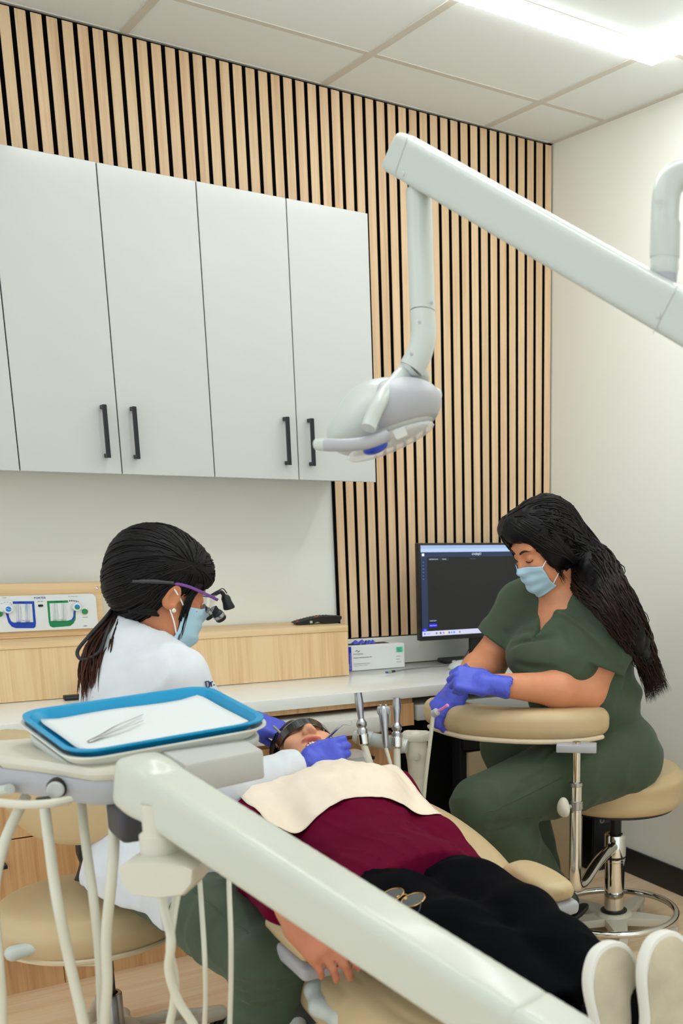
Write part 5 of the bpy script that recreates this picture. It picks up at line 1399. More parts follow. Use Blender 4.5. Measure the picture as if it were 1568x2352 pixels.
P1, Q1 = surface_net(body, 0.0035, LD.o-0.17, LD.o+V3(0.17, 0.17, 0.17))
lo_, hi_ = body.bounds(); P2, Q2 = surface_net(body, 0.009, lo_, V3(hi_[0], hi_[1], LD.o[2]-0.166))
P3, Q3, C3 = join_meshes([(P1, Q1, colour_flat(colD)(P1)), (P2, Q2, colour_flat(colD)(P2))])
fast_mesh('body', P3, Q3, skinD, dn, C3)
# hair: full crown drawn back into a low ponytail
hair = SDF()
hair.u(LD.ell((0, -0.018, 0.062), (0.085, 0.108, 0.098))).u(LD.ell((0, -0.055, 0.040), (0.078, 0.075, 0.088)), 0.03).u(LD.ell((0, 0.050, 0.072), (0.062, 0.052, 0.052)), 0.03).u(LD.ell((0, -0.056, -0.025), (0.062, 0.042, 0.055)), 0.04)
hair.u(cone(LD.p(0, -0.075, 0.0), at(292, 1357, 2.60), 0.050, 0.022), 0.04)
hair.sub(LD.ell((0, 0.088, -0.060), (0.095, 0.072, 0.105)), 0.012)
for s in (-1, 1): hair.sub(LD.ell((s*0.088, -0.004, -0.032), (0.024, 0.026, 0.060)), 0.010)
hair.warp(folds(150, 0.0012, RD, (1, 7, 1)))
Ph, Qh = surface_net(hair, 0.0045)
black = basecol((11, 9, 10)); brown = basecol((64, 36, 26))
tie = at(292, 1357, 2.60)
dirs = []
while len(dirs) < 420:
    v = nrm(rng.normal(size=3)); 
    if v[2] > -0.15 and v[1] > -0.75 and not (v[1] > 0.55 and v[2] < 0.35): dirs.append(LD.d(*v))
S1 = scalp_strands(hair, LD.p(0, -0.02, 0.03), 420, tie, dirs, 18, 0.0006, 0.0024, 0.004, black, basecol((26, 20, 20)), rng)
def tail(i, rng):
    u = rng.uniform(-1, 1); d = rng.uniform(-1, 1); l = rng.uniform(0.72, 1.05)
    k = [tie+rng.normal(0, 0.008, 3), at(268+20*u, 1425, 2.55+0.02*d), at(243+46*u+6*d, 1500, 2.52+0.03*d), at(228+44*u, 1500+110*l, 2.50+0.03*d)]
    if u > 0.75: k[-1] = at(262+30*u, 1500+45*l, 2.49)
    return k, l
S2 = locks(tail, 300, 22, rng, 0.0040, 0.0012, black, basecol((92, 48, 32)), 0.006, 1.3)
def nape(i, rng):
    u = rng.uniform(0, 1)
    return [LD.p(0.066, -0.055+0.03*u, -0.02-0.03*u), LD.p(0.056, -0.085, -0.055), tie+rng.normal(0, 0.008, 3)-V3(0, 0, 0.02)], 1
S3 = locks(nape, 40, 12, rng, 0.0022, 0.0016, black, black*1.5, 0.002, 0.6)
def side(i, rng):
    u = rng.uniform(-1, 1)
    return [LD.p(0.070, 0.050+0.008*u, 0.045), LD.p(0.073, 0.032+0.008*u, 0.005), LD.p(0.069, 0.028+0.007*u, -0.04), LD.p(0.058+0.006*u, 0.030+0.006*u, -0.085-0.02*rng.rand())], 1
S4 = locks(side, 34, 16, rng, 0.0020, 0.0007, black, black*1.4, 0.003, 0.8)
Ph, Qh, Ch = join_meshes([(Ph, Qh, colour_flat(black)(Ph)), S1, S2, S3, S4])
fast_mesh('hair', Ph, Qh, MT['hair'], dn, Ch)
MB().tube([tie+0.020*V3(math.cos(a)*0.5, math.sin(a), math.cos(a)*0.86) for a in np.linspace(0, 6.28, 19)[:-1]], 0.006, 8, closed=True).build('hair_tie', MT['blackpl'], dn)
MB().lathe(LD.p(0.0815, -0.002, -0.030), LD.d(1, 0.1, 0), [(0.0052, 0), (0.0055, 0.002), (0.0035, 0.0045)], 12).build('ear_stud', plain('crystal_stud', srgb(226, 214, 196), 0.15, metal=0.4), dn)
mk, MG = face_mask(body, LD, dn)
for s, ji in ((1, -1), (-1, 0)):
    for v_, e in ((1, (0.082, -0.012, 0.018)), (19, (0.080, -0.010, -0.030))):
        MB().tube(spline([MG[ji, v_], (MG[ji, v_]+LD.p(s*e[0], e[1], e[2]))/2+LD.d(s*0.004, 0, 0), LD.p(s*e[0], e[1], e[2])], 6), 0.0017, 7).build('ear_loop', MT['loop'], mk)
# loupes
MT['purple'] = plain('purple_frame', srgb(120, 74, 150), 0.3, metal=0.4); MT['clear'] = glass('clear_lens_plastic', (0.95, 0.97, 0.98, 1), 0.03, 0.22)
for s in (1, -1):
    MB().tube(spline([LD.p(s*0.083, -0.020, 0.030), LD.p(s*0.084, 0.02, 0.031), LD.p(s*0.076, 0.075, 0.024), LD.p(s*0.066, 0.100, 0.020)], 6), 0.0028, 8, flat=(0.8, 1.3)).build('temple', MT['purple'], dn)
    MB().tube(spline([LD.p(s*0.083, -0.018, 0.030), LD.p(s*0.082, -0.060, 0.022), LD.p(s*0.068, -0.100, 0.010)], 6), [0.0045]*5+[0.0055]*5+[0.004]*3, 8).build('temple_sleeve', MT['darkgrey'], dn)
    G = np.array([[LD.p(s*(0.010+0.056*u), 0.112-0.014*u*u-0.004*abs(v), 0.008+0.022*v) for v in np.linspace(-1, 1, 7)] for u in np.linspace(0, 1, 9)])
    sheet('lens', G, MT['clear'], dn, 0.0018)
    MB().lathe(LD.p(s*0.031, 0.112, 0.000), LD.d(-s*0.10, 0.80, -0.60), [(0.0095, 0), (0.0095, 0.010), (0.0125, 0.014), (0.0135, 0.032), (0.0120, 0.035), (0.0105, 0.033)], 20).build('magnifier', MT['blackmetal'], dn)
    MB().lathe(LD.p(s*0.031, 0.112, 0.000), LD.d(-s*0.10, 0.80, -0.60), [(0.0138, 0.018), (0.0142, 0.022), (0.0138, 0.026)], 20).build('magnifier_ring', MT['steel'], dn)
MB().tube(spline([LD.p(-0.066, 0.101, 0.022), LD.p(0, 0.118, 0.026), LD.p(0.066, 0.101, 0.022)], 7), 0.0018, 8).build('brow_bar', MT['purple'], dn)
MB().tube(spline([LD.p(0, 0.116, 0.028), LD.p(0, 0.135, 0.044), LD.p(0, 0.150, 0.034)], 6), 0.005, 10).build('lamp_bracket', MT['blackpl'], dn)
MB().lathe(LD.p(0, 0.148, 0.038), LD.d(0, 0.55, -0.83), [(0.008, 0), (0.011, 0.006), (0.011, 0.016), (0.014, 0.030), (0.013, 0.033), (0.010, 0.032)], 18).build('headlamp', MT['blackpl'], dn)
MB().tube(spline([LD.p(0.01, 0.116, 0.034), LD.p(0.012, 0.132, 0.052), LD.p(0.008, 0.148, 0.044)], 6), 0.0013, 6).build('lamp_wire', MT['blackpl'], dn)
cd = [LD.p(0.068, -0.100, 0.010), at(285, 1362, 2.56), at(245, 1415, 2.52), at(205, 1460, 2.50), at(178, 1495, 2.49), at(186, 1514, 2.49), at(212, 1508, 2.49), at(232, 1490, 2.49), at(250, 1440, 2.51), at(283, 1372, 2.57), LD.p(0.0, -0.128, 0.0)]
MB().tube(spline(cd, 7), 0.0040, 9).build('neck_cord', MT['blackpl'], dn)
q = at(296, 1352, 2.545); MB().rbox(q, (0.018, 0.010, 0.012), 0.002, 2, frame(CR, CU)).build('cord_clasp', MT['silver'], dn)
# white coat
coat = SDF()
coat.u(cone(J['sR']+V3(-0.02, 0.02, 0.005), J['sL']+V3(-0.02, -0.02, 0.005), 0.068)).u(ell(J['che']+V3(-0.015, 0, 0.01), (0.128, 0.160, 0.155)), 0.05).u(ell(J['che']+V3(0.055, 0, -0.01), (0.10, 0.13, 0.09)), 0.05)
coat.u(cone(J['nec']+V3(-0.02, 0, 0.0), J['che'], 0.082, 0.12), 0.05)
coat.u(cone(J['wai']+V3(-0.01, 0, 0), J['che'], 0.118, 0.125), 0.05).u(cone(J['pel']+V3(-0.01, 0, 0.03), J['wai'], 0.145, 0.118), 0.06)
coat.u(ell(J['pel']+V3(-0.01, 0.0, -0.02), (0.165, 0.185, 0.115)), 0.06)
hem = J['hR']+(J['kR']-J['hR'])*0.42
coat.u(cone(J['hR']+V3(0, 0, 0.02), hem+V3(0, 0, 0.01), 0.125, 0.105), 0.06)
coat.cut(hem+V3(0, 0, 0.01), J['kR']-J['hR'], 0.006)
coat.cut(V3(0.70, 2.5, 0.520), (0.05, 0.10, -1), 0.01)
coat.u(chain([J['sR']+V3(0, 0, 0.01), J['eR'], J['wR']+(J['eR']-J['wR'])*0.0], (0.072, 0.062, 0.046)), 0.03).u(chain([J['sL']+V3(0, 0, 0.01), J['eL'], J['wL']], (0.076, 0.066, 0.05)), 0.03)
wd = nrm(J['wR']-J['eR']); coat.cut(J['wR']-wd*0.012, wd, 0.004)
coat.sub(cone(J['wR']-wd*0.05, J['wR']+wd*0.1, 0.036, 0.038), 0.003)
# folds at the elbow, down the back and across the sleeve
coat.warp(folds(13, 0.0042, rotz(20), (1, 1, 2.2))).warp(folds(34, 0.0010, None, (1, 1, 2.5), 3.1)).warp(ridges(8, 0.0055, rotx(35), (1, 1, 2.4), 1.7))
coat.sub(cone(LD.p(0, -0.02, -0.04), J['nec']-V3(0, 0, 0.04), 0.060, 0.060), 0.012)
ob = sdf_obj('coat', coat, 0.0055, MT['coat'], dn)
# collar: a folded band round the neck
na = nrm(LD.p(0, -0.022, -0.05)-J['nec']); nR = frame(fwd*V3(1, 1, 0), na)
for w, (r0, z0, r1, z1) in enumerate(((0.074, 0.048, 0.120, -0.022),)):
    G = []
    for a in np.linspace(-2.65, 2.65, 41):
        c, s_ = math.cos(a+math.pi), math.sin(a+math.pi); row = []
        drop = 0.06*max(0, abs(a)-1.1)
        for t in np.linspace(0, 1, 9):
            rr_ = r0+(r1-r0)*t+0.004*math.sin(t*3.1); zz_ = z0+(z1-z0-0.5*drop)*t-drop*0.75
            row.append(J['nec']+nR@V3(s_*rr_*1.02, c*rr_*1.05+0.5*drop*t, zz_))
        G.append(row)
    sheet('collar', np.array(G), MT['coat'], dn, 0.005)
MT['navy'] = plain('navy_thread', srgb(46, 48, 92), 0.7)
q = pix(coat, 480, 1571, 2.2); nq = grad(coat, q)[0]; ux_t = nrm(np.cross(V3(0, 0, 1), nq)); uy_t = np.cross(nq, ux_t)
text_obj('name_embroidery', 'Dr.', 0.024, q+nq*0.0022, nrm(ux_t+0.12*uy_t), uy_t, MT['navy'], dn, 0.0012)
MB().prism([(-0.008, -0.006), (0.0, 0.010), (0.004, 0.0), (0.010, -0.006), (0.002, -0.002)], pix(coat, 494, 1552, 2.2)+nq*0.0022, ux_t, uy_t, nq, 0, 0.001).build('crest_embroidery', MT['navy'], dn)
# trousers
tr = SDF()
tr.u(chain([J['hR'], J['hR']+(J['kR']-J['hR'])*0.5, J['kR']], (0.098, 0.092, 0.068))).u(chain([J['kR'], J['kR']+(J['aR']-J['kR'])*0.4, J['aR']], (0.070, 0.066, 0.054)), 0.03)
tr.u(chain([J['hL'], J['kL']], (0.095, 0.068)), 0.03).u(chain([J['kL'], J['aL']], (0.068, 0.052)), 0.03).u(ell(J['pel']-V3(0, 0, 0.01), (0.13, 0.16, 0.09)), 0.05)
tr.warp(folds(10, 0.0030, None, (1, 1, 1.6))).warp(folds(40, 0.0008)).warp(ridges(9, 0.0045, rotz(30), (1.8, 1, 1), 5.1))
for t, dz in ((0.10, 0), (0.18, 0.01), (0.02, -0.01)):      # creases behind the knee
    q = J['kR']+(J['aR']-J['kR'])*t; pc3 = project(tr, np.array([q+V3(-0.09, 0.0, dz), q+V3(-0.05, -0.07, dz*0.5), q+V3(0.03, -0.09, dz+0.01)]), 0.003); tr.sub(chain(pc3, (0.004, 0.006, 0.003)), 0.012)
tr.cut(J['aR']+V3(0, 0, -0.01), (0, 0, -1), 0.004)
sdf_obj('trousers', tr, 0.006, MT['scrub'], dn)
MB().tube(project(tr, np.array([J['hR']+(J['kR']-J['hR'])*t+V3(-0.055, -0.02, 0.09) for t in np.linspace(0.42, 0.93, 14)]), 0.0002), 0.0012, 6).build('side_seam', MT['scrub'], dn)
MT['sneaker'] = cloth_mat('grey_knit_sneaker', srgb(150, 142, 132), 0.85, 260, 0.8)
for a, nm in (('aR', 0), ('aL', 1)):
    A = J[a]; dx = nrm(V3(0.45, -0.85, 0) if nm == 0 else V3(0.9, 0.1, 0)); LS = Loc((A[0], A[1], 0), frame(dx, (0, 0, 1)))
    sh_ = sdf_obj('sneaker', SDF().u(LS.cone((0, -0.03, 0.075), (0, -0.015, 0.115), 0.040, 0.040)).u(LS.ell((0, 0.05, 0.050), (0.042, 0.125, 0.040)), 0.03).cut((0, 0, 0.022), (0, 0, -1), 0.003), 0.006, MT['sneaker'], dn)
    sdf_obj('sole', SDF().u(ecyl(LS.p(0, 0.040, 0.0135), 0.046, 0.138, 0.013, 0.009, LS.R)), 0.005, MT['whitepl'], sh_)
# gloved hands
def glove(name, L, sx, curls, thumb, parent, cuff=True, scale=1.0):
    pr, tips = hand_prims(L, sx, curls, thumb, 2.0, 0.0012, scale)
    f = SDF(); add(f, pr)
    f.u(L.cone((0, -0.055, 0), (0, -0.02, 0), 0.033*scale, 0.029*scale), 0.01)
    f.warp(folds(85, 0.0011, L.R, (2.2, 1, 1))); f.warp(folds(170, 0.0004))
    f.sub(L.cone((0, -0.10, 0), (0, -0.05, 0), 0.0305*scale, 0.028*scale), 0.002)
    o = sdf_obj(name, f, 0.0026, MT['gloveblue'], parent, smooth=1)
    return f, tips
yR = nrm(CR*0.86+CU*0.42+CF*0.20); zR = nrm(-CF*0.85+CU*0.15+CR*0.25)
LgR = Loc(J['wR']+nrm(yR)*0.012, frame(yR, zR))
gfR, tR_ = glove('glove', LgR, -1, ((42, 62, 35), (52, 66, 38), (60, 68, 40), (66, 66, 40)), ((0.35, 0.75, -0.55), (-0.05, 0.85, -0.5), (-0.2, 0.9, -0.35)), dn, scale=0.93)
yL = nrm(CR*0.92-CU*0.33+CF*0.10); zL = nrm(CU*0.75-CF*0.50+CR*0.25)
LgL = Loc(J['wL'], frame(yL, zL))
gfL, tL_ = glove('glove', LgL, 1, ((22, 40, 22), (28, 46, 26), (34, 52, 30), (40, 55, 30)), ((0.12, 0.85, -0.5), (-0.15, 0.9, -0.4), (-0.2, 0.9, -0.3)), dn, scale=0.92)
# instruments held in the hands
def rod_thing(name, label, cat, pts, radii, mat, grp=None):
    t = thing(name, label, cat, tuple(pts[0]), grp)
    MB().tube(spline(pts, 6), np.interp(np.linspace(0, 1, 6*(len(pts)-1)+1), np.linspace(0, 1, len(radii)), radii), 10).build('shaft', mat, t)
    return t
rod_thing('dental_probe', 'steel probe with a fine hooked tip held in the gloved hand over the chin', 'dental probe', [at(722, 1722, 2.83), at(745, 1702, 2.82), at(772, 1676, 2.81), at(784, 1666, 2.81), at(792, 1664, 2.81), at(806, 1665, 2.81), at(807, 1655, 2.81)], [0.0030, 0.0032, 0.0034, 0.0026, 0.0010, 0.0008, 0.0005], MT['steel'])
rod_thing('mouth_mirror', 'slim steel instrument reaching from the far gloved hand into the open mouth', 'dental mirror', [at(628, 1668, 2.955), at(650, 1688, 2.945), at(680, 1706, 2.93), at(699, 1720, 2.92)], [0.0035, 0.0035, 0.0030, 0.0016], MT['steel'])
# ---------------------------------------------------------------- assistant
rng = np.random.RandomState(8)
an = thing('person', 'person in green scrubs with long dark hair and a face mask, seated by the monitor', 'person', (2.19, 2.79, 0))
skinA = skin_mat('skin_tan', None, None); colA = basecol((206, 138, 100))
fa = nrm(V3(-math.cos(math.radians(28))*1.0, math.cos(math.radians(28))*-0.02, -math.sin(math.radians(28))))
LA_ = Loc(at(1247, 1258, 3.30), frame(fa, (0, 0, 1)))
K = dict(pel=V3(2.095, 2.79, 0.645), wai=V3(2.08, 2.79, 0.80), che=V3(2.02, 2.79, 0.99), nec=V3(1.99, 2.795, 1.15),
         sN=V3(2.045, 2.625, 1.075), sF=V3(1.945, 2.965, 1.085), eN=at(1350, 1588, 3.33), eF=V3(1.85, 3.03, 0.90), wN=at(1126, 1572, 3.18), wF=at(1052, 1580, 3.31),
         hN=V3(2.11, 2.68, 0.635), kN=at(1105, 1848, 3.26), aN=V3(1.93, 2.75, 0.165), hF=V3(2.11, 2.90, 0.635), kF=V3(1.90, 2.99, 0.63), aF=V3(2.02, 2.95, 0.16))
bA = SDF(); head_prims(bA, LA_); lips(bA, LA_)
bA.u(LA_.ell((0, 0.03, -0.050), (0.064, 0.056, 0.060)), 0.03)
bA.u(cone(K['nec']+V3(0.02, 0, -0.02), LA_.p(0, -0.022, -0.06), 0.066, 0.056), 0.035).u(cone(K['nec']+V3(-0.03, -0.01, -0.05), K['che']+V3(-0.045, 0, 0.04), 0.062, 0.07), 0.05)
bA.u(cone(K['sN'], K['sF'], 0.06), 0.05).u(ell(K['che'], (0.12, 0.16, 0.14)), 0.05).u(cone(K['pel'], K['che'], 0.14, 0.13), 0.05)
for a, b, c, r in (('sN', 'eN', 'wN', (0.064, 0.054, 0.030)), ('sF', 'eF', 'wF', (0.064, 0.054, 0.030)), ('hN', 'kN', 'aN', (0.09, 0.06, 0.04)), ('hF', 'kF', 'aF', (0.09, 0.06, 0.04))):
    bA.u(cone(K[a], K[b], r[0], r[1]), 0.03)
    bA.u(chain([K[b], K[b]+(K[c]-K[b])*0.3, K[c]], (r[1], r[1]*0.98, r[2])), 0.03)
sg = np.array([0.0])
def colA_fn(P):
    return np.repeat(colA[None], len(P), 0)
Pa, Qa = surface_net(bA, 0.0032, LA_.o-V3(0.15, 0.15, 0.17), LA_.o+0.16)
lo_, hi_ = bA.bounds(); zcut = LA_.o[2]-0.166
Pb, Qb = surface_net(bA, 0.006, lo_, V3(hi_[0], hi_[1], zcut))
P3, Q3, C3 = join_meshes([(Pa, Qa, colA_fn(Pa)), (Pb, Qb, colA_fn(Pb))])
fast_mesh('body', P3, Q3, skinA, an, C3)
# brows and lash lines
for s in (-1, 1):
    pts = head_y(bA, LA_, [(s*x, z) for x, z in ((0.014, 0.0275), (0.024, 0.0325), (0.036, 0.0345), (0.050, 0.0285))])
    fw = LA_.d(0, 1, 0)
    MB().tube([p+fw*0.0004 for p in spline(pts, 5)], [0.0038]*4+[0.0040]*6+[0.0034, 0.0029, 0.0022, 0.0015, 0.0009, 0.0005], 7, flat=(1.0, 0.8)).build('eyebrow', MT['brow'], an)
    pts = head_y(bA, LA_, [(s*x, z) for x, z in ((0.019, 0.0015), (0.026, -0.0015), (0.034, -0.0015), (0.045, 0.0035))])
    MB().tube([p+fw*0.0012 for p in spline(pts, 5)], 0.0012, 6).build('eyelashes', MT['brow'], an)
    for q in np.linspace(0.1, 0.95, 9):
        pq = spline(pts, 8)[int(q*24)]
        MB().tube([pq, pq+fw*0.006+LA_.d(s*0.002, 0, -0.0035)], [0.0005, 0.0002], 5).build('eyelash', MT['brow'], an)
mk, MG = face_mask(bA, LA_, an, 0.066, -0.010, -0.120)
for s, ji in ((1, -1), (-1, 0)):
    for v_, e in ((1, (0.078, -0.002, 0.030)), (20, (0.078, -0.008, -0.030))):
        MB().tube(spline([MG[ji, v_], (MG[ji, v_]+LA_.p(s*e[0], e[1], e[2]))/2+LA_.d(s*0.005, 0, 0), LA_.p(s*e[0], e[1], e[2])], 6), 0.0015, 7).build('ear_loop', MT['loop'], mk)
MB().tube(spline([LA_.p(-0.074, 0.012, -0.030), LA_.p(-0.0735, 0.020, -0.055), LA_.p(-0.072, 0.022, -0.075)], 5), [0.0022]*4+[0.0015]*7, 7).build('earring', plain('silver_earring', srgb(220, 216, 205), 0.2, metal=0.8), an)
# scrub top
tor = SDF()
tor.u(ell(K['che']+V3(0.01, 0, 0), (0.150, 0.190, 0.160))).u(cone(K['nec']+V3(0.03, 0, -0.055), K['che']+V3(0.02, 0, 0.05), 0.092, 0.12), 0.05)
tor.u(ell(K['che']+V3(-0.105, -0.02, -0.045), (0.110, 0.165, 0.100), rotz(12)), 0.06)
tor.u(ell(K['wai']+V3(-0.03, 0, 0.01), (0.170, 0.200, 0.14)), 0.07).u(ell(K['pel']+V3(0.02, 0, 0.02), (0.175, 0.205, 0.11)), 0.06)
tp_ = SDF(); tp_.ops = list(tor.ops)
tp_.u(cone(K['sN']+V3(0.0, 0.02, 0.0), K['sF']+V3(0, -0.01, 0.0), 0.080), 0.03)
for sj, ej, r_ in (('sN', 'eN', (0.084, 0.088)), ('sF', 'eF', (0.082, 0.080))):
    tp_.u(cone(K[sj], K[sj]+(K[ej]-K[sj])*0.80, *r_), 0.02)
tp_.warp(folds(11, 0.0042, rotx(25), (1, 1.5, 1))).warp(folds(28, 0.0009, None, (1.6, 1.6, 1), 4.4)).warp(ridges(7.5, 0.0085, rotx(20)@roty(25), (2.0, 1.6, 1), 2.9))
for sj, ej in (('sN', 'eN'), ('sF', 'eF')):
    d_ = nrm(K[ej]-K[sj]); cp = K[sj]+(K[ej]-K[sj])*0.66
    q = Prim(lambda p, cp=cp, d_=d_: np.maximum.reduce([-((p-cp)@d_), np.linalg.norm((p-cp)-((p-cp)@d_)[:, None]*d_, axis=1)-0.15, 0.010-tor(p)]), cp-0.2, cp+0.2)
    tp_.sub(q, 0.003)
    ic = cone(cp-d_*0.02, cp+d_*0.1, 0.067, 0.076)
    tp_.sub(Prim(lambda p, ic=ic: np.maximum(ic.fn(p), 0.010-tor(p)), ic.lo, ic.hi), 0.003)
# folds under the bust and from the armpit
for a, b in (((1160, 1452), (1235, 1446)), ((1170, 1482), (1270, 1462)), ((1312, 1490), (1285, 1440)), ((1180, 1525), (1270, 1538))):
    q0, q1 = pix(tp_, a[0], a[1], 2.6, 0.004), pix(tp_, b[0], b[1], 2.6, 0.004); tp_.sub(cone(q0, q1, 0.003, 0.007), 0.018)
tp_.cut(V3(2.1, 0, 0.585), (-0.35, 0, -1), 0.006)
# V neck opening with a stitched band
nf = nrm(V3(-0.97, -0.12, 0)); vx = V3(-nf[1], nf[0], 0); vO = K['nec']+V3(0, -0.01, 0)
def vneck(p):
    q = p-vO; x = q@vx; y = q@nf; z = q[:, 2]
    return np.maximum.reduce([(np.abs(x)-0.050-z*0.33)*0.95, -y-0.085, np.abs(x)-0.062, -(z+0.165), z-0.2])
tp_.sub(Prim(vneck, K['nec']-0.3, K['nec']+0.3), 0.008)
sdf_obj('scrub_top', tp_, 0.005, MT['scrub'], an)
def seam(name, pts, f, r=0.0014, off=0.0004):
    P_ = project(f, np.array(resample(pts, 24)), off); MB().tube(list(P_), r, 6).build(name, MT['scrub'], an)
# hair: parted wave over the brow, long and loose down the back
hA = SDF()
hA.u(LA_.ell((0, -0.022, 0.052), (0.088, 0.108, 0.090))).u(LA_.ell((0, -0.06, 0.00), (0.085, 0.075, 0.100)), 0.04).u(LA_.ell((0.02, 0.045, 0.085), (0.070, 0.050, 0.045)), 0.03)
hA.u(LA_.ell((-0.076, 0.004, 0.01), (0.024, 0.050, 0.075)), 0.03).u(LA_.ell((0.070, 0.010, 0.02), (0.026, 0.055, 0.08)), 0.03)
hA.sub(LA_.ell((0.004, 0.094, -0.060), (0.078, 0.066, 0.117)), 0.012)
hA.sub(LA_.ell((-0.035, 0.10, 0.000), (0.060, 0.050, 0.062)), 0.012)
def on_top(x, y, lift=0.02, d=3.42):
    """point just outside the shirt in line with frame position x, y, or at depth d beside it"""
    o = at(x, y, 2.7); r = nrm(ray(x, y)); p, ok = march(tp_, o[None], r[None], 0.95); lim = at(x, y, d)
    if not ok[0] or (p[0]-lim)@CF > 0: return lim
    return p[0]-r*lift
back = [LA_.p(-0.01, -0.07, 0.0), on_top(1345, 1300, 0.03, 3.36), on_top(1400, 1372, 0.02, 3.34), on_top(1452, 1450, 0.015, 3.36), on_top(1490, 1530, 0.01, 3.42)]
bk2 = resample(back, 14); hA.u(chain(list(bk2), np.interp(np.linspace(0, 1, 14), np.linspace(0, 1, 5), (0.060, 0.052, 0.044, 0.030, 0.012))), 0.03)
hA.warp(folds(30, 0.004, None, (1, 1, 2.5))).warp(folds(130, 0.0016, frame(nrm(V3(0.5, -0.2, -0.8)), (1, 0, 0)), (1, 6, 1)))
Ph, Qh = surface_net(hA, 0.005)
black = basecol((10, 8, 9)); brownA = basecol((58, 36, 30))
part = LA_.p(0.02, 0.055, 0.125)
dirs = []
while len(dirs) < 380:
    v = nrm(rng.normal(size=3))
    if (v[2] > -0.25 or (v[1] < 0.1 and v[2] > -0.8)) and not (v[1] > 0.6 and v[2] < 0.45): dirs.append(LA_.d(*v))
S1 = scalp_strands(hA, LA_.p(0, -0.02, 0.03), 380, LA_.p(-0.02, -0.10, -0.06), dirs, 18, 0.0008, 0.0026, 0.005, black, basecol((26, 21, 21)), rng)
LST = project(hA, np.stack([LA_.p(rng.uniform(-0.095, 0.05), rng.uniform(-0.11, 0.02), rng.uniform(-0.10, 0.12)) for _ in range(760)]), 0.001)
def long_lock(i, rng):
    u = rng.uniform(-1, 1); d = rng.uniform(-1, 1); l = rng.uniform(0.45, 1.05); st0 = LST[i]
    w = (0.075, 0.060, 0.046, 0.030)
    perp = nrm(CR*0.75-CU*0.6)
    k = [st0]+[back[q]+(CR*0.72+CU*0.70)*u*w[q-1]+(-CF)*w[q-1]*(0.95*math.sqrt(max(0, 1-u*u))*(1-0.5*d*d)) for q in (1, 2, 3, 4)]
    k.append(k[-1]+(at(1512, 1600, 3.42)-at(1490, 1530, 3.42))*l+CR*0.012*u)
    k = k[:3+int(round(3*min(1, l*1.05)))]
    return k, l
S2 = locks(long_lock, 760, 34, rng, 0.0040, 0.0012, black, brownA, 0.0095, 3.4)
def wisp(i, rng):
    u = rng.uniform(-1, 1)
    return [LA_.p(-0.072, 0.045+0.006*u, 0.030), LA_.p(-0.076, 0.040+0.008*u, -0.01), LA_.p(-0.074, 0.028+0.008*u, -0.05), LA_.p(-0.080, 0.020+0.01*u, -0.085-0.02*rng.rand())], 1
S4 = locks(wisp, 16, 18, rng, 0.0013, 0.0005, black, black*1.5, 0.0045, 1.6)
SWU = rng.rand(150); SWK = np.stack([[LA_.p(0.02-0.02*u, 0.070-0.05*u, 0.118+0.016*u), LA_.p(-0.025-0.02*u, 0.072-0.04*u, 0.095+0.025*u), LA_.p(-0.060-0.012*u, 0.060-0.045*u, 0.062+0.03*u), LA_.p(-0.083, 0.040-0.04*u, 0.022+0.02*u), LA_.p(-0.090, 0.010-0.03*u, -0.02), LA_.p(-0.092, -0.02-0.03*u, -0.06)] for u in SWU])
SWK[:, 1:5] = project(hA, SWK[:, 1:5].reshape(-1, 3), 0.0015).reshape(150, 4, 3)
def swoop(i, rng): return list(SWK[i]), 1
S5 = locks(swoop, 150, 24, rng, 0.0026, 0.0018, black, basecol((34, 28, 28)), 0.0018, 1.0)
Ph, Qh, Ch = join_meshes([(Ph, Qh, colour_flat(black)(Ph)), S1, S2, S4, S5])
fast_mesh('hair', Ph, Qh, MT['hair'], an, Ch)
# trousers
tA = SDF()
tA.u(chain([K['hN'], K['hN']+(K['kN']-K['hN'])*0.5, K['kN']], (0.130, 0.118, 0.086))).u(chain([K['kN']+V3(0, 0, -0.005), K['kN']+(K['aN']-K['kN'])*0.35, K['aN']], (0.084, 0.082, 0.058)), 0.03)
tA.u(chain([K['hF'], K['kF']], (0.125, 0.085)), 0.03).u(chain([K['kF'], K['aF']], (0.084, 0.056)), 0.03).u(ell(K['pel']+V3(0.03, 0, -0.035), (0.160, 0.205, 0.100)), 0.05)
tA.warp(folds(9, 0.0028)).warp(folds(38, 0.0008)).warp(ridges(9, 0.0065, roty(25), (1.0, 1.6, 2.0), 8.3))
for (a, b) in (((1120, 1895), (1210, 1885)), ((1115, 1915), (1235, 1880)), ((1200, 1800), (1255, 1770)), ((1180, 1830), (1245, 1795)), ((1240, 1745), (1300, 1700))):
    q0, q1 = pix(tA, a[0], a[1], 2.6), pix(tA, b[0], b[1], 2.6); tA.sub(cone(q0, q1, 0.003, 0.006), 0.014)
sdf_obj('trousers', tA, 0.006, MT['scrub'], an)
seam('side_seam', [pix(tA, 1110, 1868, 2.7), pix(tA, 1200, 1830, 2.7), pix(tA, 1290, 1785, 2.7)], tA, 0.0012)
MT['blackshoe'] = plain('black_shoe', srgb(20, 20, 24), 0.6)
for a in ('aN', 'aF'):
    A = K[a]; LS = Loc(A-V3(0, 0, 0.03), frame(nrm(V3(-0.9, 0, -0.25)), (0, 0, 1)))
    sh_ = sdf_obj('shoe', SDF().u(LS.cone((0, -0.03, 0.02), (0, -0.02, 0.05), 0.042)).u(LS.ell((0, 0.04, 0.0), (0.044, 0.12, 0.038)), 0.03).cut(LS.p(0, 0, -0.03), LS.d(0, 0, -1), 0.003), 0.006, MT['blackshoe'], an)
    sdf_obj('sole', SDF().u(ecyl(LS.p(0, 0.032, -0.038), 0.046, 0.132, 0.010, 0.007, LS.R)), 0.005, MT['blackpl'], sh_)
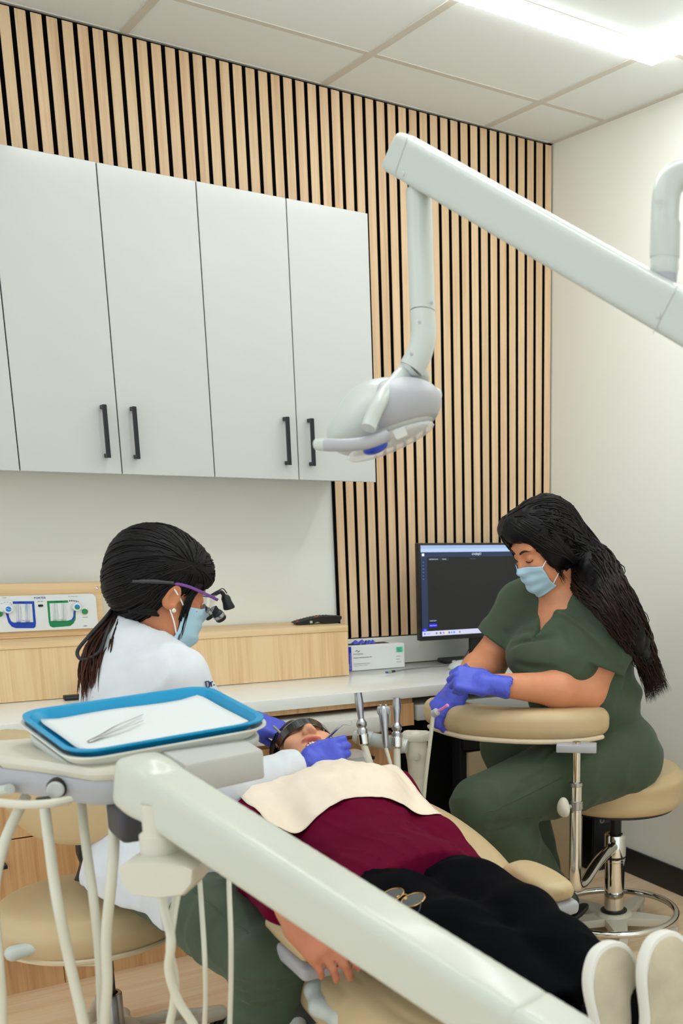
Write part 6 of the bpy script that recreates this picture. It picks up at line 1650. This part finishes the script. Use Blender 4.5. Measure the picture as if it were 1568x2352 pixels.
# gloved hands: near fist resting, far hand holding the suction tip
yN = nrm(K['wN']*0+(-CR*0.93+CU*0.16-CF*0.15)); zN = nrm(-CF*0.86+CU*0.45)
LgN = Loc(K['wN']+yN*0.008, frame(yN, zN))
gfN, tN_ = glove('glove', LgN, 1, ((62, 80, 45), (66, 84, 45), (70, 84, 45), (72, 82, 45)), ((0.25, 0.75, -0.55), (-0.25, 0.85, -0.5), (-0.5, 0.7, -0.4)), an, scale=1.0)
yF = nrm(-CR*0.66-CU*0.72-CF*0.05); zF = nrm(-CR*0.55+CU*0.45-CF*0.72)
LgF = Loc(K['wF'], frame(yF, zF))
gfF, tF_ = glove('glove', LgF, -1, ((36, 55, 30), (46, 62, 35), (55, 66, 38), (60, 66, 38)), ((0.45, 0.75, -0.45), (0.1, 0.85, -0.6), (-0.1, 0.85, -0.6)), an, scale=1.06)
sv = thing('saliva_ejector', 'cream suction hose with a pink tip held in the gloved hand by the pad', 'suction tube', tuple(at(1000, 1640, 3.17)))
e0, e1 = at(1000, 1637, 3.16), at(1033, 1617, 3.13)
MB().lathe(e0, nrm(e1-e0), [(0.0075, -0.012), (0.0115, -0.008), (0.0115, 0.006), (0.008, 0.010), (0.006, 0.012)], 16).build('valve', MT['silver'], sv)
MT['pink'] = plain('pink_plastic', srgb(214, 130, 190), 0.35)
MB().lathe(e0, nrm(e1-e0), [(0.0042, 0.010), (0.0040, 0.040), (0.0052, 0.044), (0.0055, 0.050), (0.0035, 0.052)], 14).build('tip', MT['pink'], sv)
MB().tube(spline([e0-nrm(e1-e0)*0.01, at(992, 1665, 3.17), at(984, 1730, 3.19), at(976, 1800, 3.21), at(970, 1870, 3.22), at(962, 1960, 3.22)], 6), 0.0058, 10).build('hose', MT['hose'], sv)
# ---------------------------------------------------------------- patient lying in the chair
rng = np.random.RandomState(21)
pn = thing('person', 'person in a burgundy top and dark glasses reclining in the dental chair, mouth open', 'person', (1.06, 2.1, 0.50))
skinP = skin_mat('skin_light', None, None); colP = basecol((220, 160, 126)); colLip = basecol((196, 104, 92)); colIn = basecol((110, 34, 34))
fp_ = nrm(V3(-0.10, -0.30, 1.0)); up_ = nrm(V3(0.12, 1, 0.28))
LP = Loc(at(704, 1738, 2.97), frame(fp_, up_)); JAW = 0.027
Qp = dict(pel=V3(1.045, 2.10, 0.590), wai=V3(1.05, 2.27, 0.615), che=V3(1.075, 2.45, 0.655), nec=V3(1.115, 2.64, 0.70),
          sR=V3(0.905, 2.52, 0.665), sL=V3(1.235, 2.52, 0.665), eR=V3(0.805, 2.22, 0.62), eL=V3(1.235, 2.26, 0.595), wR=at(684, 2112, 2.04), wL=V3(1.225, 2.02, 0.575),
          hR=V3(0.955, 2.10, 0.575), kR=V3(0.960, 1.70, 0.610), aR=V3(0.985, 1.40, 0.555), hL=V3(1.125, 2.10, 0.575), kL=V3(1.105, 1.70, 0.612), aL=V3(1.085, 1.36, 0.570))
bP = SDF(); head_prims(bP, LP, JAW)
bP.u(LP.ell((0, 0.0815, -0.053), (0.025, 0.0095, 0.0062)), 0.006).u(LP.ell((0, 0.076, -0.066-JAW), (0.023, 0.0100, 0.0070)), 0.006)
bP.sub(LP.ell((0, 0.080, -0.060-JAW*0.5), (0.0195, 0.034, 0.0050+JAW*0.47)), 0.004)
bP.u(cone(Qp['nec']+V3(-0.02, -0.03, -0.01), LP.p(0, -0.018, -0.055), 0.056, 0.052), 0.03)
bP.u(cone(Qp['sR'], Qp['sL'], 0.05), 0.05).u(ell(Qp['che'], (0.13, 0.15, 0.085)), 0.05).u(chain([Qp['pel'], Qp['wai'], Qp['che']], (0.085, 0.08, 0.085)), 0.05)
for a, b, c, r in (('sR', 'eR', 'wR', (0.046, 0.040, 0.024)), ('sL', 'eL', 'wL', (0.046, 0.040, 0.024)), ('hR', 'kR', 'aR', (0.068, 0.048, 0.033)), ('hL', 'kL', 'aL', (0.068, 0.048, 0.033))):
    bP.u(chain([Qp[a], Qp[b], Qp[c]], r), 0.03)
yH = nrm(CR*0.66-CU*0.70-CF*0.10); zH = nrm(CU*0.62+CR*0.10-CF*0.75)
LhR = Loc(Qp['wR'], frame(yH, zH)); hp_, htips = hand_prims(LhR, -1, ((12, 24, 14), (16, 30, 18), (20, 34, 20), (24, 36, 20)), ((0.55, 0.75, -0.25), (0.25, 0.9, -0.3), (0.1, 0.95, -0.3)), 2.5, 0.0, 0.93)
yHL = nrm(V3(-0.25, -1, -0.05)); LhL = Loc(Qp['wL'], frame(yHL, (0, 0, 1))); hl_, hltips = hand_prims(LhL, 1, ((10, 25, 15),)*4, ((0.5, 0.8, -0.2), (0.3, 0.9, -0.2), (0.2, 0.95, -0.2)), 3.0, 0.0, 0.95)
add(bP, hp_); add(bP, hl_)
def colP_fn(P):
    C = np.repeat(colP[None], len(P), 0); q = (P-LP.o)@LP.R
    m1 = np.clip(1.6-((q[:, 0]/0.027)**2+((q[:, 2]+0.053)/0.0085)**2+((q[:, 1]-0.085)/0.022)**2), 0, 1)
    m2 = np.clip(1.6-((q[:, 0]/0.025)**2+((q[:, 2]+0.067+JAW)/0.0095)**2+((q[:, 1]-0.078)/0.022)**2), 0, 1)
    m3 = ((np.abs(q[:, 0]) < 0.021) & (q[:, 2] < -0.056) & (q[:, 2] > -0.064-JAW) & (q[:, 1] < 0.073) & (q[:, 1] > 0.03)).astype(float)
    m = np.maximum(m1, m2)[:, None]; C = C*(1-m)+colLip*m; C = C*(1-m3[:, None])+colIn*m3[:, None]
    d = np.linalg.norm(P-LhR.p(0, 0.08, 0), axis=1); k = np.clip(1.4-d/0.16, 0, 1)[:, None]*0.8
    return C*(1-k)+basecol((184, 108, 78))*k
boxes = [(LP.o-0.16, LP.o+0.16)]
Pa, Qa = surface_net(bP, 0.0030, LP.o-V3(0.15, 0.15, 0.15), LP.o+V3(0.15, 0.16, 0.15))
lo_, hi_ = bP.bounds(); Pb, Qb = surface_net(bP, 0.0045, lo_, V3(hi_[0], LP.o[1]-0.146, hi_[2]))
P3, Q3, C3 = join_meshes([(Pa, Qa, colP_fn(Pa)), (Pb, Qb, colP_fn(Pb))])
fast_mesh('body', P3, Q3, skinP, pn, C3)
for (t_, d_) in htips:
    pass
# teeth
for i in range(-3, 4):
    c = LP.p(i*0.0066, 0.0755-0.0012*i*i, -0.0605); MB().rbox(c, (0.0062, 0.0045, 0.0088), 0.0015, 2, LP.R).build('upper_tooth', MT['tooth'], pn)
for i in range(-2, 3):
    c = LP.p(i*0.0056, 0.0705-0.0012*i*i, -0.0600-JAW); MB().rbox(c, (0.0052, 0.0042, 0.0070), 0.0014, 2, LP.R).build('lower_tooth', MT['tooth'], pn)
# brows, wrap-round dark glasses
MT['shade'] = plain('dark_smoked_lens', srgb(12, 11, 13), 0.06, spec=0.6, coat=0.5)
us = np.linspace(-1, 1, 37); G = []
for u in us:
    a = u*1.22; row = []
    for v in np.linspace(-1, 1, 9):
        zz_ = 0.012+v*(0.0205-0.004*u*u)-0.007*(1-min(1, abs(u)*5))*(v < 0)*-1.0*abs(v)
        row.append(LP.p(0.074*math.sin(a)/math.sin(1.22)*1.0, -0.005+0.108*math.cos(a)*0.92+0.006, zz_))
    G.append(row)
sheet('dark_glasses', np.array(G), MT['shade'], pn, 0.0022)
for s in (-1, 1): MB().tube(spline([LP.p(s*0.075, 0.03, 0.020), LP.p(s*0.079, 0.0, 0.022), LP.p(s*0.076, -0.03, 0.012)], 6), 0.0026, 8, flat=(0.8, 1.6)).build('glasses_temple', MT['shade'], pn)
# dark hair spread on the headrest
hP = SDF().u(LP.ell((0, -0.022, 0.046), (0.080, 0.100, 0.090))).u(LP.ell((-0.052, -0.03, -0.01), (0.042, 0.060, 0.070)), 0.03).u(LP.ell((0.045, -0.04, 0.0), (0.042, 0.055, 0.06)), 0.03)
hP.sub(LP.ell((0, 0.085, -0.035), (0.082, 0.082, 0.104)), 0.012).warp(folds(40, 0.003))
Ph, Qh = surface_net(hP, 0.005)
black = basecol((16, 13, 14)); dirs = []
while len(dirs) < 160:
    v = nrm(rng.normal(size=3))
    if v[2] > -0.3 and v[1] < 0.55: dirs.append(LP.d(*v))
S1 = scalp_strands(hP, LP.p(0, -0.02, 0.03), 160, LP.p(-0.02, -0.12, 0.03), dirs, 14, 0.0008, 0.0024, 0.004, black, black*2, rng)
def side_lock(i, rng):
    u = rng.uniform(-1, 1); d = rng.uniform(-1, 1)
    return [LP.p(-0.070, 0.02+0.02*u, 0.045+0.02*d), LP.p(-0.085, -0.005+0.02*u, 0.0), LP.p(-0.085+0.01*d, -0.02+0.02*u, -0.05), LP.p(-0.078+0.012*d, -0.025+0.02*u, -0.09)], 1
S2 = locks(side_lock, 110, 16, rng, 0.0028, 0.0012, black, black*2, 0.004, 1.2)
Ph, Qh, Ch = join_meshes([(Ph, Qh, colour_flat(black)(Ph)), S1, S2]); fast_mesh('hair', Ph, Qh, MT['hair'], pn, Ch)
# burgundy top
sp2 = SDF()
sp2.u(cone(Qp['sR'], Qp['sL'], 0.066)).u(ell(Qp['che']+V3(0, 0, 0.004), (0.168, 0.17, 0.100)), 0.05).u(cone(Qp['nec']+V3(0, -0.06, -0.01), Qp['che'], 0.07, 0.10), 0.05)
for sx in (-1, 1): sp2.u(ell(Qp['che']+V3(sx*0.072, -0.01, 0.062), (0.070, 0.075, 0.045)), 0.04)
sp2.u(ell(Qp['wai'], (0.150, 0.15, 0.092)), 0.06).u(ell(Qp['pel']+V3(0, 0.03, 0.0), (0.172, 0.15, 0.104)), 0.05)
SLV = (chain([Qp['sR'], Qp['eR'], Qp['wR']+(Qp['eR']-Qp['wR'])*0.32], (0.066, 0.058, 0.042)), chain([Qp['sL'], Qp['eL'], Qp['wL']+(Qp['eL']-Qp['wL'])*0.35], (0.066, 0.058, 0.042)))
sp2.u(ell(Qp['pel']+V3(-0.005, -0.075, 0.008), (0.168, 0.13, 0.098)), 0.05)
sp2.cut(V3(1.05, 1.975, 0.66), (0.12, -1, 0.25), 0.006)
for c_ in SLV: sp2.u(c_, 0.03)
sp2.warp(folds(20, 0.0030, None, (0.7, 4.0, 1.0))).warp(ridges(26, 0.0038, rotz(8), (1.0, 7.0, 2.0), 2.2)).warp(ridges(11, 0.0050, rotz(-20), (1.0, 3.0, 2.0), 6.2))
sdf_obj('top', sp2, 0.0050, MT['shirt'], pn)
# trousers
pp2 = SDF()
pp2.u(ell(Qp['pel']+V3(0, 0.0, -0.003), (0.160, 0.13, 0.093)))
for a, b, c in (('hR', 'kR', 'aR'), ('hL', 'kL', 'aL')):
    pp2.u(chain([Qp[a], Qp[a]+(Qp[b]-Qp[a])*0.5, Qp[b]], (0.088, 0.084, 0.071)), 0.035).u(chain([Qp[b], Qp[b]+(Qp[c]-Qp[b])*0.4, Qp[c]+(Qp[c]-Qp[b])*0.02], (0.071, 0.070, 0.062)), 0.03)
    d_ = nrm(Qp[c]-Qp[b]); 
pp2.cut(V3(1.0, 1.395, 0.56), (0, -1, 0.1), 0.004).cut(V3(1.0, 2.10, 0.6), (0, 1, 0), 0.01)
for c in ('aR', 'aL'): pp2.sub(cone(Qp[c]+V3(0, 0.03, 0), Qp[c]+V3(0, -0.1, 0), 0.052), 0.003)
pp2.warp(folds(7, 0.0030, None, (1, 2.0, 1))).warp(ridges(8, 0.0060, rotz(25), (1.0, 1.8, 2), 3.0))
sdf_obj('trousers', pp2, 0.006, MT['pants'], pn)
# slip-on shoes, soles to the camera
MT['solew'] = plain('white_rubber', srgb(226, 224, 216), 0.55, bump=0.1, bscale=300)
MT['tread'] = plain('worn_tread', srgb(208, 196, 170), 0.75, bump=0.5, bscale=180, var=0.55)
for ank, toe_px, sole_d, yaw in (('aR', (1407, 2262), 1.80, -7), ('aL', (1533, 2238), 1.80, 6)):
    A = Qp[ank]; c = at(toe_px[0]-(2 if yaw < 0 else 14), toe_px[1]+58, sole_d)
    fy = nrm(V3(0.05 if yaw > 0 else 0.02, 0.20, 1.0)+CR*(0.10 if yaw > 0 else 0.02)); fz = nrm(V3(0.10, -1, 0.20)-CR*0.10)         # along the foot (toe up), sole normal outward
    LSh = Loc(c, frame(fy, fz)); X_ = LSh.R[:, 0]
    c0 = -0.025
    shape = [(-0.030, -0.115+c0), (-0.036, -0.06+c0), (-0.034, 0.0+c0), (-0.043, 0.06+c0), (-0.042, 0.095+c0), (-0.030, 0.125+c0), (-0.010, 0.138+c0), (0.012, 0.137+c0), (0.031, 0.122+c0), (0.043, 0.09+c0), (0.044, 0.05+c0), (0.036, 0.0+c0), (0.035, -0.06+c0), (0.029, -0.115+c0), (0.012, -0.132+c0), (-0.014, -0.132+c0)]
    shape = [(a_*1.16, b_) for a_, b_ in shape]
    shape = [tuple(q) for q in spline([np.array(q+(0,)) for q in shape+[shape[0]]], 4)][:-1]; shape = [(q[0], q[1]) for q in shape]
    up = SDF()
    up.u(LSh.ell((0, 0.055+c0, -0.028), (0.042, 0.082, 0.036))).u(LSh.ell((0, -0.055+c0, -0.038), (0.037, 0.075, 0.046)), 0.03).u(cone(LSh.p(0, -0.07+c0, -0.05), A+V3(0, 0.01, 0.0), 0.040, 0.040), 0.03)
    up.cut(LSh.p(0, 0, -0.006), LSh.d(0, 0, 1), 0.002).cut(A+V3(0, -0.045, 0.015), (0, 1, 0.5), 0.004).sub(cone(A+V3(0, -0.06, 0), A+V3(0, 0.05, 0), 0.033), 0.003)
    so = sdf_obj('shoe', up, 0.005, MT['pants'], pn)
    MB().prism(shape, LSh.o, LSh.R[:, 0], LSh.R[:, 1], LSh.R[:, 2], -0.010, 0.014, 0.004).build('sole', MT['solew'], so, 50)
    MB().prism([(q[0]*0.86, (q[1]-c0)*0.94+c0) for q in shape], LSh.o, LSh.R[:, 0], LSh.R[:, 1], LSh.R[:, 2], 0.012, 0.0165, 0.001).build('tread', MT['tread'], so, 50)
MB().tube([Qp['wR']+(Qp['eR']-Qp['wR'])*0.14+frame(Qp['wR']-Qp['eR'], (0, 0, 1))@V3(0.029*math.cos(a), 0, 0.029*math.sin(a)) for a in np.linspace(0, 6.28, 25)[:-1]], 0.0011, 6, closed=True).build('bracelet', plain('gold', srgb(226, 178, 96), 0.2, metal=1.0), pn)
# paper bib draped over chest and shoulder
def drape(f, X, Y, off, zmin):
    Z = np.zeros_like(X)
    o = np.stack([X.ravel(), Y.ravel(), np.full(X.size, 0.95)], 1); p, ok = march(f, o, np.repeat(V3(0, 0, -1)[None], len(o), 0), 0.6, off)
    Z = np.where(ok, p[:, 2], zmin).reshape(X.shape); return np.maximum(Z, zmin)
nu, nv = 49, 41
U, Vv = np.meshgrid(np.linspace(-1, 1, nu), np.linspace(0, 1, nv), indexing='ij')
bx_ = Qp['che'][0]-0.015+U*0.205; yt, yb = 2.655, 2.31
by_ = yt+(yb-yt)*Vv-0.035*(U > 0.3)*(U-0.3)*Vv+0.02*np.abs(U)**2*(1-Vv)
bz_ = drape(sp2, bx_, by_, 0.005, 0.56)
for _ in range(10):
    zp = np.pad(bz_, 1, mode='edge'); bz_ = np.maximum(bz_, 0.25*(zp[:-2, 1:-1]+zp[2:, 1:-1]+zp[1:-1, :-2]+zp[1:-1, 2:])*0.999)
bz_ = bz_+0.002*np.sin(U*9+Vv*4)*Vv
bib = thing('dental_bib', 'cream paper bib draped over the burgundy top', 'bib', (Qp['che'][0], 2.45, 0.74))
sheet('paper', np.stack([bx_, by_, bz_], -1), MT['bib'], bib, 0.0010)
# gold rimmed spectacles lying on the lap
gl = thing('spectacles', 'gold rimmed spectacles lying on the lap of the reclining patient', 'glasses', (0.98, 2.03, 0.70))
MT['gold'] = plain('gold_wire', srgb(206, 168, 104), 0.22, metal=1.0); MT['lensg'] = glass('spectacle_lens', (1, 1, 1, 1), 0.02, 0.12)
def lap(p): return np.minimum(sp2(p), pp2(p))
g0, g1 = pix(lap, 872, 2052, 1.5), pix(lap, 985, 2078, 1.5)
gx = nrm(g1-g0); gy_ = CU*0.45+CF*0.88; gy_ = nrm(gy_-gx*(gy_@gx)); gc = (g0+g1)/2-CF*0.014+CU*0.004
for s in (-1, 1):
    c = gc+gx*s*0.0335; ring = [c+gx*(0.0275*math.cos(a))+gy_*(0.0215*math.sin(a)*(1.0 if math.sin(a) > 0 else 0.9)) for a in np.linspace(0, 2*math.pi, 33)[:-1]]
    rm_ = MB().tube(ring, 0.0013, 8, closed=True).build('rim', MT['gold'], gl)
    MB().add(ring, [tuple(range(32))]).build('lens', MT['lensg'], rm_, 0)
    MB().tube(spline([c+gx*s*0.0255, c+gx*s*0.030-gy_*0.004, c+gx*s*0.028-gy_*0.012-CF*0.004-CU*0.012, c-gx*s*0.035-gy_*0.014-CF*0.004-CU*0.020], 6), 0.0012, 7).build('temple', MT['darkgrey'], gl)
    MB().lathe(c-gx*s*0.021-gy_*0.004, gy_, [(0.002, 0), (0.003, 0.003), (0.002, 0.006)], 8).build('nose_pad', MT['gold'], gl)
MB().tube(spline([gc-gx*0.007+gy_*0.006, gc+gy_*0.010, gc+gx*0.007+gy_*0.006], 5), 0.0012, 7).build('bridge', MT['gold'], gl)
